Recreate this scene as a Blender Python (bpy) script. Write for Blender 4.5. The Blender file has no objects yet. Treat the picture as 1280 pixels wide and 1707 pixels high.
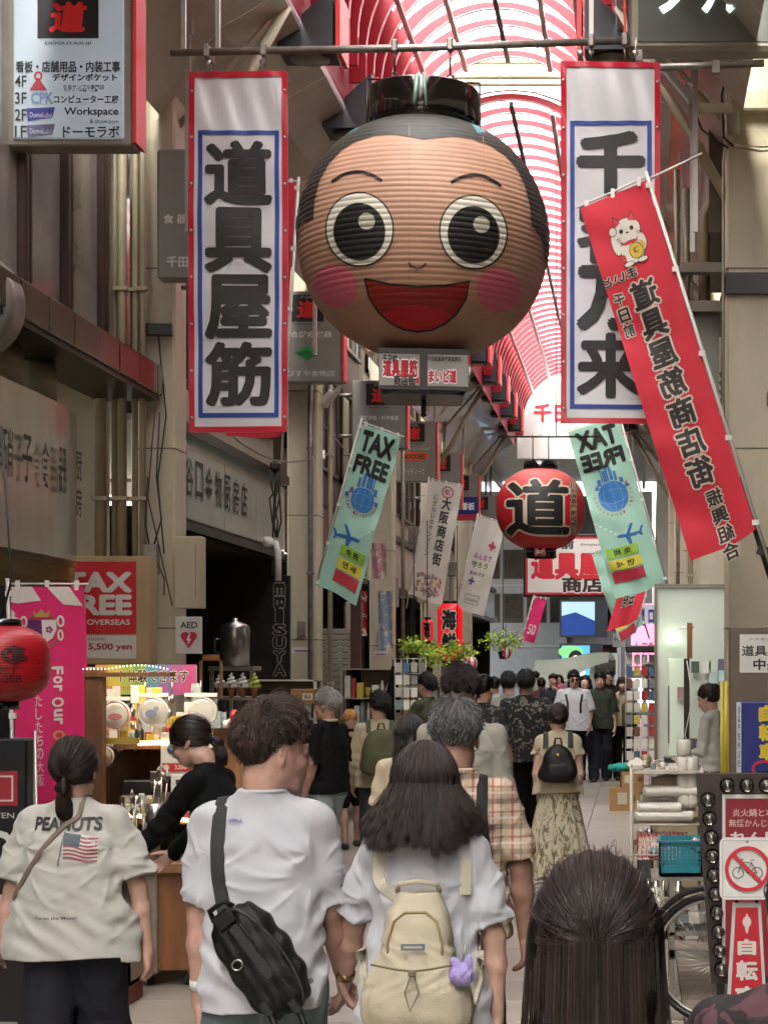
import bpy, bmesh, math, random
import numpy as np
from mathutils import Vector, Matrix
random.seed(7); RNG = np.random.default_rng(7)
R = math.radians
S = bpy.context.scene
COL = S.collection
# ---------------------------------------------------------------- camera, world, sun, exposure
F = 3000.0; VX, VY, CH = 1060.0, 1109.0, 1.85
cam = bpy.data.cameras.new('camera'); camo = bpy.data.objects.new('camera', cam); COL.objects.link(camo)
camo.location = (0, 0, CH); camo.rotation_euler = (R(90), 0, 0)
cam.sensor_fit = 'VERTICAL'; cam.sensor_height = 36; cam.lens = F / 1707 * 36
cam.shift_x = (640 - VX) / 1707; cam.shift_y = (VY - 853.5) / 1707
cam.clip_start = 0.05; cam.clip_end = 600
S.camera = camo
SUN_EL, SUN_AZ = 52, 195          # high behind the camera, a little to the left
W = bpy.data.worlds.new('World'); S.world = W; W.use_nodes = True
wn = W.node_tree.nodes; wl = W.node_tree.links
sky = wn.new('ShaderNodeTexSky'); sky.sky_type = 'NISHITA'; sky.sun_disc = False
sky.sun_elevation = R(SUN_EL); sky.sun_rotation = R(SUN_AZ)
sky.air_density = 1.6; sky.dust_density = 6.0; sky.ozone_density = 1.0
hs = wn.new('ShaderNodeHueSaturation'); hs.inputs['Saturation'].default_value = 0.4
wl.new(sky.outputs[0], hs.inputs['Color'])
bg = wn['Background']; bg.inputs[1].default_value = 0.15
wl.new(hs.outputs[0], bg.inputs[0])
sd = bpy.data.lights.new('sun', 'SUN'); sd.energy = 1.5; sd.angle = R(50); sd.color = (1, .96, .9)
so = bpy.data.objects.new('sun', sd); COL.objects.link(so)
az = R(SUN_AZ); el = R(SUN_EL)
sv = Vector((math.sin(az) * math.cos(el), math.cos(az) * math.cos(el), math.sin(el)))
so.rotation_euler = sv.to_track_quat('Z', 'Y').to_euler()
S.view_settings.view_transform = 'Standard'; S.view_settings.look = 'None'
S.view_settings.gamma = 1; S.view_settings.use_curve_mapping = False
S.view_settings.exposure = 2.95
S.render.engine = 'CYCLES'
cy = S.cycles; cy.use_denoising = True; cy.max_bounces = 8; cy.diffuse_bounces = 5
cy.transparent_max_bounces = 16; cy.transmission_bounces = 6; cy.sample_clamp_indirect = 6; cy.caustics_reflective = False; cy.caustics_refractive = False

# ---------------------------------------------------------------- helpers
def P(px, py, Y): return Vector(((px - VX) * Y / F, Y, CH - (py - VY) * Y / F))
def hexc(h):
    h = h.lstrip('#'); v = [int(h[i:i+2], 16) / 255 for i in (0, 2, 4)]
    return tuple(c / 12.92 if c <= .04045 else ((c + .055) / 1.055) ** 2.4 for c in v)
MATS = {}
def M(name, col='#808080', rough=.6, metal=0., var=.12, scale=3., bump=.0, bscale=60., coat=0., emit=0., emcol=None, trans=0., alpha=1., stretch=None, sheen=0., spec=.5, dirt=0.):
    if name in MATS: return MATS[name]
    m = bpy.data.materials.new(name); m.use_nodes = True
    n = m.node_tree.nodes; l = m.node_tree.links; b = n['Principled BSDF']
    c = hexc(col) if isinstance(col, str) else col
    b.inputs['Roughness'].default_value = rough; b.inputs['Metallic'].default_value = metal
    b.inputs['Specular IOR Level'].default_value = spec
    b.inputs['Coat Weight'].default_value = coat; b.inputs['Sheen Weight'].default_value = sheen
    b.inputs['Transmission Weight'].default_value = trans; b.inputs['Alpha'].default_value = alpha
    tc = n.new('ShaderNodeTexCoord'); src = tc.outputs['Object']
    if stretch:
        mp = n.new('ShaderNodeMapping'); mp.inputs['Scale'].default_value = stretch; l.new(src, mp.inputs[0]); src = mp.outputs[0]
    b.inputs['Base Color'].default_value = (*c, 1)
    out = None
    if var > 0:
        nz = n.new('ShaderNodeTexNoise'); nz.inputs['Scale'].default_value = scale; nz.inputs['Detail'].default_value = 6
        l.new(src, nz.inputs['Vector'])
        mx = n.new('ShaderNodeMix'); mx.data_type = 'RGBA'
        mx.inputs['A'].default_value = (*[x * (1 - var) for x in c], 1); mx.inputs['B'].default_value = (*[min(1, x * (1 + var)) for x in c], 1)
        mr = n.new('ShaderNodeMapRange'); mr.inputs[1].default_value = .3; mr.inputs[2].default_value = .7
        l.new(nz.outputs[0], mr.inputs[0]); l.new(mr.outputs[0], mx.inputs['Factor']); out = mx.outputs['Result']
        if dirt > 0:
            n2 = n.new('ShaderNodeTexNoise'); n2.inputs['Scale'].default_value = 1.3; n2.inputs['Detail'].default_value = 9; n2.inputs['Roughness'].default_value = .7
            mp2 = n.new('ShaderNodeMapping'); mp2.inputs['Scale'].default_value = (2.5, 2.5, .5); l.new(tc.outputs['Object'], mp2.inputs[0]); l.new(mp2.outputs[0], n2.inputs['Vector'])
            r2 = n.new('ShaderNodeMapRange'); r2.inputs[1].default_value = .5; r2.inputs[2].default_value = .75; r2.inputs[4].default_value = dirt
            l.new(n2.outputs[0], r2.inputs[0])
            m2 = n.new('ShaderNodeMix'); m2.data_type = 'RGBA'; l.new(r2.outputs[0], m2.inputs['Factor']); l.new(out, m2.inputs['A'])
            m2.inputs['B'].default_value = (c[0] * .4, c[1] * .35, c[2] * .3, 1); out = m2.outputs['Result']
        l.new(out, b.inputs['Base Color'])
    if bump > 0:
        nb = n.new('ShaderNodeTexNoise'); nb.inputs['Scale'].default_value = bscale; nb.inputs['Detail'].default_value = 4; l.new(src, nb.inputs['Vector'])
        bp = n.new('ShaderNodeBump'); bp.inputs['Strength'].default_value = bump; bp.inputs['Distance'].default_value = .01
        l.new(nb.outputs[0], bp.inputs['Height']); l.new(bp.outputs[0], b.inputs['Normal'])
    if emit > 0:
        ec = hexc(emcol) if emcol else c
        b.inputs['Emission Color'].default_value = (*ec, 1); b.inputs['Emission Strength'].default_value = emit
        if not emcol and out: l.new(out, b.inputs['Emission Color'])
    MATS[name] = m; return m

def mesh(name, V, Fs, mats, mi=None, smooth=False):
    me = bpy.data.meshes.new(name)
    V = np.asarray(V, dtype=np.float32).reshape(-1, 3)
    if isinstance(Fs, np.ndarray) and Fs.ndim == 2:
        k = Fs.shape[1]; nf = len(Fs)
        me.vertices.add(len(V)); me.vertices.foreach_set('co', V.ravel())
        me.loops.add(nf * k); me.loops.foreach_set('vertex_index', Fs.astype(np.int32).ravel())
        me.polygons.add(nf); me.polygons.foreach_set('loop_start', np.arange(0, nf * k, k, dtype=np.int32))
        me.update(calc_edges=True)
    else:
        me.from_pydata([tuple(v) for v in V.tolist()], [], [list(f) for f in Fs])
    if not isinstance(mats, (list, tuple)): mats = [mats]
    for m in mats: me.materials.append(m)
    if mi is not None: me.polygons.foreach_set('material_index', np.asarray(mi, dtype=np.int32))
    if smooth is True: me.polygons.foreach_set('use_smooth', np.ones(len(me.polygons), dtype=bool))
    me.update(); return me
def link(name, me, parent=None, loc=None, rot=None, scale=None):
    o = bpy.data.objects.new(name, me); COL.objects.link(o)
    if parent: o.parent = parent
    if loc is not None: o.location = loc
    if rot is not None: o.rotation_euler = rot
    if scale is not None: o.scale = scale
    return o
def tag(o, label=None, cat=None, group=None, kind=None):
    if label: o['label'] = label
    if cat: o['category'] = cat
    if group: o['group'] = group
    if kind: o['kind'] = kind
    return o
def thing(name, label, cat, loc=(0, 0, 0), rotz=0, group=None, kind=None, rot=None):
    o = bpy.data.objects.new(name, None); COL.objects.link(o); o.location = loc
    o.rotation_euler = rot if rot else (0, 0, rotz); o.empty_display_size = .1
    return tag(o, label, cat, group, kind)
def copy_tree(o, parent=None, loc=None, label=None, rotz=None):
    c = o.copy(); COL.objects.link(c)
    if parent: c.parent = parent
    if loc is not None: c.location = loc
    if rotz is not None: c.rotation_euler = (0, 0, rotz)
    if label: c['label'] = label
    for ch in list(o.children):
        if ch.name != c.name: copy_tree(ch, c)
    return c

class MB:
    """collects solid shapes into one mesh"""
    def __init__(s): s.V = []; s.F = []; s.I = []; s.n = 0; s.m = 0; s.sm = []
    def add(s, V, Fs, smooth=False, m=None):
        V = np.asarray(V, float).reshape(-1, 3); s.V.append(V)
        for f in Fs: s.F.append([i + s.n for i in f]); s.I.append(s.m if m is None else m); s.sm.append(smooth)
        s.n += len(V); return s
    def box(s, c, d, rz=0, rot=None, bev=0, m=None):
        x, y, z = [k / 2 for k in d]
        if bev > 0:
            b = min(bev, .45 * min(d)); V = []
            for sz in (-1, 1):
                for a, q in (((x - b, y)), ((x, y - b))), : pass
            # chamfered in plan and in height
            pl = [(x - b, y), (x, y - b), (x, -y + b), (x - b, -y), (-x + b, -y), (-x, -y + b), (-x, y - b), (-x + b, y)]
            sc = lambda p, k: (math.copysign(max(0, abs(p[0]) - k), p[0]), math.copysign(max(0, abs(p[1]) - k), p[1]))
            for (zz, k) in ((-z, b * .7), (-z + b, 0), (z - b, 0), (z, b * .7)):
                V += [(*sc(p, k), zz) for p in pl]
            Fs = [list(range(7, -1, -1))[::-1][::-1]]
            Fs = [[0, 1, 2, 3, 4, 5, 6, 7], [31, 30, 29, 28, 27, 26, 25, 24]]
            for k in range(3):
                for j in range(8): Fs.append([k * 8 + j, (k + 1) * 8 + j, (k + 1) * 8 + (j + 1) % 8, k * 8 + (j + 1) % 8])
        else:
            V = [(i * x, j * y, k * z) for k in (-1, 1) for j in (-1, 1) for i in (-1, 1)]
            Fs = [[0, 2, 3, 1], [4, 5, 7, 6], [0, 1, 5, 4], [2, 6, 7, 3], [0, 4, 6, 2], [1, 3, 7, 5]]
        V = np.array(V)
        if rot is not None: V = V @ np.array(rot.to_matrix()).T if hasattr(rot, 'to_matrix') else V @ np.array(rot).T
        if rz: cz, sz = math.cos(rz), math.sin(rz); V = V @ np.array([[cz, -sz, 0], [sz, cz, 0], [0, 0, 1]]).T
        return s.add(V + np.array(c), Fs, m=m)
    def b2(s, x0, x1, y0, y1, z0, z1, bev=0, m=None): return s.box(((x0 + x1) / 2, (y0 + y1) / 2, (z0 + z1) / 2), (abs(x1 - x0), abs(y1 - y0), abs(z1 - z0)), bev=bev, m=m)
    def tube(s, pts, r, n=8, cap=True, m=None):
        pts = [Vector(p) for p in pts]; rs = r if isinstance(r, (list, tuple)) else [r] * len(pts); V = []; up = None
        for i, p in enumerate(pts):
            t = (pts[min(i + 1, len(pts) - 1)] - pts[max(i - 1, 0)]).normalized()
            if up is None: up = t.orthogonal().normalized()
            up = (up - t * up.dot(t)); up = up.normalized() if up.length > 1e-6 else t.orthogonal().normalized(); w = t.cross(up)
            V += [tuple(p + (up * math.cos(2 * math.pi * k / n) + w * math.sin(2 * math.pi * k / n)) * rs[i]) for k in range(n)]
        Fs = [[i * n + k, i * n + (k + 1) % n, (i + 1) * n + (k + 1) % n, (i + 1) * n + k] for i in range(len(pts) - 1) for k in range(n)]
        if cap: Fs += [list(range(n))[::-1], [(len(pts) - 1) * n + k for k in range(n)]]
        return s.add(V, Fs, True, m=m)
    def lathe(s, prof, c=(0, 0, 0), n=24, m=None, ax='z'):
        V = []
        for (r, z) in prof: V += [(r * math.cos(2 * math.pi * k / n), r * math.sin(2 * math.pi * k / n), z) for k in range(n)]
        Fs = [[i * n + k, i * n + (k + 1) % n, (i + 1) * n + (k + 1) % n, (i + 1) * n + k] for i in range(len(prof) - 1) for k in range(n)]
        if prof[0][0] > 1e-5: Fs.append(list(range(n))[::-1])
        if prof[-1][0] > 1e-5: Fs.append([(len(prof) - 1) * n + k for k in range(n)])
        V = np.array(V)
        if ax == 'y': V = V[:, [0, 2, 1]] * np.array([1, -1, 1])
        if ax == 'x': V = V[:, [2, 1, 0]] * np.array([1, 1, -1])
        return s.add(V + np.array(c), Fs, True, m=m)
    def prism(s, pts, y0, y1, m=None, ax='y'):
        """pts: outline in x,z; extruded along y"""
        n = len(pts)
        if ax == 'y': V = [(x, y0, z) for x, z in pts] + [(x, y1, z) for x, z in pts]
        elif ax == 'x': V = [(y0, x, z) for x, z in pts] + [(y1, x, z) for x, z in pts]
        else: V = [(x, z, y0) for x, z in pts] + [(x, z, y1) for x, z in pts]
        Fs = [list(range(n)), list(range(n, 2 * n))[::-1]] + [[i, i + n, (i + 1) % n + n, (i + 1) % n] for i in range(n)]
        return s.add(V, Fs, m=m)
    def sheet(s, f, nu, nv, m=None, smooth=True):
        V = [f(i / nu, j / nv) for j in range(nv + 1) for i in range(nu + 1)]
        Fs = [[j * (nu + 1) + i, j * (nu + 1) + i + 1, (j + 1) * (nu + 1) + i + 1, (j + 1) * (nu + 1) + i] for j in range(nv) for i in range(nu)]
        return s.add(V, Fs, smooth, m=m)
    def build(s, name, mats, parent=None, loc=None, rot=None):
        me = mesh(name, np.concatenate(s.V), s.F, mats, s.I)
        me.polygons.foreach_set('use_smooth', np.array(s.sm, dtype=bool))
        return link(name, me, parent, loc, rot)

# -------- flat print: text, shapes, strokes in 2D, laid on any surface
TC = {}
def text2d(body, bold=0., shear=0.):
    k = (body, bold, shear)
    if k not in TC:
        c = bpy.data.curves.new('t', 'FONT'); c.body = body; c.offset = bold; c.resolution_u = 3; c.shear = shear
        o = bpy.data.objects.new('t', c); me = bpy.data.meshes.new_from_object(o)
        V = np.array([v.co[:2] for v in me.vertices]).reshape(-1, 2); Fs = [list(p.vertices) for p in me.polygons]
        bpy.data.objects.remove(o); bpy.data.curves.remove(c); bpy.data.meshes.remove(me)
        TC[k] = (V, Fs)
    return TC[k]
def fit(body, w, h, bold=0., ref=None, shear=0.):
    """text scaled to fill w x h, centred; ref: box of the un-bolded text so outlines line up"""
    V, Fs = text2d(body, bold, shear); V0, _ = text2d(body, 0 if ref is None else ref, shear)
    if not len(V0): return V, Fs
    lo, hi = V0.min(0), V0.max(0); c = (lo + hi) / 2; d = np.maximum(hi - lo, 1e-3)
    sx = w / d[0] if w else h / d[1]; sy = h / d[1] if h else sx
    return (V - c) * np.array([sx, sy]), Fs
def T(body, x, y, w, h, col, bold=.0, out=None, ow=.05, vert=False, rot=0., gap=1.12, mir=False, shear=0., dx=0):
    """text item(s); vert: stacked glyphs, y is the centre of the column; w,h the box of the whole"""
    L = []
    def one(b, cx, cy, ww, hh):
        for (c, bo, lay) in (([(out, bold + ow, 0)] if out else []) + [(col, bold, 1)]):
            fat = bo >= .025
            V, Fs = fit(b, ww * (1 - .0 * fat), hh, 0 if fat else bo, 0 if fat else bold, shear); V = V.copy()
            V0, _ = text2d(b, 0, shear); d0 = np.maximum(V0.max(0) - V0.min(0), 1e-3); k_ = np.array([(ww or 0) / d0[0] if ww else hh / d0[1], hh / d0[1] if hh else ww / d0[0]])
            if fat:     # heavy brush weight: the glyph and eight shifted copies
                w1 = (d0[0] + 2 * bold) / d0[0]; V = V / w1
                sh_ = [(0, 0)] + [(bo * math.cos(q), bo * math.sin(q)) for q in np.arange(8) * math.pi / 4 + .2]
            else: sh_ = [(0, 0)]
            for j, (ax_, ay_) in enumerate(sh_):
                U = V + np.array([ax_, ay_]) * k_; F2 = Fs
                if mir: U = U * np.array([-1, 1]); F2 = [f[::-1] for f in Fs]
                if rot: c_, s_ = math.cos(rot), math.sin(rot); U = U @ np.array([[c_, -s_], [s_, c_]]).T
                L.append((U + np.array([cx, cy]), F2, c, lay + j * .09))
    if vert:
        n = len(body); hh = h / n
        for i, b in enumerate(body):
            if b in ' 　': continue
            thin = b in '一ーニ二'
            one(b, x + dx * (i - n / 2), y + h / 2 - (i + .5) * hh, w * (.3 if b in 'ー' else 1), hh / gap * (.35 if b in '一二' else 1))
    else: one(body, x, y, w, h)
    return L
def POLY(pts, col, lay=0): return [(np.array(pts, float), [list(range(len(pts)))], col, lay)]
def RECT(x0, y0, x1, y1, col, lay=0): return POLY([(x0, y0), (x1, y0), (x1, y1), (x0, y1)], col, lay)
def ELL(x, y, a, b, col, lay=0, n=40, rot=0., t0=0, t1=2 * math.pi):
    p = [(a * math.cos(t0 + (t1 - t0) * i / n), b * math.sin(t0 + (t1 - t0) * i / n)) for i in range(n + (t1 - t0 < 6.28))]
    c, s_ = math.cos(rot), math.sin(rot)
    return POLY([(x + u * c - v * s_, y + u * s_ + v * c) for u, v in p], col, lay)
def STR(pts, w, col, lay=1):
    """stroke along points, width w (or list)"""
    p = np.array(pts, float); n = len(p); ws = np.array(w if isinstance(w, (list, tuple)) else [w] * n) / 2
    t = np.gradient(p, axis=0); t /= np.maximum(np.linalg.norm(t, axis=1)[:, None], 1e-9); nn = np.stack([-t[:, 1], t[:, 0]], 1)
    V = np.concatenate([p + nn * ws[:, None], p - nn * ws[:, None]])
    return [(V, [[i, i + n, i + n + 1, i + 1] for i in range(n - 1)], col, lay)]
def RING(x, y, a, b, w, col, lay=1, n=40): return STR([(x + a * math.cos(2 * math.pi * i / n), y + b * math.sin(2 * math.pi * i / n)) for i in range(n + 1)], w, col, lay)
def FRAME(x0, y0, x1, y1, w, col, lay=0):
    return RECT(x0, y0, x1, y0 + w, col, lay) + RECT(x0, y1 - w, x1, y1, col, lay) + RECT(x0, y0 + w, x0 + w, y1 - w, col, lay) + RECT(x1 - w, y0 + w, x1, y1 - w, col, lay)
PR = {}
def ink(c):
    if not isinstance(c, str): return c
    k = 'print_' + c.lstrip('#')
    return M(k, c, rough=.55, var=.04, scale=20)
def art(items, fmap, parent=None, name='print', cut=None, gap=.0015, loc=None, base=.003, org=(0, 0)):
    """lay 2D items on a surface: fmap(u, v, h) -> point at height h above the surface (vectorised)"""
    bm = bmesh.new(); cols = []
    order = 0
    for (V, Fs, col, lay) in items:
        order += 1
        if col not in cols: cols.append(col)
        ci = cols.index(col); hgt = base + gap * lay + gap * .0007 * (order % 40)
        vs = [bm.verts.new((p[0], p[1], hgt)) for p in V.tolist()]
        for f in Fs:
            try: bm.faces.new([vs[i] for i in f]).material_index = ci
            except ValueError: pass
    if cut:
        du, dv = cut
        bmesh.ops.triangulate(bm, faces=[f for f in bm.faces if len(f.verts) > 4])
        co = np.array([v.co[:] for v in bm.verts])
        for (ax, d) in ((0, du), (1, dv)):
            if not d: continue
            lo, hi = co[:, ax].min(), co[:, ax].max(); og = org[ax]; k = math.floor((lo - og) / d) + 1
            while k * d + og < hi:
                pl = [0, 0, 0]; pl[ax] = k * d + og + 1e-6; no = [0, 0, 0]; no[ax] = 1
                bmesh.ops.bisect_plane(bm, geom=bm.verts[:] + bm.edges[:] + bm.faces[:], plane_co=pl, plane_no=no, dist=1e-6); k += 1
    me = bpy.data.meshes.new(name); bm.to_mesh(me); bm.free()
    co = np.empty(len(me.vertices) * 3, dtype=np.float32); me.vertices.foreach_get('co', co); co = co.reshape(-1, 3).astype(float)
    W3 = fmap(co[:, 0], co[:, 1], co[:, 2]); me.vertices.foreach_set('co', np.asarray(W3, dtype=np.float32).ravel())
    for c in cols: me.materials.append(ink(c))
    me.update()
    return link(name, me, parent, loc)
def flat(x=0, y=0, z=0):
    """a wall plane that faces the camera (-Y)"""
    return lambda u, v, h: np.stack([x + u, y - h, z + v], 1)
def facing(s, x, y=0, z=0):
    """wall plane along the street; s=+1 looks to +X (u runs to -... ), s=-1 looks to -X"""
    return lambda u, v, h: np.stack([x + s * h, y + u * s, z + v], 1)
# ================================================================ SETTING
XL, XR, XC = -4.35, .85, -1.75
cream = M('cream_paint', '#c9bfa6', .45, var=.06, scale=1.2, dirt=.35, bump=.05)
cream2 = M('cream_panel', '#b9ae95', .4, var=.08, scale=2, dirt=.4)
grey_sign = M('grey_sign', '#8a8780', .4, var=.04, scale=3, dirt=.2)
dark = M('dark_void', '#1a1816', .7, var=.2)
darkmetal = M('dark_metal', '#35322e', .4, .6, var=.15)
steel = M('steel', '#a8a59f', .28, .9, var=.08, scale=5, dirt=.15)
galv = M('galvanised', '#8e8a82', .42, .7, var=.2, scale=14, bump=.1, dirt=.3)
alu = M('aluminium', '#b9b6b0', .35, .8, var=.06)
redp = M('red_paint', '#c3182c', .4, var=.08, scale=4)
redr = M('rib_red', '#960b1f', .42, var=.08, scale=2)
white = M('white_paint', '#dcdad4', .5, var=.03, dirt=.15)
wood = M('ply_wood', '#8a5f38', .55, var=.25, scale=5, stretch=(6, 6, .6), bump=.1)
wood2 = M('brown_wood', '#5e3c25', .5, var=.3, scale=5, stretch=(6, 6, .5), bump=.1)
brown = M('brown_frame', '#3f302a', .35, .4, var=.1)
maroon = M('maroon_glass', '#4a2a2a', .12, .1, var=.3, scale=.8)
glass_d = M('window_dark', '#3a3836', .06, .2, var=.4, scale=.7, spec=1)
blackp = M('black_plastic', '#151515', .35, var=.1)
card = M('cardboard', '#9a7448', .8, var=.1, scale=6, bump=.1)

# ---- ground
def plane_s(name, x0, x1, y0, y1, z, mat, kind='structure'):
    me = mesh(name, [(x0, y0, z), (x1, y0, z), (x1, y1, z), (x0, y1, z)], [[0, 1, 2, 3]], mat)
    return tag(link(name, me), kind=kind)
gm = M('ground_concrete', '#8f877a', .7, var=.15, scale=1.5, bump=.2)
tag(plane_s('ground', -60, 60, -40, 260, -.03, gm), 'grey concrete ground')
tl = [M('tile_light_%s' % k, c, .3, var=.1, scale=2.2, dirt=.25, bump=.03) for k, c in (('a', '#9b9388'), ('b', '#8f877c'), ('c', '#a1998f'))]
ts = [M('tile_side_%s' % k, c, .5, var=.14, scale=5, dirt=.25) for k, c in (('a', '#76695e'), ('b', '#8c8074'), ('c', '#5f5249'))]
pav = MB(); pav.b2(-6.5, 3.2, 1.2, 70, -.02, -.006); pv = pav.build('pavement', M('grout', '#4e473f', .8, var=.2)); tag(pv, 'dark mortar bed under the arcade paving', kind='structure')
def tile_mesh(w, d, mat):
    b = MB(); b.box((0, 0, 0), (w, d, .012), bev=.003); o = b.build('tile', mat); me = o.data; bpy.data.objects.remove(o); return me
big = [tile_mesh(.794, .594, m) for m in tl]; stuffb = MB()
xs = [XC - .8 * 2 + .8 * k for k in range(5)]     # light centre path
rows = 0; y = 3.6
r_ = random.Random(3); n = 0
while y < 62:
    for x in xs:
        if y < 30 and n < 230:
            link('tile', big[r_.randrange(3)], pv, (x, y, r_.uniform(0, .0015))); n += 1
        else: stuffb.box((x, y, 0), (.794, .594, .012), m=r_.randrange(3))
    y += .6
tag(stuffb.build('tile_field', tl, pv), kind='stuff')
sb = MB(); small = [tile_mesh(.292, .142, m) for m in ts]; n = 0
y = 3.4; j = 0
while y < 62:
    for side in (0, 1):
        for k in range(8 if side == 0 else 5):
            x = (XC - 2.0 - .15 - .3 * k) if side == 0 else (XC + 2.0 + .15 + .3 * k)
            if side == 0 and x < -6: continue
            mi = 1 if (j % 14) < 2 else (2 if (j % 14) in (7,) else 0)
            if side == 1 and 11 < y < 18 and k < 2 and n < 110: link('tile', small[mi], pv, (x, y, 0)); n += 1
            else: sb.box((x, y, 0), (.292, .142, .012), m=mi)
    y += .15; j += 1
tag(sb.build('tile_strip', ts, pv), kind='stuff')

# ---- arcade vault
roof = thing('arcade_roof', 'red ribbed glass barrel vault over the shopping street', 'roof', (XC, 0, 0))
glz = bpy.data.materials.new('glazing'); glz.use_nodes = True
n_ = glz.node_tree.nodes; l_ = glz.node_tree.links
for q in list(n_): n_.remove(q)
o_ = n_.new('ShaderNodeOutputMaterial'); mxs = n_.new('ShaderNodeMixShader'); trn = n_.new('ShaderNodeBsdfTransparent'); tr2 = n_.new('ShaderNodeBsdfTranslucent')
trn.inputs[0].default_value = (.95, .97, 1, 1); tr2.inputs[0].default_value = (.97, .97, .97, 1); mxs.inputs[0].default_value = .6
l_.new(trn.outputs[0], mxs.inputs[1]); l_.new(tr2.outputs[0], mxs.inputs[2]); l_.new(mxs.outputs[0], o_.inputs[0])
def arcp(r, a, z0, hx=1.0): return (-r * math.cos(a) * hx, z0 + r * math.sin(a))
def rib_mesh(z0, r=1.5, dep=.16, th=.05):
    b = MB(); N = 26; V = []
    for i in range(N + 1):
        a = math.pi * i / N; dep = .075 + .11 * math.cos(a) ** 2
        for rr in (r, r - dep):
            x, z = arcp(rr, a, z0)
            V += [(x, -th / 2, z), (x, th / 2, z)]
    Fs = []
    for i in range(N):
        p = i * 4; q = p + 4
        Fs += [[p, q, q + 1, p + 1], [p + 2, p + 3, q + 3, q + 2], [p, p + 2, q + 2, q], [p + 1, q + 1, q + 3, p + 3]]
    b.add(V, Fs)
    dep = .195
    for sx in (-1, 1): b.b2(sx * r, sx * (r - dep), -th / 2, th / 2, z0 - .3, z0)
    # thin white inner edge
    W2 = []
    for i in range(N + 1):
        a = math.pi * i / N; dep = .075 + .11 * math.cos(a) ** 2; x, z = arcp(r - dep - .012, a, z0); x2, z2 = arcp(r - dep - .001, a, z0); W2 += [(x, -th / 2 - .004, z), (x2, -th / 2 - .004, z2), (x, th / 2, z)]
    b.add(W2, [[i * 3, i * 3 + 1, i * 3 + 4, i * 3 + 3] for i in range(N)] + [[i * 3, i * 3 + 3, i * 3 + 5, i * 3 + 2] for i in range(N)], m=1)
    o = b.build('rib', [redr, M('rib_edge', '#d9a0a0', .5, var=0)]); me = o.data; bpy.data.objects.remove(o); return me
def vault(y0, y1, z0, step):
    rm = rib_mesh(z0); y = y0
    while y <= y1 + .01: link('rib', rm, roof, (0, y, 0)); y += step
    b = MB()
    for k, a in enumerate((40, 65, 90, 115, 140)):
        x, z = arcp(1.36, R(a), z0); b.box((x, (y0 + y1) / 2, z), (.06, y1 - y0, .06), m=1 if a == 90 else 0)
    b.build('purlin', [alu, darkmetal], roof)
    # glazing above 40 degrees, panes between purlins and every 1.2 m
    g = MB(); ang = [40, 52, 65, 78, 90, 102, 115, 128, 140]; y = y0; R2 = random.Random(5)
    pb = MB()
    while y < y1 - .01:
        yy = min(y + 1.2, y1)
        for i in range(len(ang) - 1):
            (x0, za), (x1, zb) = arcp(1.53, R(ang[i]), z0), arcp(1.53, R(ang[i + 1]), z0)
            g.add([(x0, y + .02, za), (x1, y + .02, zb), (x1, yy - .02, zb), (x0, yy - .02, za)], [[0, 1, 2, 3]])
        b3 = (y + .0); pb.tube([(arcp(1.56, R(a), z0)[0], b3, arcp(1.56, R(a), z0)[1]) for a in ang], .018, 5)
        y += 1.2
    tag(g.build('glazing', glz, roof), kind='stuff'); pb.build('glazing_bar', alu, roof)
    # shut side skirts behind the fins
    s_ = MB()
    for sx in (-1, 1):
        pts = [(sx * 1.55, z0 - .55), (sx * 1.55, z0)] + [(-sx * arcp(1.55, R(a), z0)[0] * -1 * -1, arcp(1.55, R(a), z0)[1]) for a in (10, 20, 30, 40)]
        pts = [(sx * abs(p[0]), p[1]) for p in pts]
        V = [(p[0], yy, p[1]) for p in pts for yy in (y0, y1)]
        s_.add(V, [[2 * i, 2 * i + 1, 2 * i + 3, 2 * i + 2] for i in range(len(pts) - 1)])
    s_.build('side_skirt', M('skirt_red', '#8e2430', .5, var=.2, scale=1), roof)
vault(-29.4, 24.6, 8.75, .6); vault(25.2, 49.0, 8.35, .6)
# corrugated end between the two vault heights
b = MB()
for k in range(4):
    z = 9.93 + k * .1
    for sx in (1,):
        b.box((0, 24.95 - .02 * (k % 2), z), (2.6, .06, .1), bev=.02)
pass
b.build('step_panel', M('corrugated_beige', '#a9a08a', .5, var=.08), roof)
# sloping soffits with seams
soff = M('glossy_soffit', '#bfb8a8', .16, var=.1, scale=.8, coat=.4, dirt=.25)
for sx in (-1, 1):
    y = -2.4
    while y < 49:
        b = MB(); y1 = y + 2.4
        x0, x1, x2 = sx * 1.56, sx * 2.15, sx * 2.75
        pts = [(x0, 8.2), (x1, 7.85), (x2, 7.1), (x2, 7.05), (x1 - sx * .02, 7.8), (x0, 8.13)]
        b.prism(pts if sx < 0 else pts[::-1], y + .008, y1 - .008)
        b.build('soffit_panel', soff, roof); y = y1
# gutters / upper decks closing the arcade sides; glazed ones added to brighten the shops
b = MB()
b.b2(-2.7, -4.4, -29, 49, 8.9, 9.0); b.b2(2.7, 4.4, -29, 11, 8.9, 9.0)
b3 = MB(); b3.b2(2.5, 5.4, 11, 49, 8.9, 9.0); b3.build('side_ceiling', M('deck_dark', '#5b5348', .6, var=.2), roof)
tag(b.build('added_glazed_deck', glz, roof), kind='stuff')
# cross beams and tie trusses above the pillars
for Y in (17.2, 24.8, 32.4, 40, 47.6):
    b = MB()
    for sx in (-1, 1):
        b.tube([(sx * 2.62, Y, 6.3), (sx * 1.58, Y, 8.15)], .05, 8); b.tube([(sx * 2.62, Y, 7.0), (sx * 1.58, Y, 8.2)], .03, 6)
    b.build('strut', cream2, roof)
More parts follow.
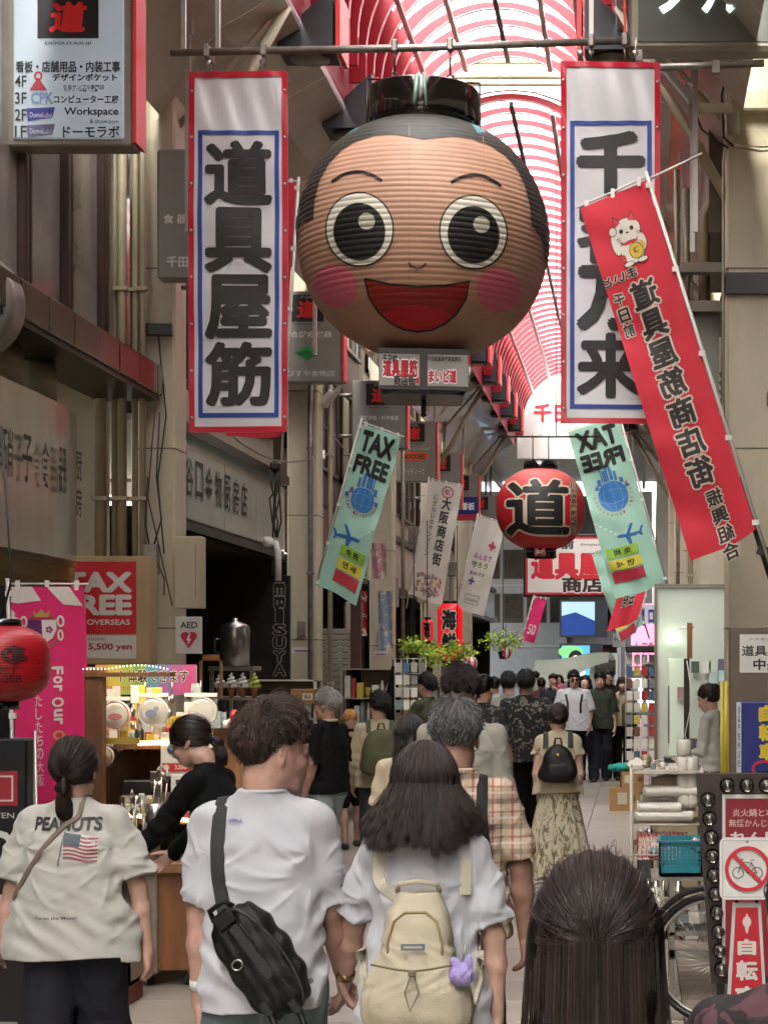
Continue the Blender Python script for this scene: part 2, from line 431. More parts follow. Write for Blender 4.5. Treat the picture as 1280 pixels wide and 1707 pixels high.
# far gable with red street name
b = MB(); pts = [(-1.5, 7.5), (1.5, 7.5)] + [(1.5 * math.cos(R(a)), 8.3 + 1.5 * math.sin(R(a))) for a in range(0, 181, 12)]
b.prism(pts, 49.2, 49.3); ge = b.build('gable_panel', M('gable_white', '#d8d6d2', .5, var=.03), roof)
art(T('千日前', -.3, 8.75, 1.5, .5, '#d02030', .03), flat(0, 49.18, 0), roof)

# ---- hanging light boxes (dark wedges with red edge strips)
def wedge(sx):
    r = thing('speaker_box', None, 'light fixture', (XC + sx * 1.4, 0, 8.25))
    b = MB(); s = sx
    b.prism([(0, 0), (0, -.62), (-.0 + s * .55, -.62), (s * .55, -.5)][::(1 if s > 0 else -1)], -.25, .25)
    b.build('housing', M('dark_grey_metal', '#34363a', .5, var=.1), r)
    b = MB(); b.b2(-s * .03, -s * .075, -.27, .27, -.65, -.05); b.build('edge_strip', M('strip_red', '#e03a3c', .4, var=0), r)
    b = MB(); b.lathe([(.16, 0), (.2, -.02), (.2, -.03), (.02, -.035)], (s * .27, 0, -.62), 16); b.build('lens', M('lens_dull', '#6d675a', .3), r)
    b = MB(); b.tube([(s * .2, 0, -.2), (s * .2, 0, .1)], .02, 6); b.tube([(s * .5, 0, -.5), (s * .6, 0, .0)], .02, 6); b.build('bracket', alu, r)
    return r
for sx in (-1, 1):
    w0 = wedge(sx); k = 0
    for Y in np.arange(15.4, 49, 2.6):
        o = w0 if k == 0 else copy_tree(w0)
        o.location = (XC + sx * 1.24, Y, 8.55); o['group'] = 'dark wedge light boxes under the vault edge'
        o['label'] = 'dark wedge light box with red edge, %s side of vault, %s' % ('left' if sx < 0 else 'right', ['first', 'second', 'third', 'fourth', 'fifth', 'sixth', 'seventh', 'eighth', 'ninth', 'tenth', 'eleventh', 'twelfth', 'thirteenth', 'fourteenth', 'fifteenth', 'sixteenth', 'seventeenth'][k] + ' from the entrance'); k += 1
# suspended vertical rods with little hangers, in pairs along each side
k = 0
for Y in (16.2, 17.0, 20.4, 22.6, 28.4, 30.6, 36, 42):
    for sx in (-1, 1):
        b = MB(); z0 = 5.6 if Y < 24 else 6.2
        b.box((0, 0, -.1), (.09, .09, .24)); b.box((0, 0, -(7.6 - z0) / 2), (.045, .045, 7.6 - z0))
        o = b.build('hanger_rod', alu, None, (XC + sx * 2.28, Y, 7.75)); 
        tag(o, 'square steel hanger rod dropping from the %s soffit, %s' % ('left' if sx < 0 else 'right', ['first', 'second', 'third', 'fourth', 'fifth', 'sixth', 'seventh', 'eighth'][k // 2] + ' along the street'), 'rod', 'hanger rods under the soffit'); k += 1

# ---- pillars
ORD = ['first', 'second', 'third', 'fourth', 'fifth', 'sixth', 'seventh', 'eighth', 'ninth', 'tenth', 'eleventh', 'twelfth']
def pillar(x0, x1, Y, h=8.3, label='', flip=1):
    r = thing('pillar', label, 'pillar', ((x0 + x1) / 2, Y, 0), group='cream arcade pillars'); w = x1 - x0
    b = MB(); b.box((0, .22, h / 2 + .6), (w, .44, h - 1.2), bev=.025); b.build('shaft', cream, r)
    b = MB(); b.box((0, .22, .6), (w + .03, .47, 1.2), bev=.02); b.build('base_cladding', M('base_grey', '#6b675f', .5, var=.1, dirt=.3), r)
    b = MB()
    for z in (2.2, 3.9, 5.6): b.box((0, .22, z), (w + .006, .446, .012))
    b.build('seam_band', M('seam_dark', '#6a614f', .6), r)
    b = MB(); b.box((0, .22, h + .1), (w + .12, .56, .25), bev=.03); b.build('capital', cream, r)
    return r
PY = [17.0, 24.6, 32.2, 39.8, 47.4]
for i, Y in enumerate(PY):
    r = pillar(XL - (.36 if i == 0 else .42), XL, Y, label='cream painted arcade pillar, %s down the left side of the street' % ORD[i])
    if i: 
        b = MB(); b.box((0, -.05, 2.35), (.11, .06, .2), bev=.01); b.box((0, -.09, 2.36), (.06, .02, .06)); b.build('switch_box', M('switch_grey', '#8a8378', .5), r)
        art(RECT(-.14, 2.02, .12, 2.1, '#d8d6d0', 0) + RECT(-.1, 2.035, .1, 2.055, '#8a4a90', 1), flat(0, -.003, 0), r, 'notice')
    if i == 0:
        b = MB(); b.box((.03, -.1, 5.0), (.3, .12, .1), rz=.1); b.build('strap', blackp, r)
for i, Y in enumerate(PY):
    r = pillar(XR, XR + (.62 if i == 0 else .45), Y, label='cream painted arcade pillar, %s down the right side of the street' % ORD[i])
    if i == 0:
        b = MB(); b.box((0, .2, 5.45), (.66, .5, .2), bev=.02); b.b2(-.32, .32, -.06, -.03, 5.35, 5.55); b.build('strap', blackp, r)
        b = MB(); b.box((.15, .0, 7.15), (.9, .3, .2), bev=.02); b.prism([(-.26, 6.9), (-.02, 6.9), (.1, 6.75), (-.26, 6.75)], -.02, .1); b.build('capital_block', cream2, r)
        b = MB(); b.tube([(-.24, -.06, 6.85), (-.24, -.06, 8.4)], .055, 10); b.tube([(-.34, -.04, 3.0), (-.34, -.04, 6.6), (-.3, -.06, 6.9), (-.34, -.04, 8.2)], .014, 6); b.tube([(-.3, -.1, 6.74), (0, -.12, 6.68), (.5, -.1, 6.72)], .018, 6); b.build('conduit', M('conduit_cream', '#b5ad98', .4, var=.1, dirt=.3), r)
        b = MB(); b.tube([(-.29, -.1, 7.5), (-.36, -.12, 7.2), (-.34, -.12, 6.8), (-.25, -.12, 6.72)], .012, 6); b.tube([(-.7, -.1, 7.3), (-.55, -.2, 6.85), (-.3, -.12, 6.7)], .01, 6); b.build('cable', blackp, r)

# ---- shop buildings behind the pillars
def facade(side, y0, y1, idx, hcol, wcol, header, name):
    """one shop front in the row: upper wall with windows, header panel, open or shuttered front"""
    x = XL - .5 if side < 0 else XR + .5; s = -side
    L = 'left' if side < 0 else 'right'
    r = thing('shop_building', name, 'building', (x, (y0 + y1) / 2, 0), group='shops along the arcade'); d = (y1 - y0) / 2 - .01
    wm = M('wall_%s' % wcol.strip('#'), wcol, .5, var=.12, scale=1.2, dirt=.35)
    b = MB(); b.b2(side * .1, side * 3, -d, d, 4.4, 11.5); b.build('upper_wall', wm, r)
    hm = M('header_%s' % hcol.strip('#'), hcol, .3, .3, var=.1, scale=1, dirt=.2)
    npan = 4; w = 2 * d / npan
    for k in range(npan):
        b = MB(); b.box((0, -d + w * (k + .5), 3.85), (.1, w - .012, .85), bev=.01); b.build('header_panel', hm, r)
    b = MB(); b.b2(-side * .05, side * .1, -d, d, 3.3, 3.4); b.b2(-side * .12, side * .2, -d, d, 4.3, 4.42); b.build('header_trim', darkmetal, r)
    # storey windows with frames and panes
    for zz in (4.9, 7.2):
        for k in range(3):
            yc = -d + 2 * d * (k + .5) / 3; ww = 2 * d / 3 - .35
            f = MB()
            for (a, c, e, g) in ((-ww / 2, ww / 2, zz, zz + .06), (-ww / 2, ww / 2, zz + 1.5, zz + 1.56), (-ww / 2, -ww / 2 + .05, zz, zz + 1.5), (ww / 2 - .05, ww / 2, zz, zz + 1.5), (-.02, .02, zz, zz + 1.5)): f.b2(-side * .02 + side * .1, side * .1 - side * .07, yc + a, yc + c, e, g)
            fo = f.build('window', brown, r)
            p = MB(); p.b2(side * .06, side * .085, yc - ww / 2, yc + ww / 2, zz + .03, zz + 1.53); p.build('pane', glass_d, fo)
    # interior: floor-deep box, dark, back wall
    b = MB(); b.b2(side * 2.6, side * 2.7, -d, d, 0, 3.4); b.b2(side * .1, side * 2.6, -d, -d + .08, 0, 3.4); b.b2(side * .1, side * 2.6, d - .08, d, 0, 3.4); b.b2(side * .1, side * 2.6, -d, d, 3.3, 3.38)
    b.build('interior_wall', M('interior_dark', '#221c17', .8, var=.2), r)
    if header: art(header, facing(s, s * .055, 0, 0), r)
    return r
JX = M('x', '#000000')
hdr2 = sum([T(c, -1.7 + .45 * k, 3.87, .34, .42, '#2c2a28', .012) for k, c in enumerate('谷口金物厨房店')], [])
facade(-1, 17.46, 24.58, 0, '#b4b4ac', '#a69d8a', hdr2, 'left shop with stainless header panel and dark open front beside the first pillar')
facade(-1, 25.06, 32.18, 1, '#5a3436', '#574240', [], 'left shop faced in maroon glass behind the second cream pillar')
facade(-1, 32.66, 39.78, 2, '#a8a292', '#b3a890', [], 'left shop between third and fourth pillars with beige header')
facade(-1, 40.26, 47.38, 3, '#7c6f62', '#a89c82', [], 'left shop with dark header between fourth and fifth pillars')
facade(-1, 47.86, 61, 4, '#b8b09e', '#b5ab93', [], 'farthest left shop at the end of the arcade')
facade(1, 17.46, 24.58, 5, '#a8a6a0', '#6f6456', [], 'right shop above the white partition, with grey header')
facade(1, 25.06, 32.18, 6, '#968775', '#a1957e', [], 'right shop behind the hanging mint flags')
facade(1, 32.66, 39.78, 7, '#a89c88', '#aba087', [], 'right shop with pale beige wall beyond the flags')
facade(1, 40.26, 61, 8, '#948a7a', '#aba087', [], 'farthest right shop row before the crossing street')
# near-left shop (in front of first pillar): ledge, mullions, columns, curved stainless fascia
nl = thing('shop_building', 'near left shop with brown mullioned windows over a polished steel ledge', 'building', (-4.45, 15, 0), group='shops along the arcade')
b = MB(); b.b2(-.6, -3, -5, 1.95, 4.7, 11.5); b.build('upper_wall', M('reveal_beige', '#8f8672', .5, var=.1), nl)
ledge = M('polished_steel', '#8a8177', .16, .85, var=.15, scale=.8)
yy = -3.2; k = 0
while yy < 1.9:
    b = MB(); y2 = min(yy + .62, 1.95); b.b2(0, -.5, yy + .006, y2 - .006, 4.38, 4.66, bev=.012); b.build('ledge_panel', ledge, nl); yy = y2
b = MB(); b.b2(-.02, -.6, -3.2, 1.9, 4.33, 4.375); b.build('ledge_soffit', darkmetal, nl)
r3 = random.Random(2); yy = -4.0
while yy < 1.8:
    b = MB(); b.b2(-.34, -.42, yy, yy + .09, 4.67, 9.5, bev=.01); b.build('mullion', brown, nl)
    b = MB(); b.b2(-.36, -.42, yy + .16, yy + .21, 4.67, 9.5, bev=.008); b.build('mullion', brown, nl)
    b = MB(); b.b2(-.41, -.43, yy + .21, yy + 1.04, 4.7, 9.5); b.build('pane', M('pane_reflect', '#a8a09a', .08, .5, var=.5, scale=.9), nl)
    yy += 1.05
for j, yy in enumerate((-1.9, -1.05, -.25)):
    b = MB(); b.tube([(-.5, yy, 3.5), (-.5, yy, 4.34)], .17, 20); b.lathe([(.2, 3.95), (.2, 4.3)], (-.5, yy, 0), 20); b.build('round_column', cream2, nl)
# curved stainless fascia with letters
stl = M('brushed_fascia', '#b5b2a6', .22, .75, var=.12, scale=1, stretch=(1, 6, .3))
def fas(u, v):
    y = -4.6 + 5.6 * u; x = -.1 - .0 * u - (.35 * max(0, (u - .72) / .28) ** 2); return (x - .1, y, 2.72 + 1.25 * v)
for k in range(7):
    b = MB(); b.sheet(lambda u, v: fas((k + u) / 7 - .0, v), 4, 2); b.sheet(lambda u, v: (fas((k + u) / 7, 0)[0] - v * .4, fas((k + u) / 7, 0)[1], 2.72), 4, 1); b.build('fascia_panel', stl, nl)
art(sum([T(c, -2.6 + .42 * k, 3.42, .22, .36, '#1d1b19', .01) for k, c in enumerate('道具硝子食器') ], []) + T('厨', -.08, 3.5, .16, .24, '#1d1b19', .01) + T('房', -.08, 3.2, .16, .24, '#1d1b19', .01), lambda u, v, h: np.stack([-.2 + h + .03, u, v], 1), nl)
b = MB(); b.b2(-.6, -2.9, -5, 1.9, 2.6, 2.72); b.build('canopy_soffit', M('soffit_yellow', '#8d7a45', .5), nl)
b = MB(); b.b2(-.5, -3, 1.86, 1.94, 2.6, 4.6); b.build('end_wall', cream2, nl)
b = MB(); b.b2(-2.9, -3, -5, 1.9, 0, 4.4); b.build('interior_wall', M('int_beige', '#7a6648', .6, var=.2), nl)
# vertical pipes beside the first pillar
pc = M('pipe_cream', '#a59a7e', .4, var=.1, dirt=.35)
for j, (x, rr) in enumerate(((-4.98, .055), (-4.86, .03), (-4.78, .045), (-4.67, .03), (-4.59, .03))):
    b = MB(); b.tube([(0, 0, 2.6), (0, 0, 9.5)], rr, 8)
    for z in (3.4, 5.35, 7.4): b.box((0, -.01, z), (rr * 2 + .04, rr * 2 + .02, .035))
    tag(b.build('drain_pipe', pc, None, (x, 16.75 + .04 * (j % 2), 0)), ['thick cream drain pipe farthest left beside the first pillar', 'thin cream conduit next to the thick drain pipe', 'middle cream pipe of the bundle by the first pillar', 'fourth thin pipe of the bundle beside the first pillar', 'thin cream pipe touching the left edge of the first pillar'][j], 'pipe', 'pipes beside the first left pillar')
# right-hand clutter high up: ducts, beams, pipes, louvres, shutters
du = thing('service_duct', 'dark ducts, beams and bent drain pipe high behind the right pillar', 'duct', (1.2, 20, 0))
b = MB(); b.box((-.28, 0, 6.9), (.35, 3.0, 1.2)); b.box((-.1, -.6, 6.0), (.3, 2, .9), rot=Matrix.Rotation(R(12), 3, 'Y')); b.build('duct_box', M('duct_grey', '#54493b', .5, .2, var=.2, dirt=.4), du)
b = MB(); b.tube([(-.42, -1.4, 8.2), (-.3, -1.4, 7.6), (-.34, -1.4, 7.1)], .08, 10); b.tube([(-.34, -1.4, 7.1), (-.34, -1.4, 6.75), (-.5, -1.4, 6.5), (-.5, -1.4, 4.2)], .065, 10); b.tube([(-.68, -1.3, 6.8), (-.68, -1.3, 5)], .04, 8); b.tube([(-.78, -1.3, 7), (-.78, -1.3, 5)], .03, 8); b.build('drain_pipe', M('pipe_brown', '#6e6048', .4, var=.1, dirt=.3), du)
b = MB()
for z in (5.45, 5.85): b.b2(-.75, .1, -1.7, -1.55, z, z + .1)
for x in (-.75, -.33, .0): b.b2(x, x + .06, -1.6, -1.5, 4.3, 5.95)
b.build('steel_frame', M('frame_grey', '#70685a', .5, .3, var=.2), du)
b = MB(); b.b2(-.7, -.35, -1.5, -1.45, 4.4, 5.6); b.build('window_panel', M('grey_green_panel', '#7d8078', .3, .2, var=.1), du)
b = MB()
for k in range(16): b.box((-.16, -1.62, 3.55 + k * .09), (.42, .03, .07), rot=Matrix.Rotation(R(-28), 3, 'Y'))
b.build('louvre_screen', M('louvre', '#6b675f', .5, .3, var=.2), du)

# far end: crossing street, buildings beyond
fe = thing('far_building', 'grey concrete building across the far street end with dark glass bays', 'building', (XC, 74, 0))
gy = M('far_grey', '#8d9094', .5, var=.1)
b = MB(); b.b2(-6, -1.1, 0, 6, 0, 9); b.b2(1.1, 1.5, 0, 5, 0, 9); b.b2(-1.1, 1.1, 2, 5, 4.2, 9); b.b2(1.5, 2.4, 0, 5, 3.6, 9); b.build('wall', M('far_wall', '#7d8288', .5, var=.1), fe)
b = MB(); b.b2(-1.1, 1.1, 1, 1.2, 0, 4.2); b.build('glass_front', M('far_dark', '#14161a', .2), fe)
b = MB(); b.b2(-1.15, 1.1, .3, .5, 2.7, 3.3); b.build('canopy_beam', gy, fe)
for zz in (3.6, 5.4, 7.2):
    for k in range(5):
        b = MB(); b.b2(-5.6 + .95 * k, -4.8 + .95 * k, -.03, .02, zz, zz + 1.2); wo = b.build('window', darkmetal, fe); b = MB(); b.b2(-5.55 + .95 * k, -4.85 + .95 * k, -.04, -.03, zz + .05, zz + 1.15); b.build('pane', glass_d, wo)
for zz in (1.3, 2.6, 5.1, 6.9): b = MB(); b.b2(-5.9, -1.15, -.06, 0, zz, zz + .08); b.build('string_course', gy, fe)
art(ELL(.0, 1.7, .75, .25, '#6a1420') + POLY([(-.3, 1.2), (.3, 1.2), (0, 2.5)], '#7a1826', 1) + POLY([(-.15, 2.2), (.4, 2.2), (.5, 2.6), (.1, 2.5), (-.4, 2.6)], '#9aa0a8', 2) + RECT(-1, .4, .9, 1.0, '#10141a', 1), lambda u, v, h: np.stack([u + .1, .98 - h, v + .6], 1), fe, 'poster')
b = MB(); b.b2(-14, -7, 0, 6, 0, 16); b.b2(2.6, 12, 1, 6, 0, 14); b.build('side_block', M('far_pale', '#a8a8a4', .5, var=.1), fe)
for k, (x, z, wd, hh, its, lab) in enumerate((
        (-2.35, 3.75, 1.35, 1.35, RECT(-.67, -.67, .67, .67, '#a8c8e8') + POLY([(-.67, -.67), (.67, -.67), (.67, -.1), (-.1, .25), (-.67, .1)], '#1c3c80', 1), 'bright screen showing a blue shape on pale sky, high at the street end'),
        (-2.45, 2.05, 1.15, 1.2, RECT(-.57, -.6, .57, .6, '#58b0d8') + ELL(-.2, .35, .5, .25, '#7ccc80', 1) + ELL(0, .05, .3, .36, '#1b1518', 2) + ELL(0, -.03, .18, .24, '#e8c8b8', 3) + ELL(0, -.5, .4, .16, '#e8f0f8', 2), 'bright screen with a dark haired woman, below the blue one'))):
    r = thing('video_screen', lab, 'screen', (x, 72.9, z))
    b = MB(); b.b2(-wd / 2 - .08, wd / 2 + .5, 0, .8, -hh / 2 - .08, hh / 2 + .08); b.build('housing', M('screen_house', '#3c4650', .4), r)
    its2 = [(V, Fs, M('lit_' + c.strip('#'), c, .4, var=0, emit=.12) if isinstance(c, str) else c, l) for V, Fs, c, l in its]
    art(its2, flat(0, -.01, 0), r, 'picture')
r = thing('pink_sign', 'pink and white advertising board with blue arrow at the street end', 'sign', (.42, 70, 2.75))
b = MB(); b.b2(-.62, .75, 0, .12, -1.1, 1.5); b.build('board', M('pinkb', '#e58cae', .5, var=0, emit=.25), r)
art(RECT(-.6, .7, .7, 1.45, '#e8e4ee') + POLY([(-.5, .9), (-.1, 1.35), (-.1, .6)], '#2a3a9a', 1) + T('ロロ', .3, 1.0, .5, .5, '#2a3a9a', .04) + T('人 三色食', 0, -.2, 1.1, .4, '#a82050', .03) + T('あべの', -.1, -.75, .8, .3, '#b04068', .02), flat(0, -.01, 0), r)
# road crossing + no parking sign + truck
plane_s('road', -20, 20, 62.6, 73.5, .004, M('asphalt', '#55544f', .8, var=.1))
r = thing('no_parking_sign', 'round blue and red no parking sign on a white pole at the street end', 'road sign', (-.62, 64, 0))
b = MB(); b.tube([(0, 0, 0), (0, 0, 3.7)], .06, 10); b.build('pole', white, r)
b = MB(); b.lathe([(.32, 0), (.32, .03)], (0, -.08, 3.35), 24, ax='y'); b.build('disc', M('sgn_red', '#cc2036', .4), r)
art(ELL(0, 0, .24, .24, '#1d4aa8') + STR([(-.18, .18), (.18, -.18)], .07, '#cc2036', 1), flat(0, -.115, 3.35), r)
b = MB(); b.box((0, -.06, 2.75), (.42, .03, .5), bev=.01); pl = b.build('plate', white, r); art(T('←8→', 0, 2.78, .34, .2, '#303030', .02), flat(0, -.08, 0), r)
r = thing('parked_truck', 'small truck under a loose white tarpaulin parked across the street end', 'truck', (-1.7, 66.5, 0), 0)
b = MB(); b.b2(-1.7, 1.1, -1.3, 1.3, .35, .8, bev=.05); b.build('chassis', M('truck_grey', '#7c8078', .4), r)
b = MB(); b.box((.55, 0, 1.55), (1.1, 1.7, 1.5), bev=.18); b.build('cab', M('cab_white', '#c9ccc6', .3, coat=.3), r)
b = MB(); b.b2(.2, .95, -.87, -.855, 1.5, 2.05); b.build('windscreen', glass_d, r)
tp = MB(); tp.sheet(lambda u, v: (-2.0 + 2.7 * u, -1.25 + 2.3 * v - (.35 if v == 0 else 0), (2.05 + .28 * u - .1 * math.sin(u * 3.1) - .12 * math.sin(6 * u + 3 * v) * (1 - v)) - (1.0 * (1 - u * .6) if v == 0 else 0)), 18, 8)
tp.build('tarpaulin', M('tarp', '#d4d6c4', .5, var=.05, scale=2, bump=.3, bscale=4), r)
b = MB()
for (x, yv) in ((-1.2, -1.1), (.6, -1.1), (-1.2, 1.1), (.6, 1.1)):
    w = MB(); w.lathe([(.05, -.1), (.33, -.1), (.36, -.05), (.36, .05), (.33, .1), (.05, .1)], (x, yv, .36), 20, ax='y'); w.build('wheel', blackp, r)

# the same street goes on behind the camera
facade(1, -29, 17.4, 9, '#8c8272', '#8e8570', [], 'right shop row beside the viewer, grey header and beige wall')
facade(-1, -29, 9.9, 10, '#8a8576', '#968c78', [], 'left shop row beside the viewer with beige wall')
pv2 = MB(); pv2.b2(-6.5, 3.2, -32, 1.2, -.02, .004); tag(pv2.build('pavement', tl[0]), 'pale paving near the viewer', kind='structure')

# flat roof added over the crossing to dim the far end
cr = thing('added_crossing_roof', 'pale flat canopy added to shade the crossing street at the far end', 'roof', (XC, 62, 0))
b = MB(); b.b2(-14, 12, -12.4, 14, 9.6, 9.7); b.build('added_roof_deck', M('added_roof_grey', '#8b8b88', .6), cr)
b = MB()
for x in range(-12, 12, 2): b.b2(x, x + .12, -12.4, 14, 9.3, 9.6)
b.build('added_roof_joist', M('added_roof_joist', '#6c6a66', .6), cr)
# ================================================================ HANGING THINGS
def ring_chain(x, y, z0, z1, parent=None, name='chain', lab=None):
    b = MB(); n = max(1, int((z1 - z0) / .06))
    for i in range(n):
        z = z0 + (i + .5) * (z1 - z0) / n
        p = [(x + (.013 * math.cos(t) if i % 2 else 0), y + (0 if i % 2 else .013 * math.cos(t)), z + .032 * math.sin(t)) for t in np.linspace(0, 6.28, 9)]
        b.tube(p, .004, 4, cap=False)
    return b.build(name, steel, parent)
YB = 14.5; SB = F / YB
def bx(px): return (px - VX) / SB
def bz(py): return CH - (py - VY) / SB
# cross pipe with clamps and drop rods
pp = thing('cross_pipe', 'galvanised pipe spanning the street above banners and the face lantern', 'pipe', (bx(285), YB, bz(88)))
b = MB(); b.tube([(0, 0, 0), (bx(700) - bx(285), 0, .04), (bx(1050) - bx(285), 0, .1)], .03, 12); b.build('pipe', galv, pp)
for px in (305, 362, 985):
    b = MB(); x = bx(px) - bx(285); b.box((x, .03, 1.1), (.035, .035, 2.2)); b.build('drop_rod', alu, pp)
for px in (345, 440, 658, 750, 985, 1041):
    b = MB(); x = bx(px) - bx(285); z = .1 * (x / 3.65); b.box((x, 0, z), (.05, .085, .1), bev=.01); b.tube([(x, 0, z - .05), (x, 0, z - .14)], .008, 6); b.build('clamp', galv, pp)
pq = thing('side_pipe', 'short galvanised pipe on the right pillar above the right banner', 'pipe', (bx(1080), YB + .15, bz(103)))
b = MB(); b.tube([(0, 0, 0), (bx(1275) - bx(1080), 0, .04)], .03, 12); b.box((.55, 0, 0), (.06, .09, .1)); b.build('pipe', galv, pq)

# ---- big white banners in red vinyl frames
vin = M('vinyl_white', '#c4c4c6', .28, var=.03, scale=3, coat=.2)
redv = M('vinyl_red', '#b2182e', .3, var=.06, scale=4, coat=.2)
def wob(u, v, y, x, z, amp=.012):
    return np.stack([x + u, y, z + v], 1)
def banner(name, label, x0, z0, w, h, chars, sx, lean=0.0):
    r = thing(name, label, 'banner', (x0, YB + .02, z0), group='tall white banners with blue frames')
    def surf(u, v, hh=0):
        u = np.asarray(u, float); v = np.asarray(v, float)
        dy = .014 * np.sin(v * 2.3 + sx) * np.sin(u * 4 + 1) + .006 * np.sin(v * 9 + u * 5 + sx) + .010 * np.exp(-((v - h + .25) / .3) ** 2) * np.sin(u * 30 + v * 8)
        return np.stack([u - lean * (h - v) * 0 + lean * (h - v), dy - hh, v], -1)
    b = MB(); fr = .046
    b.sheet(lambda a, c: tuple(surf(a * w, c * h, 0)), 24, 90); b.build('sheet', vin, r)
    b = MB()
    for (ax, az, bx_, bz_) in ((fr / 2, 0, fr / 2, h), (w - fr / 2, 0, w - fr / 2, h)):
        b.sheet(lambda a, c: tuple(surf(ax - fr / 2 + a * fr, c * h, .008)), 4, 90)
    for z in (0, h - fr): b.sheet(lambda a, c: tuple(surf(a * w, z + c * fr, .0095)), 24, 2)
    b.build('red_border', redv, r)
    b = MB()
    for k in range(8):
        for xx in (fr / 2, w - fr / 2):
            p = surf(xx, .12 + k * (h - .2) / 7.2, .011); b.lathe([(.012, 0), (.012, .003), (.005, .004)], tuple(p), 10, ax='y')
    b.build('eyelet', steel, r)
    its = FRAME(.075, .12, w - .07, h - .475, .036, '#1a3a86')
    n = len(chars); top = h - .55; hh = (top - .2) / n
    for i, ch in enumerate(chars): its += T(ch, w / 2 + .002, top - (i + .5) * hh, w - .25, hh * .97, '#171513', .052 if ch in '千万' else .034)
    art(its, lambda u, v, hg: surf(u, v, hg + .001), r, 'lettering', cut=(w / 24, h / 90), base=.004)
    for xx in (.16, w - .2):
        b = MB(); b.tube([(xx, 0, h - .02), (xx, 0, h + .1), (xx + .01, 0, h + .2)], .006, 6); b.lathe([(.02, 0), (.026, .006), (.02, .012)], (xx, -.01, h + .07), 10, ax='y'); b.build('hook', steel, r)
    return r
banner('banner', 'white banner with four bold black characters, left of the face lantern', bx(314), bz(720), (477 - 312) / SB, (720 - 118) / SB, '道具屋筋', 1, 0)
banner('banner', 'white banner reading 千客万来, partly behind the tilted red flag', bx(934), bz(706), (1098 - 932) / SB, (706 - 102) / SB, '千客万来', 4, 0)

# ---- the big round lantern with a painted boy's face (plain generic cartoon face)
LR = 208 / SB; LX, LZ = bx(706), bz(400); LH = 201 / SB
lan = thing('face_lantern', 'giant round paper lantern painted with a smiling boy face', 'lantern', (LX, YB, LZ))
NR = 46
def lrad(z):
    t = np.clip(z / LH, -1, 1); base = LR * np.sqrt(np.maximum(0, 1 - np.abs(t) ** 2.15))
    return base + .007 * np.abs(np.sin(math.pi * (z / LH) * NR / 2)) ** .7 * np.sqrt(np.maximum(0, 1 - t * t)) - .004 + .003 * np.sin(z * 9 + 1)
zt, zb_ = .965 * LH, -.985 * LH
b = MB()
def lsurf(u, v):
    z = zb_ + (zt - zb_) * v; a = 2 * math.pi * u; r_ = float(lrad(z)); return (r_ * math.sin(a), -r_ * math.cos(a), z)
b.sheet(lsurf, 120, 276); 
skin = M('lantern_skin', '#b38b72', .62, var=.1, scale=2.5, bump=.08, coat=.0, dirt=.2)
b.build('paper_body', skin, lan)
def lmap(u, v, h):
    v = np.clip(v, zb_, zt); r_ = lrad(v) + h + .002
    x = np.clip(u, -r_ * .9995, r_ * .9995); yy = -np.sqrt(np.maximum(1e-6, r_ ** 2 - x ** 2)); return np.stack([x, yy, v], 1)
def pxs(pts): return [((x - 706) / SB, (400 - y) / SB) for x, y in pts]
def lx(x): return (x - 706) / SB
def lz(y): return (400 - y) / SB
hair_p = '#33302a'
its = []
# hair on crown and down both sides (outline follows the lantern edge)
def edge(ys, s): return [((LR * math.sqrt(max(0, 1 - min(1, abs((400 - y) / 201)) ** 2.15)) + .03) * SB * s + 706, y) for y in ys]
L_in = [(532, 380), (534, 350), (542, 318), (556, 292), (576, 270), (600, 256), (630, 248), (662, 246), (706, 254), (750, 246), (782, 248), (812, 256), (836, 270), (856, 292), (868, 318), (876, 350), (878, 376)]
outL = edge([392, 370, 345, 320, 295, 270, 248, 228, 212, 204], -1); outR = edge([204, 212, 228, 248, 270, 295, 320, 345, 370, 396, 420, 438], 1)
its += POLY(pxs(outL + outR + [(905, 440), (898, 405), (880, 380)] + L_in[::-1] + [(510, 384)]), hair_p)
its += POLY(pxs([(583, 240), (596, 220), (612, 206), (619, 208), (610, 222), (596, 236)]), '#4f8f94', 1) + POLY(pxs([(778, 206), (796, 206), (806, 232), (792, 236)]), '#4f8f94', 1)
# ears
its += STR(pxs([(500, 420), (503, 395), (512, 383), (524, 383)]), .012, '#4a3326', 2) + STR(pxs([(876, 382), (890, 384), (902, 396), (908, 415)]), .012, '#4a3326', 2)
ink_ = '#1b1815'; sk2 = '#8c5c44'
def brow(p0, p1, p2, w):
    q = [((1 - t) ** 2 * p0[0] + 2 * t * (1 - t) * p1[0] + t * t * p2[0], (1 - t) ** 2 * p0[1] + 2 * t * (1 - t) * p1[1] + t * t * p2[1]) for t in np.linspace(0, 1, 24)]
    return STR(pxs(q), w, ink_, 2)
its += brow((562, 322), (602, 292), (642, 322), .022) + brow((748, 322), (788, 292), (828, 322), .022)
for (cx, cy, a, bb, px_, py_, pa, pb) in ((606, 396, 52, 55, 606, 400, 41, 44), (784, 396, 52, 55, 784, 400, 41, 44)):
    its += ELL(lx(cx), lz(cy), (a + 2.5) / SB, (bb + 2.5) / SB, ink_, 2, 56) + ELL(lx(cx), lz(cy), a / SB, bb / SB, '#cbc8b8', 3, 56)
    its += ELL(lx(px_), lz(py_), pa / SB, pb / SB, '#131210', 4, 48) + ELL(lx(px_ + 12), lz(py_ - 16), 13 / SB, 13 / SB, '#a9a595', 5, 30)
its += STR(pxs([(682, 446), (688, 452), (696, 454), (704, 452), (710, 446)]), .016, '#5a3a2a', 2)
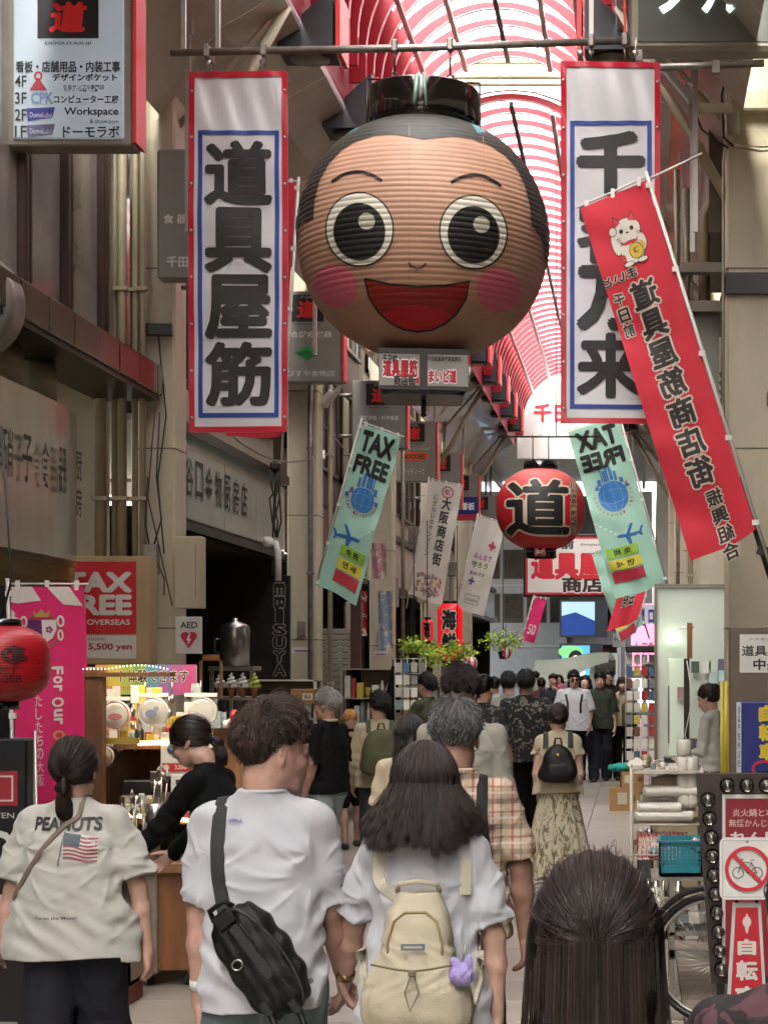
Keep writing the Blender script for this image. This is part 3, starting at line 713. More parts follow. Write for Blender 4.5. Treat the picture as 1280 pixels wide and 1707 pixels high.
# cheeks
for (cx, cy, a, bb) in ((566, 484, 36, 34), (826, 484, 36, 34)):
    its += ELL(lx(cx), lz(cy), a / SB, bb / SB, '#cc6676', 1, 40) + []
# open mouth
up = [(614, 472), (655, 480), (696, 482), (737, 480), (778, 472)]
lowm = [(772, 500), (758, 522), (740, 538), (718, 548), (696, 551), (674, 548), (652, 538), (634, 522), (620, 500)]
its += POLY(pxs(up + lowm), '#8e2018', 2)
cl = up + lowm + [up[0]]
its += STR(pxs(cl), .016, ink_, 5)
its += POLY(pxs([(640, 526), (660, 514), (696, 509), (732, 514), (752, 526), (738, 538), (717, 546), (696, 549), (675, 546), (654, 538)]), '#b8101c', 3)
its += RECT(lx(683), lz(560), lx(684), lz(230), '#a87c5e', 0) + RECT(lx(800), lz(560), lx(801), lz(240), '#ab7f60', 0)
PHI = math.atan2(LZ - CH, YB) * .8; CP, SP = math.cos(PHI), math.sin(PHI)
def paint_fix(V):
    # features sit on the round paper where they are seen from the street below it
    V = np.array(V, float); w_ = np.sqrt(np.maximum(0, LR ** 2 * .96 - V[:, 0] ** 2 - V[:, 1] ** 2)); V[:, 1] = V[:, 1] * CP - w_ * SP; return V
def densify(V, Fs):
    if len(Fs) == 1 and len(V) < 80:
        P_ = []; n = len(V)
        for i in range(n):
            a, c = V[i], V[(i + 1) % n]; k = max(1, int(np.linalg.norm(c - a) / .05)); P_ += [a + (c - a) * j / k for j in range(k)]
        return np.array(P_), [list(range(len(P_)))]
    return V, Fs
its = [(paint_fix(V), Fs, c, l) for (V, Fs), c, l in ((densify(V, Fs), c, l) for V, Fs, c, l in its)]
lan.rotation_euler = (0, 0, math.atan2(-LX, YB))
art(its, lmap, lan, 'painted_face', cut=(.06, (zt - zb_) / 276), gap=.0012, org=(0, zb_), base=.004)
b = MB(); rc = (800 - 616) / 2 / SB; zc0 = (400 - 205) / SB; zc1 = (400 - 156) / SB
b.lathe([(rc * .96, zc0 - .05), (rc, zc0), (rc, zc1), (rc * .985, zc1 + .012), (rc * .97, zc1), (rc * .97, zc0)], (0, 0, 0), 48); b.build('top_collar', M('gloss_black', '#0c0b0a', .12, var=0, coat=.5), lan)
b = MB()
for sx in (-1, 1): b.tube([(sx * rc * 1.01, -.1, zc0 - .05), (sx * rc * 1.01, 0, zc1 + .1)], .008, 6)
b.tube([(-rc * 1.01, 0, zc1 + .1), (rc * 1.01, 0, zc1 + .1)], .008, 6)
for px in (658, 750):
    x = lx(px); p = [(x + .03 * math.cos(t), 0, zc1 + .1 + .03 + .03 * math.sin(t)) for t in np.linspace(0, 6.28, 13)]; b.tube(p, .007, 6, cap=False); b.tube([(x, 0, zc1 + .16), (x, 0, bz(84) - LZ)], .009, 6)
b.build('hanging_frame', darkmetal, lan)
b = MB(); b.tube([(-.05, -rc - .01, zc1), (-.07, -rc - .02, zc0)], .02, 6); b.tube([(.0, -rc - .01, zc1 + .02), (.02, -rc - .02, zc0)], .012, 6); b.build('plastic_strap', M('strap_clear', '#7f9a88', .2, var=.1), lan)
# name plaque collar below: octagonal, two picture panels
b = MB(); zc = (400 - 632) / SB; hw = 72 / SB; hh = 31 / SB
for (xa, xb, ya, yb) in ((-hw, -.006, -.40, -.44), (-.006, hw, -.44, -.40)): b.prism([(xa, zc - hh), (xb, zc - hh), (xb, zc + hh + .02), (xa, zc + hh + .02)], -.44, -.36)
b.b2(-hw, hw, -.36, .36, zc - hh - .02, zc + hh + .03, bev=.05); b.build('plaque_frame', M('plaque_dark', '#17110f', .3), lan)
w_ = hw * .86
its = RECT(-w_ / 1 - .045, zc - hh * .82, -.03, zc + hh * .82, '#94918c') + RECT(.03, zc - hh * .82, w_ + .045, zc + hh * .82, '#94918c')
its += T('千日前', -hw * .75, zc + hh * .55, .11, .07, '#1b1818', .04) + T('道具屋筋', -hw * .52, zc + hh * .08, .27, .13, '#b8182c', .05, '#ffffff', .09) + T('商店街', -hw * .42, zc - hh * .55, .17, .085, '#1b1818', .04)
its += RECT(-.06, zc - hh * .7, -.035, zc - hh * .4, '#b8182c', 1)
its += T('千日前道具屋筋商店街', hw * .46, zc + hh * .6, .26, .04, '#1b1818', .02) + T('まいど道', hw * .42, zc - hh * .3, .22, .1, '#b8182c', .05, '#ffffff', .07)
art(its, flat(0, -.444, 0), lan, 'plaque_print')
b = MB(); b.tube([(0, 0, zc - hh - .02), (0, 0, zc - hh - .12)], .02, 8); b.lathe([(.001, zc - hh - .16), (.03, zc - hh - .14), (.001, zc - hh - .11)], n=10); b.build('tassel_hook', darkmetal, lan)

# ---- red round lantern with one big character
def round_lantern(name, label, x, y, z, R_, H_, col, capr, items, nr=40, group=None, pinch=2.3):
    r = thing(name, label, 'lantern', (x, y, z), group=group)
    def rad(zz): t = np.clip(zz / H_, -1, 1); return R_ * np.sqrt(np.maximum(0, 1 - np.abs(t) ** pinch)) + .25 * R_ / nr * np.abs(np.sin(math.pi * zz / H_ * nr / 2))
    b = MB(); 
    def sf(u, v): zz = -.95 * H_ + 1.9 * H_ * v; a = 2 * math.pi * u; q = float(rad(zz)); return (q * math.sin(a), -q * math.cos(a), zz)
    b.sheet(sf, 40, nr * 4); b.build('paper_body', col, r)
    b = MB(); b.lathe([(capr, .88 * H_), (capr, 1.12 * H_), (capr * .93, 1.12 * H_)], n=32); b.build('top_collar', M('gloss_black', '#0c0b0a'), r)
    b = MB(); b.lathe([(capr * .9, -1.16 * H_), (capr * .9, -.9 * H_)], n=32); b.lathe([(.01, -1.158 * H_), (capr * .9, -1.16 * H_)], n=32); b.build('bottom_collar', M('gloss_black', '#0c0b0a'), r)
    if items: art(items, lambda u, v, h: (lambda q, xx: np.stack([xx, -np.sqrt(np.maximum(1e-6, q ** 2 - xx ** 2)), v], 1))(rad(v) + h + .002, np.clip(u, -(rad(v)) * .995, rad(v) * .995)), r, 'lettering', cut=(.08, 1.9 * H_ / (nr * 4)), org=(0, -.95 * H_), base=.004)
    return r
# red paper: paler towards the top, the change broken up by noise
fr = bpy.data.materials.new('red_paper_pale_top'); fr.use_nodes = True; n_ = fr.node_tree.nodes; l_ = fr.node_tree.links; pb = n_['Principled BSDF']; pb.inputs['Roughness'].default_value = .5
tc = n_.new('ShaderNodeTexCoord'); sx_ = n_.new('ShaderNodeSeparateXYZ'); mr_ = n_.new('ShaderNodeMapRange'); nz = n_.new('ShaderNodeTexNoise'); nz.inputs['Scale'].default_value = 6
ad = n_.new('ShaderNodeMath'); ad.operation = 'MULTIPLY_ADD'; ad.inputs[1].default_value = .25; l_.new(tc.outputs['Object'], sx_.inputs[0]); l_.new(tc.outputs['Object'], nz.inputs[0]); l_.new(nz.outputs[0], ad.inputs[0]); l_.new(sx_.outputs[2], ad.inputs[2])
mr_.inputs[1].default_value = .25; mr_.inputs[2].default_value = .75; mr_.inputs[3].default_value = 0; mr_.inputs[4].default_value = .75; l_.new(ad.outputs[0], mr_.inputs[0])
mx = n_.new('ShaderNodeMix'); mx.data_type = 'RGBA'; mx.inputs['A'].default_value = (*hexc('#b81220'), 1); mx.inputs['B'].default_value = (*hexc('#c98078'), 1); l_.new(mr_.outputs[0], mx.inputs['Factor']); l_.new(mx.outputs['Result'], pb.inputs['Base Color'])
YL = 23.0; sl = F / YL
Rm, Hm = 74 / sl, 70 / sl
its = T('道', -.02 * 1, -.01, Rm * 1.42, Hm * 1.32, '#12100e', .028, '#c9b49c', .03) + T('千日前道具屋筋商店街', Rm * .76, .03, .075, Hm * 1.35, '#3a2a24', .02, '#b9a58c', .08, vert=True)
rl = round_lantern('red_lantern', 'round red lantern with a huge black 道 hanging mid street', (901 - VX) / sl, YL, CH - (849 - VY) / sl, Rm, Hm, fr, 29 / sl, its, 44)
b = MB(); z1 = (849 - 728) / sl; b.tube([(-.55, 0, z1), (.75, 0, z1)], .012, 6); b.tube([(-.1, 0, Hm * 1.1), (-.1, 0, z1)], .008, 5); b.tube([(.1, 0, Hm * 1.1), (.1, 0, z1)], .008, 5); b.tube([(.2, 0, z1), (.2, 0, 4.6)], .006, 5)
for k in range(12): b.tube([(-.55 + k * .11, 0, z1), (-.55 + k * .11, 0, z1 + .04)], .004, 4)
b.build('hanging_wire', darkmetal, rl)
art(RECT(-.07, -.05, .07, .06, '#b04048') + T('道具屋', 0, 0, .1, .05, '#e8d8d0', .02), flat(0, -28 / sl * .9 - .002, -1.03 * Hm), rl, 'seal')

# ---- directory signs of the arcade, each with the red 道 mark
def dsign(px_right, ptop, pbot, s, wpx, items, lab, lit=False):
    Y = F / s; x1 = (px_right - VX) / s; w = wpx / s; z0 = CH - (pbot - VY) / s; h = (pbot - ptop) / s
    r = thing('projecting_sign', lab, 'sign', (x1 - w / 2, Y, z0), group='projecting shop signs with the red mark')
    b = MB(); b.box((0, .12, h / 2), (w, .24, h), bev=.015); b.build('box', grey_sign if not lit else M('sign_frame_beige', '#8f8779', .4, .3, var=.1), r)
    b = MB(); b.b2(w / 2 + .004, w / 2 + .03, -.02, .26, .02, h - .02); b.build('edge_strip', M('strip_red', '#e03a3c'), r)
    if lit:
        b = MB(); b.box((0, -.01, h / 2), (w - .13, .03, h - .1), bev=.01); b.build('lit_panel', M('lit_white', '#a9b6be', .4, var=.05, scale=1, emit=.04), r)
    q = .44
    bw = w * .5
    its = RECT(-.24 * w, h - .05 - .36, .24 * w, h - .05, '#17110f') + T('道', 0, h - .245, .3 * w, .24, '#e8262c', .04, shear=.1) + T('DOGUYASUJI', 0, h - .45, .36 * w, .028, '#3a3834', .015)
    if not lit: its += T('千日前', 0, h - .085, .2 * w, .045, '#c8c4bc', .0)
    its += items(w, h)
    art(its, flat(0, -.027 if lit else -.002, 0), r, 'lettering')
    b = MB(); b.tube([(-w / 2 - .3, .12, h * .8), (-w / 2, .12, h * .8)], .03, 8); b.tube([(-w / 2 - .3, .12, h * .2), (-w / 2, .12, h * .2)], .03, 8); b.build('bracket', galv, r)
    return r
def it1(w, h):
    k = '#22201e'; L = T('看板・店舗用品・内装工事', 0, h - .59 - .04, w * .82, .085, k, .025)
    yy = h - .742; L += T('デザインポケット', .13, yy + .03, .5, .055, k, .035) + T('食品サンプル専門店', .12, yy - .045, .32, .035, k, .01) + RING(-.23, yy + .04, .025, .03, .014, '#c02838') + POLY([(-.3, yy - .07), (-.16, yy - .07), (-.23, yy + .03)], '#b4404e', 1)
    L += T('4F', -.365, yy, .09, .09, k, .01)
    yy -= .13; L += T('コンピューター工房', .14, yy - .01, .5, .065, k, .02) + T('サイン・内装・工事', .1, yy + .06, .26, .025, k, .01) + T('CPK', -.2, yy, .17, .09, '#7c94b8', .03) + T('3F', -.365, yy, .09, .09, k, .01)
    yy -= .13; L += T('Workspace', .18, yy + .02, .42, .075, k, .02) + T('& showroom', .28, yy - .05, .22, .032, k, .0) + POLY([(-.32, yy + .05), (-.1, yy + .06), (-.12, yy - .02), (-.31, yy - .05)], '#4a4a94', 1) + T('DomoLabo', -.21, yy, .17, .04, '#d8d8ec', .01) + T('2F', -.365, yy, .09, .09, k, .01)
    yy -= .13; L += T('ドーモラボ', .18, yy, .44, .09, k, .02) + POLY([(-.32, yy + .05), (-.1, yy + .06), (-.12, yy - .02), (-.31, yy - .05)], '#6a6a84', 1) + T('DomoLabo', -.21, yy + .005, .17, .04, '#d8d8ec', .01) + T('1F', -.365, yy, .09, .09, k, .01)
    return L
dsign(222, -22, 243, 215, 212, it1, 'lit white directory sign listing four floors, top left corner', True)
dsign(570, 485, 637, 125, 116, lambda w, h: T('総合厨房機器', 0, h - .58, w * .72, .085, '#d8d6d0', .02) + POLY([(-.17, h - .83), (0, h - .73), (.17, h - .83), (0, h - .93)], '#1c8f4a', 1) + T('EBISUYA', 0, h - .83, .21, .05, '#e8e8e8', .02) + T('えびすや金物店', -.0, h - 1.1, w * .8, .085, '#cfcdc6', .01), 'grey projecting sign with green diamond, left of the face lantern')
dsign(677, 634, 748, 101, 90, lambda w, h: T('道路漆器・料理食器', 0, h - .62, w * .72, .08, '#d8d6d0', .02), 'grey projecting sign behind the plaque under the face lantern')
dsign(727, 702, 803, 84, 74, lambda w, h: T('厨房・ホテル・レストランウェア', 0, h - .55, w * .72, .06, '#d8d6d0', .02) + ELL(0, h - .7, .31, .1, '#d8683c', 1) + T('GOODIES', 0, h - .7, .45, .09, '#3a1c10', .03) + T('グッディーズ', 0, h - 1.0, w * .5, .12, '#cfcdc6', .02), 'grey projecting sign with an orange oval above the white flag')
dsign(768, 755, 848, 75, 66, lambda w, h: T('包丁 刃物', 0, h - .8, w * .6, .1, '#d8d6d0', .02), 'grey projecting sign just behind the one with the orange oval')
dsign(797, 790, 867, 67, 60, lambda w, h: RECT(-w / 2, 0, w / 2, h * .5, '#16307c', 1) + T('暖簾 看板', 0, h * .3, w * .8, .18, '#e8e8e8', .04) + RECT(-w / 2, 0, w / 2, h * .12, '#c02030', 2), 'projecting sign with blue and white lower half, left of red lantern')
dsign(827, 825, 895, 60, 53, lambda w, h: T('鍋 釜', 0, h * .3, w * .6, .15, '#d8d6d0', .02), 'farthest grey projecting sign beside the red lantern')
# grey sign behind the left banner
r = thing('wall_sign', 'grey vertical sign with a white dot, half hidden by the left banner', 'sign', ((262 - VX) / 182, 16.48, CH - (465 - VY) / 182)); w, h = .7, 217 / 182
b = MB(); b.box((w / 2, .1, h / 2), (w, .2, h), bev=.02); b.build('box', grey_sign, r)
art(T('食 器', .17, h * .46, .22, .085, '#d8d6d0', .03) + T('千田', .19, h * .13, .2, .1, '#d8d6d0', .03) + ELL(.36, h * .31, .075, .1, '#d2d0c8', 1), flat(0, -.002, 0), r, 'lettering')
b = MB(); b.tube([(.2, .1, -.06), (.8, .1, -.06)], .02, 6); b.build('bracket', galv, r)
# top right neon sign and round sign at left edge
sr = 200.; r = thing('neon_sign', 'grey box sign with pale glowing ツルヤ at the top right', 'sign', ((1045 - VX) / sr, F / sr, CH - (84 - VY) / sr)); w, h = 1.6, .95
b = MB(); b.box((w / 2, .12, h / 2), (w, .24, h), bev=.04); b.build('frame', M('sign_frame_beige', '#8f8779'), r)
b = MB(); b.b2(.09, w - .02, -.012, 0, .07, h - .05); b.build('face', M('neon_face', '#54564f', .5, var=.15, scale=2), r)
its = [(V, Fs, M('neon_glow', '#c8e8d8', .4, var=0, emit=.5), l) for V, Fs, c, l in T('ツルヤ', .1 + .72, .55, 1.25, .52, '#fff', .012)]
art(its, flat(0, -.02, 0), r, 'lettering')
b = MB(); b.b2(-.03, -.012, -.02, .26, -.02, h); b.build('edge_strip', M('strip_red', '#e03a3c'), r)
b = MB(); b.box((.1, .02, -.04), (.05, .05, .09)); b.box((.95, .1, -.05), (.03, .05, .12)); b.build('hook', galv, r)
r = thing('round_sign', 'large round grey drum sign cut off by the left edge', 'sign', ((-48 - VX) / 230, F / 230, CH - (512 - VY) / 230))
b = MB(); b.lathe([(.02, -.06), (.2, -.08), (.2, .06), (.385, .06), (.4, 0), (.4, .3), (.38, .32)][2:], (0, 0, 0), 40, ax='y'); b.build('rim', M('drum_grey', '#8a8680', .35, .4), r)
b = MB(); b.lathe([(.0, .02), (.26, .02), (.27, .0)][::-1], (0, -.05, 0), 40, ax='y'); b.build('face', M('drum_dark', '#3c3f42', .3), r)

# ---- floodlights and cameras
for k, (px, py, s, mir, lab) in enumerate(((1128, 150, 178, 1, 'tilted flat floodlight on an arm high beside the right banner'), (547, 665, 120, -1, 'small white floodlight on the second left pillar'))):
    r = thing('floodlight', lab, 'light fixture', ((px - VX) / s, F / s, CH - (py - VY) / s), group='floodlights on the pillars')
    rot = Matrix.Rotation(R(-40 * mir), 3, 'Y')
    b = MB(); b.box((0, 0, 0), (.1, .3, .42) if mir > 0 else (.1, .25, .25), rot=rot, bev=.02); b.build('housing', alu if mir > 0 else white, r)
    b = MB(); b.box((-.06 * mir, 0, .03), (.02, .34, .5) if mir > 0 else (.02, .26, .3), rot=rot); b.build('glass_plate', M('flood_plate', '#c9c5bb', .3), r)
    b = MB(); b.box((.3 * mir, .02, -.17), (.45, .06, .09), bev=.01); b.tube([(.02 * mir, 0, -.05), (.12 * mir, .02, -.16)], .02, 6); b.tube([(.1 * mir, 0, .06), (.25 * mir, 0, -.02), (.45 * mir, 0, -.15)], .008, 5); b.build('arm', cream, r)
# ---- nobori flags on slanting poles
def flag(label, P0, Udir, Vdir, w, L, cloth, items, wave=.03, seed=0, mir=False, pole_len=None, group='advertising flags on slanting poles', printname='print', taper=0.0, curl=0., name='pole_flag'):
    """P0: top corner at the pole; Udir across, Vdir down the cloth; pole runs along Vdir through P0"""
    U = Vector(Udir).normalized(); V = Vector(Vdir).normalized(); N = U.cross(V); 
    if N.y > 0: N = -N
    r = thing(name, label, 'flag', P0, group=group)
    U_, V_, N_ = (np.array(q) for q in (U, V, N)); g = random.Random(seed); ph = [g.uniform(0, 6.28) for _ in range(6)]
    def sf(u, v, h=0):
        u = np.asarray(u, float); v = np.asarray(v, float); d = u / w; e = v / L
        off = wave * (np.sin(v * 4.2 + ph[0] + 2 * d) * d + .5 * np.sin(v * 9 + ph[1] + u * 6) * d ** 1.5 + .35 * np.sin(u * 16 + ph[2] + v * 1.5)) + .35 * wave * np.sin(v * 17 + u * 9 + ph[3]) * d * .6
        off = off - curl * e ** 6 * d
        uu = u * (1 - taper * np.sin(e * 3.1)) ; vv = v + .02 * np.sin(u * 8 + ph[4]) * e + .05 * d * e ** 3
        return uu[..., None] * U_ + vv[..., None] * V_ + (off + h)[..., None] * N_ if uu.ndim else uu * U_ + vv * V_ + (off + h) * N_
    b = MB(); nv = max(24, int(L * 22)); b.sheet(lambda a, c: tuple(sf(a * w, c * L)), 14, nv); b.build('cloth', cloth, r)
    if items: art(items, lambda u, v, h: sf(np.clip(u, 0, w), L - v, h + .001), r, printname, cut=(w / 14, L / nv), base=.004)
    pl = pole_len or L + .25
    b = MB(); a0 = V * -.06; b.tube([tuple(a0 - U * .02), tuple(V * pl - U * .02)], .014, 8); b.tube([tuple(a0 - U * .03 + V * .04), tuple(a0 + U * (w + .03) + V * .04)], .008, 6); b.build('pole', M('pole_white', '#cfccc4', .35, var=.05), r)
    for k in range(5): q = V * (.05 + k * (L - .1) / 4); b = MB(); b.box(tuple(q - U * .01), (.05, .03, .04)); b.build('loop', white, r)
    for k in (0.1, .5, .9): b = MB(); b.box(tuple(U * (w * k) + V * -.01), (.03, .02, .07)); b.build('loop', white, r)
    return r
def dirpx(a, b, s, dy=0.): return Vector(((b[0] - a[0]) / s, dy, -(b[1] - a[1]) / s))
mint = M('cloth_mint', '#9cc7b4', .8, var=.05, scale=3, sheen=.3)
redc = M('cloth_red', '#bf1a30', .75, var=.07, scale=3, sheen=.3)
wht = M('cloth_white', '#cfcac0', .85, var=.05, scale=3)
pnk = M('cloth_pink', '#cf1f66', .75, var=.08, scale=2)
def mint_items(w, L, mir=False):
    m = (lambda x: w - x) if mir else (lambda x: x)
    I = T('TAX', w * .5, L - .17 * 1.15, w * .8, .26, '#1c1a18', .05, mir=mir) + T('FREE', w * .5, L - .5, w * .84, .22, '#1c1a18', .05, mir=mir)
    cy_ = L * .57; R0 = w * .32; bl = '#2f6fae'
    for k, (dx, hh, ww) in enumerate(((-.17, .05, .05), (-.1, .11, .035), (-.045, .16, .04), (.01, .17, .035), (.05, .13, .04), (.09, .2, .018), (.14, .07, .05), (-.22, .03, .05), (.19, .03, .05))):
        yb = cy_ + math.sqrt(max(0, R0 ** 2 - dx ** 2)) - .01; I += RECT(w / 2 + dx - ww / 2, yb, w / 2 + dx + ww / 2, yb + hh + .02, bl, 1)
    I += ELL(w / 2, cy_, R0 * .9, R0 * .9, bl, 1) + RING(w / 2, cy_, R0 * .55, R0 * .88, .006, '#6a9cc8', 2) + RING(w / 2, cy_, R0 * .88, R0 * .4, .006, '#6a9cc8', 2) + STR([(w / 2, cy_ - R0 * .88), (w / 2, cy_ + R0 * .88)], .006, '#6a9cc8', 2)
    txt = 'WELCOME TO OSAKA DOGUYASUJI '
    for k, c in enumerate(txt):
        if c == ' ': continue
        a = math.pi * 1.25 - 2 * math.pi * k / len(txt); I += T(c, w / 2 + R0 * 1.12 * math.cos(a) * (-1 if mir else 1), cy_ + R0 * 1.12 * math.sin(a), .03, .035, '#b83a4a', .02, rot=(a - math.pi / 2) * (-1 if mir else 1), mir=mir)
    # aeroplane with dashed trail
    ax, ay = m(w * .42), L * .325; q = -1 if mir else 1; bl2 = '#2a66a6'
    I += [(np.array([(x * q + ax, y + ay) for x, y in p]), [list(range(len(p)))], bl2, 2) for p in ([(-.2, .0), (-.15, .02), (.12, .05), (.17, .035), (.14, .01), (-.1, -.02)], [(-.02, .03), (.03, .035), (-.06, .16), (-.1, .16)], [(-.02, .0), (.05, .01), (.02, -.11), (-.02, -.11)], [(-.19, .0), (-.15, .01), (-.2, .08), (-.23, .08)], [(-.18, 0), (-.14, 0), (-.17, -.05), (-.2, -.05)])]
    for k in range(6): I += STR([(m(w * (.55 + .08 * k)), L * (.33 + .02 * k)), (m(w * (.59 + .08 * k)), L * (.34 + .02 * k))], .018, '#cfe2da', 1)
    for k in range(3): I += STR([(m(w * (.04 + .08 * k)), L * (.35 - .012 * k)), (m(w * (.08 + .08 * k)), L * (.345 - .012 * k))], .018, '#cfe2da', 1)
    for j, (c, t, hh, tc_) in enumerate((('#8fba3c', '免 税', .13, '#20301a'), ('#cfc640', '면 세', .14, '#2a2812'), ('#b0293c', "Exemption d'Impôt", .15, '#3a1016'))):
        yc = L * .25 - j * .165; x0 = m(w * .62); I += RECT(x0 - w * .31, yc - hh / 2, x0 + w * .31, yc + hh / 2, c, 3 + j)
        if j < 2: I += T(t, x0, yc, w * .34, .08, tc_, .03, mir=mir)
        else: I += T('Exemption', x0, yc + .03, w * .42, .05, tc_, .02, mir=mir) + T("d'Impôt", x0, yc - .035, w * .3, .05, tc_, .02, mir=mir)
    I = [(V, Fs, c, l + (3 if c in ('#20301a', '#2a2812', '#3a1016') else 0)) for V, Fs, c, l in I]
    return I
def fl(px, py, s): return Vector(((px - VX) / s, F / s, CH - (py - VY) / s))
s = 130.; w, L = 72 / s, 312 / s
flag('mint green TAX FREE flag leaning left under the face lantern', fl(603, 706, s), dirpx((603, 706), (658, 726), s, -.05), dirpx((603, 706), (532, 965), s), w, L * .9, mint, mint_items(w, L * .9), .03, 1, pole_len=2.15)
s = 120.; w, L = 88 / s, 318 / s
flag('mint flag with mirrored TAX FREE hanging right of the red lantern', fl(1030, 695, s), dirpx((1030, 695), (938, 722), s, .05), dirpx((1030, 695), (1098, 935), s), w, L * .9, mint, mint_items(w, L * .9), .035, 2, pole_len=2.5)
s = 96.; flag('distant mint flag behind the mirrored one, lower end crumpled', fl(1030, 905, s), dirpx((1030, 905), (985, 925), s, .05), dirpx((1030, 905), (1072, 1040), s), .5, 1.5, mint, [(V[:, [0, 1]], Fs, c, l) for V, Fs, c, l in mint_items(.5, 1.5) if c in ('#8fba3c', '#cfc640', '#b0293c')], .05, 5)
s = 100.; flag('short red flag fluttering below the mirrored mint flag', fl(1085, 955, s), dirpx((1085, 955), (1030, 975), s, .1), dirpx((1085, 955), (1062, 1035), s), .55, .8, redc, T('会商', .3, .5, .22, .3, '#1c1a18', .03, '#d8c8c0', .05), .09, 9)
s = 90.; w, L = 56 / s, 210 / s
flag('white flag with 大阪商店街 in black, tilted left', fl(716, 800, s), dirpx((716, 800), (776, 812), s, -.05), dirpx((716, 800), (683, 990), s), w, L * .93, wht,
     T('大阪商店街', w * .62, L * .55, .17, L * .55, '#2a2826', .03, vert=True) + T('にぎわいキャンペーン', w * .28, L * .58, .08, L * .5, '#4a4846', .01, vert=True) + RING(w * .6, L * .86, .1, .1, .02, '#b83a48') + T('阪', w * .6, L * .86, .1, .1, '#b83a48', .02) + sum([ELL(w * (.15 + .7 * RNG.random()), L * (.03 + .17 * RNG.random()), .03, .03, ['#a87468', '#8f8a80', '#c09a70', '#7a7470'][k % 4], 1, 8) for k in range(60)], []), .02, 3)
s = 77.; w, L = 48 / s, 168 / s
flag('pale flag with coloured crosses and small kana, farther down', fl(797, 860, s), dirpx((797, 860), (836, 872), s, -.05), dirpx((797, 860), (763, 1003), s), w, L * .93, wht,
     T('みんなで', w * .5, L * .55, .4, .13, '#a85a90', .04) + T('守ろう', w * .45, L * .47, .36, .13, '#6a8a4a', .04) + T('おおさか', w * .45, L * .38, .34, .08, '#4a4846', .02) + T('+', w * .72, L * .68, .16, .2, '#b83a58', .04) + T('+', w * .3, L * .3, .14, .16, '#6a5a98', .04) + T('OSAKA', w * .45, L * .12, .25, .07, '#4a4846', .01) + FRAME(w * .2, L * .08, w * .7, L * .17, .01, '#4a4846', 1), .02, 4)
# big tilted red flag with a lucky cat
s = 216.; P0 = fl(1076, 300, s); Ud = dirpx((1076, 300), (966, 346), s, .05); Vd = dirpx((1076, 300), (1258, 884), s, -.1); w = 119 / s; L = 612 / s
I = []
def cat(cx, cy, k):
    o = '#1c1814'; wc = '#cfc8ba'; I = []
    def e(x, y, a, b, c, l, rot=0, n=28): return ELL(cx + x * k, cy + y * k, a * k, b * k, c, l, n, rot)
    for (x, y, a, b) in ((0, -.62, .42, .46), (0, .12, .5, .42), (-.5, -.2, .16, .42), (.42, -.42, .15, .3)): I += e(x, y, a + .025, b + .025, o, 1) + e(x, y, a, b, wc, 2)
    for sx in (-1, 1):
        I += POLY([(cx + (sx * .42) * k, cy + .3 * k), (cx + sx * .36 * k, cy + .78 * k), (cx + sx * .1 * k, cy + .46 * k)], o, 1) + POLY([(cx + (sx * .39) * k, cy + .33 * k), (cx + sx * .345 * k, cy + .7 * k), (cx + sx * .14 * k, cy + .45 * k)], '#c0303c', 3)
        I += e(sx * .26, -1.05, .2, .1, o, 2) + e(sx * .26, -1.05, .175, .08, wc, 3) + e(sx * .2, .14, .07, .08, o, 4)
        for q in (-.05, -.12): I += STR([(cx + sx * .3 * k, cy + q * k), (cx + sx * .46 * k, cy + (q * 1.3) * k)], .004, o, 4)
    I += e(-.5, .25, .15, .17, o, 3) + e(-.5, .25, .125, .145, wc, 4) + e(0, .03, .05, .035, o, 4) + e(0, -.32, .3, .07, '#b8202c', 3) + e(.12, -.68, .26, .3, o, 4) + e(.12, -.68, .235, .275, '#c8a820', 5) + T('銭', cx + .12 * k, cy - .68 * k, .2 * k, .26 * k, '#3a2c0c', .02)
    I += e(.38, -.55, .1, .16, '#c8a820', 3) + e(-.38, -.8, .08, .14, '#b8402c', 3)
    return [(V, Fs, c, (l if c != '#3a2c0c' else 6)) for V, Fs, c, l in I]
# text on this flag is seen from its back for the main column (mirrored cloth)
MR = False
for V, Fs, c, l in cat(0, 0, .215): I.append((V * np.array([-1, 1]) + np.array([w * .47, L - .33]), Fs, c, l))
dk, ol = '#221c1a', '#c9b8a8'
I += T('千日前', w * .86, L - .90, .085, .36, dk, .03, ol, .07, vert=True, mir=MR) + T('まいど', w * .78, L - .62, .3, .075, dk, .03, ol, .07, mir=MR, rot=.0)
I += T('道具屋筋商店街', w * .5, L - 1.52, .21, 1.66, dk, .035, ol, .06, vert=True, mir=MR, gap=1.08)
I += T('振興組合', w * .42, L - 2.66, .13, .56, dk, .03, ol, .07, vert=True, mir=MR)
flag('long tilted red flag with a white lucky cat, right side', P0, Ud, Vd, w, L, redc, I, .03, 6, pole_len=3.35)
r = thing('flag_bracket', 'dark steel pole holder on the right pillar gripping the red flag pole', 'bracket', fl(1232, 795, s) + Vector((0, .0, 0)))
b = MB(); d_ = Vd.normalized(); b.tube([(0, .02, 0), tuple(d_ * .95)], .03, 10); b.tube([(.2, .02, -.62), (.45, .3, -.55)], .02, 6); b.box(tuple(d_ * .6), (.09, .08, .07), rot=Matrix.Rotation(R(17), 3, 'Y')); b.build('clamp_tube', darkmetal, r)
b = MB(); b.tube([tuple(P0 + Vector((0, .02, 0)) - r.location), tuple(fl(1170, 256, s) - r.location)], .01, 6); b.build('stay_rod', M('pole_white', '#c'), r)
# small red flag behind the left banner
s = 165.; flag('small red flag showing below and beside the left banner', fl(494, 305, s), Vector((-1, .02, .02)), Vector((-.06, 0, -1)), .55, 2.55, redc, [], .03, 8)
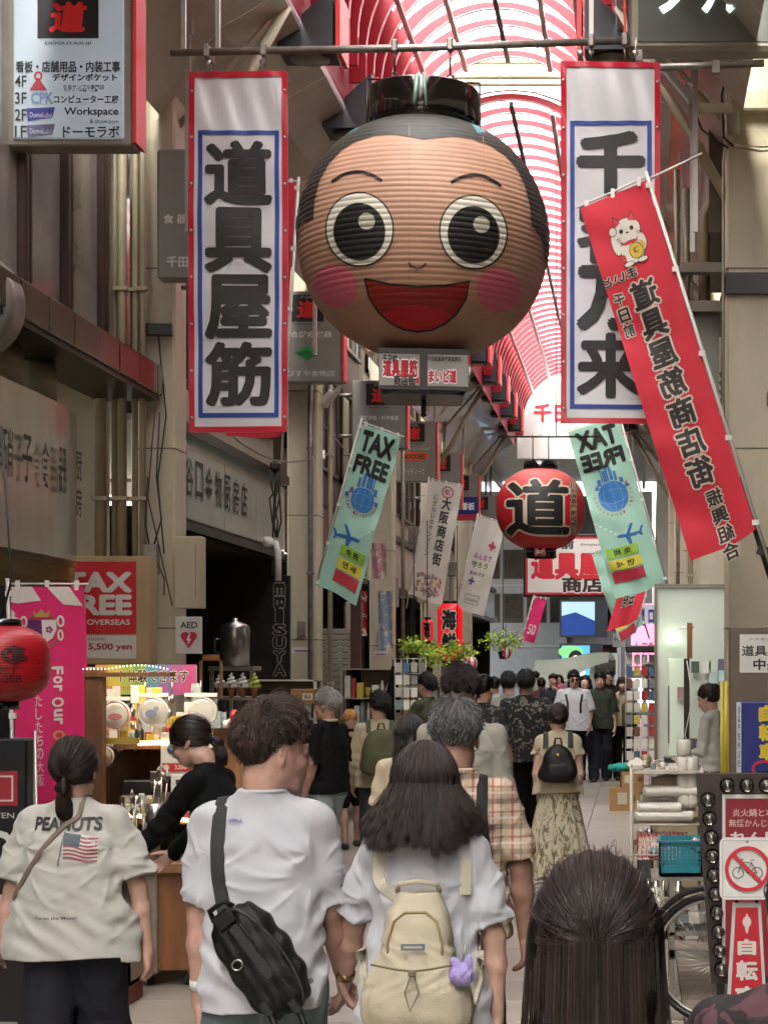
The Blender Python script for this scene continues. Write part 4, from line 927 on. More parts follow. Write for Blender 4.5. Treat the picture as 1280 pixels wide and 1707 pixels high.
# red lanterns farther down, tall and small
def tall_lantern(label, px0, px1, py0, py1, s, txt, group='red lanterns of the eateries'):
    r = thing('red_lantern', label, 'lantern', ((px0 + px1) / 2 / s - VX / s, F / s, CH - ((py0 + py1) / 2 - VY) / s), group=group); Rr = (px1 - px0) / 2 / s; Hh = (py1 - py0) / 2 / s
    pr = [(Rr * .55, -Hh)] + [(Rr * (1 - .45 * max(0, abs(t) - .72) ** 2 / .0784) * (1 - .02 * (k % 2)), t * Hh) for k, t in enumerate(np.linspace(-1, 1, 33))] + [(Rr * .55, Hh)]
    b = MB(); b.lathe(pr, n=28); b.build('paper_body', M('lantern_red', '#c8141e', .45, var=.05, emit=.12), r)
    b = MB(); b.lathe([(Rr * .56, Hh), (Rr * .56, Hh + .05), (Rr * .5, Hh + .05)], n=24); b.lathe([(Rr * .5, -Hh - .05), (Rr * .56, -Hh - .05), (Rr * .56, -Hh)], n=24); b.tube([(0, 0, Hh), (0, 0, Hh + .5)], .008, 5); b.build('collar', blackp, r)
    if txt: art(T(txt, 0, 0, Rr * 1.15, Hh * 1.65, '#14100e', .045, '#d8d0c4', .06, vert=True), lambda u, v, h: np.stack([u, -np.sqrt(np.maximum(0, (Rr * 1.02 + h) ** 2 - u * u)), v], 1), r, 'lettering', cut=(.05, None))
    return r
tall_lantern('tall bright red lantern reading 海鮮 above the planters', 729, 771, 1006, 1100, 92, '海鮮')
tall_lantern('small red lantern half hidden left of the 海鮮 one', 703, 722, 1033, 1068, 84, '酒')
# far cross-street sign
s = 61.; r = thing('arcade_name_sign', 'white and red street name board hung across the far arcade', 'sign', ((872 - VX) / s, F / s, CH - (995 - VY) / s)); w, h = 3.3, 104 / s
b = MB(); b.box((w / 2, .1, h / 2), (w, .18, h), bev=.01); b.build('frame', M('plaque_dark', '#17110f'), r)
art(RECT(.06, .06, w - .06, h - .06, '#b81c30') + RECT(.12, .12, w - .12, h - .12, '#cfccc6', 1) + T('前', 1.2, h - .27, .36, .26, '#1c1a18', .04) + T('doguyasuji', 1.85, h - .28, .6, .09, '#5a5856', .02) + T('道具屋筋', 1.5, h * .5, 2.6, .72, '#c01c2c', .05, '#e8e4e0', .04) + T('商店街', 1.9, .34, 1.7, .42, '#2a1c1a', .04, '#e8e4e0', .06), flat(0, -.004, 0), r, 'lettering')
b = MB(); b.tube([(.3, .1, h), (.3, .1, h + 4)], .02, 6); b.tube([(w - .3, .1, h), (w - .3, .1, h + 4)], .02, 6); b.build('hanging_rod', galv, r)
s = 66.; flag('narrow pink flag hanging below the far street name board', fl(890, 996, s), dirpx((890, 996), (908, 998), s), dirpx((890, 996), (872, 1060), s), .32, 1.1, pnk, T('50', .16, .3, .2, .25, '#d8c8d0', .02), .03, 12)
# ================================================================ PEOPLE
import openvdb
def _n(v): v = np.array(v, float); return v / max(1e-9, np.linalg.norm(v))
def nz3(X, Y, Z, f, seed):
    """cheap smooth noise from warped sines"""
    g = np.random.default_rng(seed); o = 0
    for i in range(4):
        k = g.normal(size=3) * f * (1 + i * .55); p = g.uniform(0, 6.28); o = o + np.sin(k[0] * X + k[1] * Y + k[2] * Z + p + 1.3 * (np.sin(f * .7 * Z + p) if i % 2 else np.sin(f * .6 * (X + Y) + p))) / (1 + i * .6)
    return o / 2.2
class SDF:
    def __init__(s, lo, hi, h):
        s.h = h; s.lo = np.array(lo, float) - 3 * h; n = np.ceil((np.array(hi) + 3 * h - s.lo) / h).astype(int) + 1; s.n = n
        s.ax = [np.float32(s.lo[i] + h * np.arange(n[i])) for i in range(3)]; s.D = np.full(n, 1.0, np.float32)
    def win(s, lo, hi):
        a = np.maximum(0, np.floor((np.array(lo) - s.lo) / s.h).astype(int)); b = np.minimum(s.n, np.ceil((np.array(hi) - s.lo) / s.h).astype(int) + 1)
        if (b <= a).any(): return None
        sl = tuple(slice(a[i], b[i]) for i in range(3)); X, Y, Z = np.meshgrid(*[s.ax[i][sl[i]] for i in range(3)], indexing='ij', sparse=True); return sl, X, Y, Z
    def _mix(s, sl, d, k, sub=False):
        A = s.D[sl]
        if sub:
            s.D[sl] = np.maximum(A, -d); return
        if k <= 0: s.D[sl] = np.minimum(A, d); return
        hh = np.clip(.5 + .5 * (A - d) / k, 0, 1); s.D[sl] = A * (1 - hh) + d * hh - k * hh * (1 - hh)
    def cap(s, a, b, ra, rb, k=.01, sub=False, ext=0):
        a = np.array(a, float); b = np.array(b, float); m = max(ra, rb) + max(k, .0) * 1.5 + s.h * 3
        w = s.win(np.minimum(a, b) - m, np.maximum(a, b) + m)
        if w is None: return s
        sl, X, Y, Z = w; d = b - a; L2 = max(1e-9, d @ d); t = ((X - a[0]) * d[0] + (Y - a[1]) * d[1] + (Z - a[2]) * d[2]) / L2; t = np.clip(t, 0, 1)
        D = np.sqrt((X - a[0] - t * d[0]) ** 2 + (Y - a[1] - t * d[1]) ** 2 + (Z - a[2] - t * d[2]) ** 2) - (ra + (rb - ra) * t)
        s._mix(sl, D.astype(np.float32), k, sub); return s
    def chain(s, pts, rs, k=.01):
        for i in range(len(pts) - 1): s.cap(pts[i], pts[i + 1], rs[i], rs[i + 1], k)
        return s
    def ell(s, c, r, k=.01, Rm=None, sub=False):
        c = np.array(c, float); r = np.array(r, float); m = r.max() + k * 1.5 + s.h * 3; w = s.win(c - m, c + m)
        if w is None: return s
        sl, X, Y, Z = w; x, y, z = X - c[0], Y - c[1], Z - c[2]
        if Rm is not None: Rm = np.array(Rm); x, y, z = (Rm[0, i] * x + Rm[1, i] * y + Rm[2, i] * z for i in range(3))
        q = np.sqrt((x / r[0]) ** 2 + (y / r[1]) ** 2 + (z / r[2]) ** 2); g = np.sqrt((x / r[0] ** 2) ** 2 + (y / r[1] ** 2) ** 2 + (z / r[2] ** 2) ** 2)
        s._mix(sl, (q * (q - 1) / np.maximum(g, 1e-6)).astype(np.float32), k, sub); return s
    def stack(s, rows, k=.01, pw=2.4, noise=None):
        """rows: (z, cx, cy, a, b) from low to high: an upright body of superellipse sections"""
        rows = np.array(sorted(rows), float); zs = rows[:, 0]; m = rows[:, 3:].max() + .06
        w = s.win((rows[:, 1].min() - m, rows[:, 2].min() - m, zs[0] - .03), (rows[:, 1].max() + m, rows[:, 2].max() + m, zs[-1] + .03))
        if w is None: return s
        sl, X, Y, Z = w
        # smooth interpolation
        zz = Z.ravel(); f = [np.interp(zz, zs, rows[:, i]) for i in range(1, 5)]
        ker = max(1, int(.025 / s.h)); kk = np.ones(2 * ker + 1) / (2 * ker + 1)
        f = [np.convolve(np.pad(q, ker, mode='edge'), kk, 'valid').reshape(1, 1, -1) for q in f]
        x = np.abs(X - f[0]) / f[2]; y = np.abs(Y - f[1]) / f[3]
        q = (x ** pw + y ** pw) ** (1 / pw); D = (q - 1) * np.minimum(f[2], f[3]) * np.where(x > y, f[2] / np.minimum(f[2], f[3]) * .8 + .2, 1)
        D = np.maximum(D, np.maximum(zs[0] - Z, Z - zs[-1]))
        if noise is not None: D = D + noise(X, Y, Z)
        s._mix(sl, D.astype(np.float32), k); return s
    def cut(s, f):
        X, Y, Z = np.meshgrid(*s.ax, indexing='ij', sparse=True); s.D = np.maximum(s.D, f(X, Y, Z).astype(np.float32)); return s
    def disp(s, f):
        X, Y, Z = np.meshgrid(*s.ax, indexing='ij', sparse=True); s.D = s.D + np.where(np.abs(s.D) < .08, f(X, Y, Z), 0).astype(np.float32); return s
    def mesh(s, name, mat, parent=None, adapt=0.):
        G = openvdb.FloatGrid(background=float(4 * s.h)); G.copyFromArray(np.ascontiguousarray(np.clip(s.D, -4 * s.h, 4 * s.h)))
        p, q = G.convertToQuads(0.0); p = p * s.h + s.lo
        me = mesh(name, p, q, mat, smooth=True); o = link(name, me, parent); return o

SKIN = {k: M('skin_' + k, c, .48, var=.13, scale=26, bump=.14, bscale=260, spec=.4) for k, c in (('pale', '#bd9786'), ('mid', '#a98372'), ('tan', '#9a7666'), ('pink', '#b08a7b'))}
for m in SKIN.values():
    b_ = m.node_tree.nodes['Principled BSDF']; b_.inputs['Subsurface Weight'].default_value = .05; b_.inputs['Subsurface Radius'].default_value = (.02, .008, .004); b_.inputs['Subsurface Scale'].default_value = .3
HAIRM = {k: M('hair_' + k, c, .5, var=.25, scale=60, spec=.25, bump=.3, bscale=120) for k, c in (('black', '#0c0a09'), ('brown', '#1c120d'), ('dbrown', '#0e0908'), ('grey', '#8d8a86'), ('salt', '#242424'), ('reddish', '#170d0b'))}
HSM = {}
def hs_mat(k):
    if k in HSM: return HSM[k]
    m = bpy.data.materials.new('strand_' + k); m.use_nodes = True; n = m.node_tree.nodes; l = m.node_tree.links; b = n['Principled BSDF']
    c0, c1 = {'black': ('#0a0808', '#1a1614'), 'brown': ('#1d120d', '#553c2e'), 'dbrown': ('#0f0a09', '#43302a'), 'grey': ('#6f6d6a', '#b5b2ae'), 'salt': ('#151515', '#9a9a9a'), 'reddish': ('#160c09', '#38231d')}[k]
    hi = n.new('ShaderNodeHairInfo'); mx = n.new('ShaderNodeMix'); mx.data_type = 'RGBA'; mx.inputs['A'].default_value = (*hexc(c0), 1); mx.inputs['B'].default_value = (*hexc(c1), 1)
    pw_ = n.new('ShaderNodeMath'); pw_.operation = 'POWER'; pw_.inputs[1].default_value = 2.0; l.new(hi.outputs['Random'], pw_.inputs[0]); l.new(pw_.outputs[0], mx.inputs['Factor']); l.new(mx.outputs['Result'], b.inputs['Base Color'])
    b.inputs['Roughness'].default_value = .36; b.inputs['Specular IOR Level'].default_value = .5; b.inputs['Anisotropic'].default_value = .6
    HSM[k] = m; return m
def hair_curves(name, paths, rad, mat, parent):
    """paths: (n, m, 3)"""
    n, m, _ = paths.shape; hc = bpy.data.hair_curves.new(name); hc.add_curves([m] * n)
    hc.attributes['position'].data.foreach_set('vector', paths.reshape(-1).astype(np.float32))
    ra = hc.attributes.get('radius') or hc.attributes.new('radius', 'FLOAT', 'POINT')
    t = np.linspace(0, 1, m); rr = np.tile(rad * (1 - .75 * t ** 3), n); ra.data.foreach_set('value', rr.astype(np.float32))
    hc.materials.append(mat); return link(name, hc, parent)
def rotz(a): c, s_ = math.cos(a), math.sin(a); return np.array([[c, -s_, 0], [s_, c, 0], [0, 0, 1.]])

def hand(S_, w, d, side, palm, r=1., curl=.5, k=.006, lod=0):
    """w wrist, d direction of the hand, palm: normal on the palm side; five separate fingers"""
    w = np.array(w, float); d = _n(d); pn = np.array(palm, float); pn = _n(pn - d * (pn @ d)); u = np.cross(d, pn) * side   # u points to the thumb side
    c1 = w + d * .035 * r; c2 = w + d * .088 * r
    S_.cap(w - d * .02, w + d * .02, .024 * r, .026 * r, .01)
    if lod > 1:
        S_.cap(w, c2, .03 * r, .033 * r, .01); S_.chain([c2, c2 + (d * .05 + pn * .03) * r, c2 + (d * .06 + pn * .06) * r], [.03 * r, .024 * r, .016 * r], .01); S_.chain([c1 + u * .02 * r, c1 + (u * .045 + d * .04 + pn * .02) * r], [.014 * r, .01 * r], .008); return
    for o in (-.026, -.009, .009, .026): S_.cap(c1 + u * o * .8 * r, c2 + u * o * r * 1.05, .0155 * r, .0128 * r, .012)
    Ls = ((.026, .072, .0), (.0088, .080, -.004), (-.0088, .074, -.002), (-.026, .058, .004))
    for j, (o, L, sp) in enumerate(Ls):
        b0 = c2 + u * o * 1.08 * r; dirn = _n(d + u * o * 3); p = b0; pts = [b0 - dirn * .01]; a = curl * (.45 + .12 * j)
        for q, seg in enumerate((.45, .31, .24)):
            dirn = _n(dirn * math.cos(a) + pn * math.sin(a)); p = p + dirn * L * seg * r; pts.append(p); a = curl * (.75 if q == 0 else .5)
            # keep bending in the plane of the finger
        S_.chain(pts, [.0098 * r, .0092 * r, .0083 * r, .0066 * r], .0025)
    t0 = w + d * .028 * r + u * .026 * r; dirn = _n(d * .75 + u * .75 + pn * .35); t1 = t0 + dirn * .036 * r; dirn = _n(dirn + d * .45 + pn * .3 * curl * 2); t2 = t1 + dirn * .03 * r; t3 = t2 + _n(dirn + pn * .3) * .022 * r
    S_.chain([w + d * .02 * r + u * .01 * r, t0, t1, t2, t3], [.017 * r, .0155 * r, .0115 * r, .0102 * r, .0078 * r], .006)

def person(label, px, Y, H, face=0., lod=1, skin='mid', sex='m', top=None, tcol=None, sleeve=.24, hem=.88, loose=1., bottom=None, bkind='trousers', shoes='#1a1a1a',
           hair='short', hcol='black', armL=None, armR=None, lean=0., headyaw=0., headtilt=0., stride=.12, group='people walking in the arcade', fold=.006, seed=1, open_=False, hs=1., hx=0., long_=0., width=1., gy=0., collar=False, build_extra=None, dens=1):
    """face: yaw the person faces, 0 = away from the camera, 180 = to the camera; local +Y is forward. armX=(upper dir, fore dir, palm normal, curl)"""
    s = H / 1.7; X = (px - VX) * Y / F
    r = thing('person', label, 'person', (X, Y, 0), R(face), group=group)
    h = {0: .0052, 1: .009, 2: .014}[lod]
    sh = (.178 if sex == 'm' else .155) * s * width; hipw = (.165 if sex == 'm' else .17) * s * width; sz = 1.392 * s; nb = 1.455 * s
    ly = lambda z: lean * max(0, (z - .95 * s))       # forward lean
    info = dict(s=s, sh=sh, ly=ly, r=r, h=h, sz=sz)
    arms = {}
    for sd, A in ((-1, armL), (1, armR)):
        A = A or ((.16, .02, -1), (.05, .18, -1), (-1, .1, 0), .55)
        ud, fd, pn, cu = A; flip = np.array([sd, 1, 1])
        p0 = np.array([sd * (sh - .01), ly(sz), sz - .015 * s]); p1 = p0 + _n(np.array(ud) * flip) * .285 * s; p2 = p1 + _n(np.array(fd) * flip) * .245 * s
        arms[sd] = (p0, p1, p2, _n(np.array(fd) * flip), np.array(pn) * flip, cu)
    info['arms'] = arms
    feet = {}
    for sd in (-1, 1):
        fy = sd * stride; feet[sd] = (np.array([sd * .09 * s, 0, .9 * s]), np.array([sd * .095 * s, fy * .55 + .03, .49 * s]), np.array([sd * .09 * s, fy - (.05 if fy < 0 else 0), .085 * s]))
    allp = [p for A in arms.values() for p in A[:3]] + [arms[-1][2] + arms[-1][3] * .2, arms[1][2] + arms[1][3] * .2]
    lo = np.min(allp, 0) - .08; hi = np.max(allp, 0) + .08
    hc = np.array([hx, ly(1.6 * s) + .015 * s + headtilt * .05, 1.575 * s]); cy_, sy_ = math.cos(R(headyaw)), math.sin(R(headyaw))
    lo = np.minimum(lo, [-.2 * s, -.25 * s, 0]); hi = np.maximum(hi, [.2 * s, .3 * s, 1.72 * s]); hi[1] = max(hi[1], hc[1] + .15)
    # ---- body: one continuous skin surface
    B = SDF(lo, hi, h)
    g = s
    tilt = Matrix.Rotation(-headtilt, 3, 'X'); HR = np.array(Matrix.Rotation(R(headyaw), 3, 'Z')) @ np.array(tilt)
    def hp(x, y, z): return hc + HR @ (np.array([x, y, z]) * s * 1.02)
    B.ell(hp(0, -.012, .028), np.array([.074, .092, .09]) * s, .02, HR.T)
    B.ell(hp(0, .03, -.03), np.array([.062, .062, .078]) * s, .03, HR.T)
    B.ell(hp(0, .052, -.082), np.array([.03, .026, .022]) * s, .03, HR.T)          # chin
    for sd in (-1, 1):
        B.cap(hp(sd * .048, .01, -.06), hp(sd * .02, .06, -.088), .02 * s, .014 * s, .025)   # jaw
        B.ell(hp(sd * .035, .066, -.022), np.array([.024, .018, .022]) * s, .018, HR.T)      # cheek
        if lod < 2:
            B.ell(hp(sd * .079, -.006, -.008), np.array([.008, .017, .03]) * s, .005, HR.T)     # ear
            if lod == 0: B.ell(hp(sd * .0885, .0, -.005), np.array([.005, .009, .017]) * s, .0, HR.T, sub=True)
        B.ell(hp(sd * .031, .092, .012), np.array([.014, .009, .008]) * s, .006, HR.T, sub=True)
        B.ell(hp(sd * .031, .077, .012), np.array([.013, .012, .0095]) * s, .004, HR.T)
    B.cap(hp(-.035, .078, .03), hp(.035, .078, .03), .009 * s, .009 * s, .012)      # brow ridge
    B.cap(hp(0, .086, .018), hp(0, .106, -.022), .007 * s, .0115 * s, .012)             # nose
    for sd in (-1, 1): B.ell(hp(sd * .011, .094, -.026), np.array([.008, .009, .007]) * s, .006, HR.T)
    B.cap(hp(-.016, .088, -.05), hp(.016, .088, -.05), .0068 * s, .0068 * s, .006)
    B.cap(hp(-.013, .086, -.06), hp(.013, .086, -.06), .0078 * s, .0078 * s, .006)
    nk = (.056 if sex == 'm' else .047) * s
    B.chain([(0, ly(sz) - .012, sz + .0), (0, ly(1.48 * s) + .0, 1.5 * s), tuple(hc + np.array([0, -.022 * s, -.03 * s]))], [nk * 1.12, nk, nk * .96], .03)
    B.stack([(.86 * s, 0, 0, hipw * .86, .095 * s), (1.0 * s, 0, ly(1.0 * s), hipw * .78, .09 * s), (1.2 * s, 0, ly(1.2 * s), sh * .8, .1 * s), (1.34 * s, 0, ly(1.34 * s), sh * .88, .09 * s), (1.42 * s, 0, ly(1.42 * s) - .01, sh * .6, .06 * s)], .03)
    for sd in (-1, 1):
        B.cap((0, ly(sz) - .01, 1.425 * s), (sd * sh * .85, ly(sz), sz - .02), .028 * s, .036 * s, .03)
        p0, p1, p2, d_, pn, cu = arms[sd]; ar = (1.0 if sex == 'm' else .86)
        B.chain([p0, p0 + (p1 - p0) * .5, p1], [.052 * s * ar, .049 * s * ar, .040 * s * ar], .02)
        B.chain([p1, p1 + (p2 - p1) * .35, p2], [.041 * s * ar, .042 * s * ar, .0265 * s * ar], .015)
        hand(B, p2, d_, sd, pn, s * (1.0 if sex == 'm' else .9) * 1.0, cu, lod=lod)
        hp_, kn, an = feet[sd]
        B.chain([hp_, kn, kn + (an - kn) * .35 + np.array([0, -.02, 0]), an], [.078 * s, .052 * s, .054 * s, .036 * s], .02)
        B.cap(an + np.array([0, -.02, -.04]) * s, an + np.array([0, .13, -.05]) * s, .036 * s, .026 * s, .02)
    B.mesh('body', SKIN[skin], r)
    # ---- eyes, brows, lips where a face shows
    if open_:
        hm = HAIRM['black']
        for sd in (-1, 1):
            b = MB(); pr = [hp(sd * (.017 + .007 * i), .0915 - .0016 * i * i, .036 + .0035 * math.sin(i * .9)) for i in range(5)]; b.tube(pr, [.0015 * s, .003 * s, .003 * s, .0025 * s, .001], 6); b.build('eyebrow', hm, r)
            b = MB(); pr = [hp(sd * (.0185 + .0063 * i), .0905 - .0016 * i * i, .014 + .0022 * math.sin(i * .8)) for i in range(5)]; b.tube(pr, .0021 * s, 6); b.build('eyelid_line', hm, r)
        b = MB(); b.tube([hp(-.02, .0925, -.0555), hp(-.01, .0955, -.0548), hp(0, .0965, -.0552), hp(.01, .0955, -.0548), hp(.02, .0925, -.0555)], [.001, .0028 * s, .003 * s, .0028 * s, .001], 6); b.build('lips', M('lip', '#8d4a42', .5), r)
    # ---- trousers / skirt / shorts
    gf = np.random.default_rng(seed); sdn = int(gf.integers(1e6))
    bm_ = bottom or M('cloth_navy', '#1b1f2b', .85, var=.15, scale=6, bump=.15, bscale=200)
    if bkind == 'skirt':
        K = SDF((-.36 * s, -.36 * s, .18 * s), (.36 * s, .36 * s, 1.05 * s), h * 1.1)
        def nzk(X, Y_, Z): a = np.arctan2(Y_, X); return -(.018 * np.sin(9 * a + 3 * np.sin(2 * a)) + .008 * np.sin(17 * a + 2)) * np.clip((1.0 * s - Z) / (.7 * s), 0, 1)
        K.stack([(.22 * s, 0, -.02, .30 * s, .24 * s), (.5 * s, 0, -.01, .25 * s, .2 * s), (.8 * s, 0, 0, .19 * s, .145 * s), (1.02 * s, 0, 0, .14 * s, .105 * s)], 0, 2.1, nzk); K.mesh('skirt', bm_, r)
    else:
        K = SDF((-.26 * s, -.3 * s, .02), (.26 * s, .34 * s, 1.04 * s), h * 1.15)
        K.stack([(.84 * s, 0, -.005, hipw * .97, .110 * s), (.92 * s, 0, -.005, hipw * .96, .108 * s), (1.02 * s, 0, 0, hipw * .82, .09 * s)], .0)
        lw = .012 * s * loose
        for sd in (-1, 1):
            hp_, kn, an = feet[sd]
            if bkind == 'shorts': K.chain([hp_, kn + np.array([0, 0, .06])], [.094 * s, .085 * s], .03)
            else: K.chain([hp_, kn, an + np.array([0, -.0, .03]), an + np.array([0, 0, -.03])], [.092 * s + lw * .4, .068 * s + lw, .058 * s + lw, .056 * s + lw], .035)
        K.cut(lambda X, Y_, Z: .04 - Z)
        K.disp(lambda X, Y_, Z: fold * .7 * nz3(X, Y_, Z * .8, 22, sdn) + .35 * fold * np.sin(60 * Z + 9 * X + 5 * Y_) * np.exp(-((Z - .52 * s) / .12) ** 2))
        K.mesh('shorts' if bkind == 'shorts' else 'trousers', bm_, r)
    for sd in (-1, 1):
        an = feet[sd][2]; K = SDF(an + np.array([-.07, -.12, -.1]) * s, an + np.array([.07, .22, .05]) * s, max(h, .008)); K.chain([an + np.array([0, -.04, -.04]) * s, an + np.array([0, .06, -.045]) * s, an + np.array([0, .14, -.055]) * s], [.045 * s, .042 * s, .032 * s], .02); z0 = float(an[2] - .083 * s)
        K.cut(lambda X, Y_, Z, z0=max(.004, z0): z0 - Z); K.mesh('shoe', M('shoe_' + shoes.strip('#'), shoes, .5, var=.1), r)
    # ---- top
    lo2 = np.min(allp, 0) - .13; hi2 = np.max(allp, 0) + .13; lo2 = np.minimum(lo2, [-.28 * s, -.25 * s, hem * s - .04]); hi2 = np.maximum(hi2, [.28 * s, .25 * s + ly(1.4 * s), 1.52 * s]); lo2[2] = hem * s - .06
    lo2[2] = min(lo2[2], min(arms[q][1][2] for q in (-1, 1)) - .08) if sleeve > .3 else lo2[2]
    K = SDF(lo2, hi2, h * (1.0 if lod == 0 else 1.1)); L = loose * .018 * s
    fn = lambda X, Y_, Z: 0
    K.stack([(hem * s, 0, 0, hipw * 1.10 + L * 1.5, .124 * s + L * 1.3), (1.0 * s, 0, ly(1.0 * s), hipw * 1.03 + L * 1.3, .114 * s + L * 1.2), (1.15 * s, 0, ly(1.15 * s), sh * .93 + L, .108 * s + L), (1.3 * s, 0, ly(1.3 * s), sh * .98 + L * .7, .105 * s + L * .6), (1.38 * s, 0, ly(1.38 * s), sh * .86, .09 * s), (1.43 * s, 0, ly(1.43 * s) - .01, sh * .5, .065 * s), (1.465 * s, 0, ly(1.46 * s) - .012, nk * 1.22, nk * 1.2)], .0, 2.35)
    Kd = K.D; K.D = np.full(K.n, 1., np.float32)
    for sd in (-1, 1):
        p0, p1, p2, d_, pn, cu = arms[sd]; ud = _n(p1 - p0)
        K.cap((sd * .03, ly(sz) - .01, 1.428 * s), p0 + np.array([0, 0, -.006]), .047 * s, .048 * s, .045)
        if sleeve <= .3: K.cap(p0, p0 + ud * (sleeve + .05) * s, .054 * s + L * .2, .062 * s + L * .75, .03)
        else: K.chain([p0, p1, p1 + (p2 - p1) * min(1, (sleeve - .28) / .24)], [.060 * s, .054 * s + L * .3, .042 * s + L * .25], .025)
    sleeve_cut = []
    for sd in (-1, 1):
        p0, p1, p2, d_, pn, cu = arms[sd]; ud = _n(p1 - p0)
        if sleeve <= .3:
            e = p0 + ud * sleeve * s
            K.cut(lambda X, Y_, Z, e=e, ud=ud, sd=sd: np.where((sd * X > 0), (X - e[0]) * ud[0] + (Y_ - e[1]) * ud[1] + (Z - e[2]) * ud[2] + .004 * np.sin(40 * Y_), -1.))
    Ks = K.D; hh_ = np.clip(.5 + .5 * (Kd - Ks) / .018, 0, 1); K.D = (Kd * (1 - hh_) + Ks * hh_ - .018 * hh_ * (1 - hh_)).astype(np.float32)
    # folds
    a_ = fold
    def folds(X, Y_, Z):
        d = a_ * .55 * nz3(X, Y_, Z * .55, 17, sdn + 1) + a_ * .3 * nz3(X, Y_, Z, 38, sdn + 2)
        d = d + a_ * .8 * np.sin(34 * X + 9 * np.sin(5 * Z + sdn % 7) + 14 * Y_) * np.clip((1.38 * s - Z) / (.4 * s), 0, 1) * .55
        for sd in (-1, 1):
            p0 = arms[sd][0]; rr = np.sqrt((X - p0[0]) ** 2 + (Y_ - p0[1]) ** 2 + (Z - (p0[2] - .09)) ** 2)
            an_ = np.arctan2(Z - (p0[2] - .09), (X - p0[0]) * sd); d = d + a_ * .45 * np.sin(6 * an_ + 22 * rr + sdn % 5) * np.exp(-((rr - .13) / .06) ** 2) * np.clip(1 - np.sin(an_) * .9, 0, 1)
            ud_ = _n(arms[sd][1] - p0); al = (X - p0[0]) * ud_[0] + (Y_ - p0[1]) * ud_[1] + (Z - p0[2]) * ud_[2]; d = d + a_ * .55 * np.sin(30 * al + 35 * Y_ + 6 * np.sin(9 * Z)) * np.clip((X * sd - sh * .8) / .05, 0, 1)
        d = d + a_ * .9 * np.sin(75 * (Z + .12 * np.abs(X)) + 8 * np.sin(7 * X)) * np.exp(-((Z - (hem + .13) * s) / (.09 * s)) ** 2) * .5
        for sd in (-1, 1):
            ax_, az_ = X * sd - sh * .98, Z - (sz - .17 * s); an_ = np.arctan2(az_, -ax_); rr = np.sqrt(ax_ ** 2 + az_ ** 2)
            cr = np.exp(-(np.sin(4.2 * an_ + 2.2 * np.sin(6 * rr + sdn % 3) + sd) / .30) ** 2); d = d - a_ * .75 * cr * np.clip((rr - .04) / .05, 0, 1) * np.exp(-(rr / .2) ** 2)
        c2 = np.exp(-(np.sin(11 * (Z - .35 * np.abs(X) + .1 * np.sin(8 * X + sdn % 4))) / .22) ** 2) * np.exp(-((Z - (hem + .17) * s) / (.1 * s)) ** 2); d = d - a_ * .8 * c2
        return d
    K.disp(folds)
    # sleeve ends and hem are open
    for sd in (-1, 1):
        p0, p1, p2, d_, pn, cu = arms[sd]; ud = _n(p1 - p0)
        if sleeve <= .3:
            e = p0 + ud * sleeve * s
            K.cap(e - ud * .05 * s, e + ud * .06, .05 * s + L * .2, .053 * s + L * .6, 0, sub=True)
    zc = hem * s + .012
    K.cut(lambda X, Y_, Z: np.where(np.abs(X) < sh * 1.25, zc + .006 * np.sin(11 * X) - Z, -1.))
    tm = top or M('cloth_white_tee', '#d6d4d2', .85, var=.04, scale=4, bump=.12, bscale=260, sheen=.2)
    to = K.mesh('shirt', tm, r); info['top'] = to; info['topmesh'] = to.data
    # neckline rib
    b = MB(); nn = 22
    pts = [(math.cos(t) * nk * 1.2, ly(1.46 * s) - .012 + math.sin(t) * nk * 1.17, 1.463 * s - .018 * s * (math.sin(t) if math.sin(t) > 0 else math.sin(t) * .1)) for t in np.linspace(0, 2 * math.pi, nn)]
    b.tube(pts, .007 * s if not collar else .013 * s, 6, cap=False); b.build('collar', tm if not collar or collar is True else collar, r)
    # ---- hair
    info['hp'] = hp; info['HR'] = HR; info['hc'] = hc; info['loc'] = np.array([X, Y, 0.]); info['face'] = R(face)
    do_hair(r, hair, hcol, hp, HR, s, lod, hs, seed, long_, info, dens)
    if build_extra: build_extra(info)
    return info

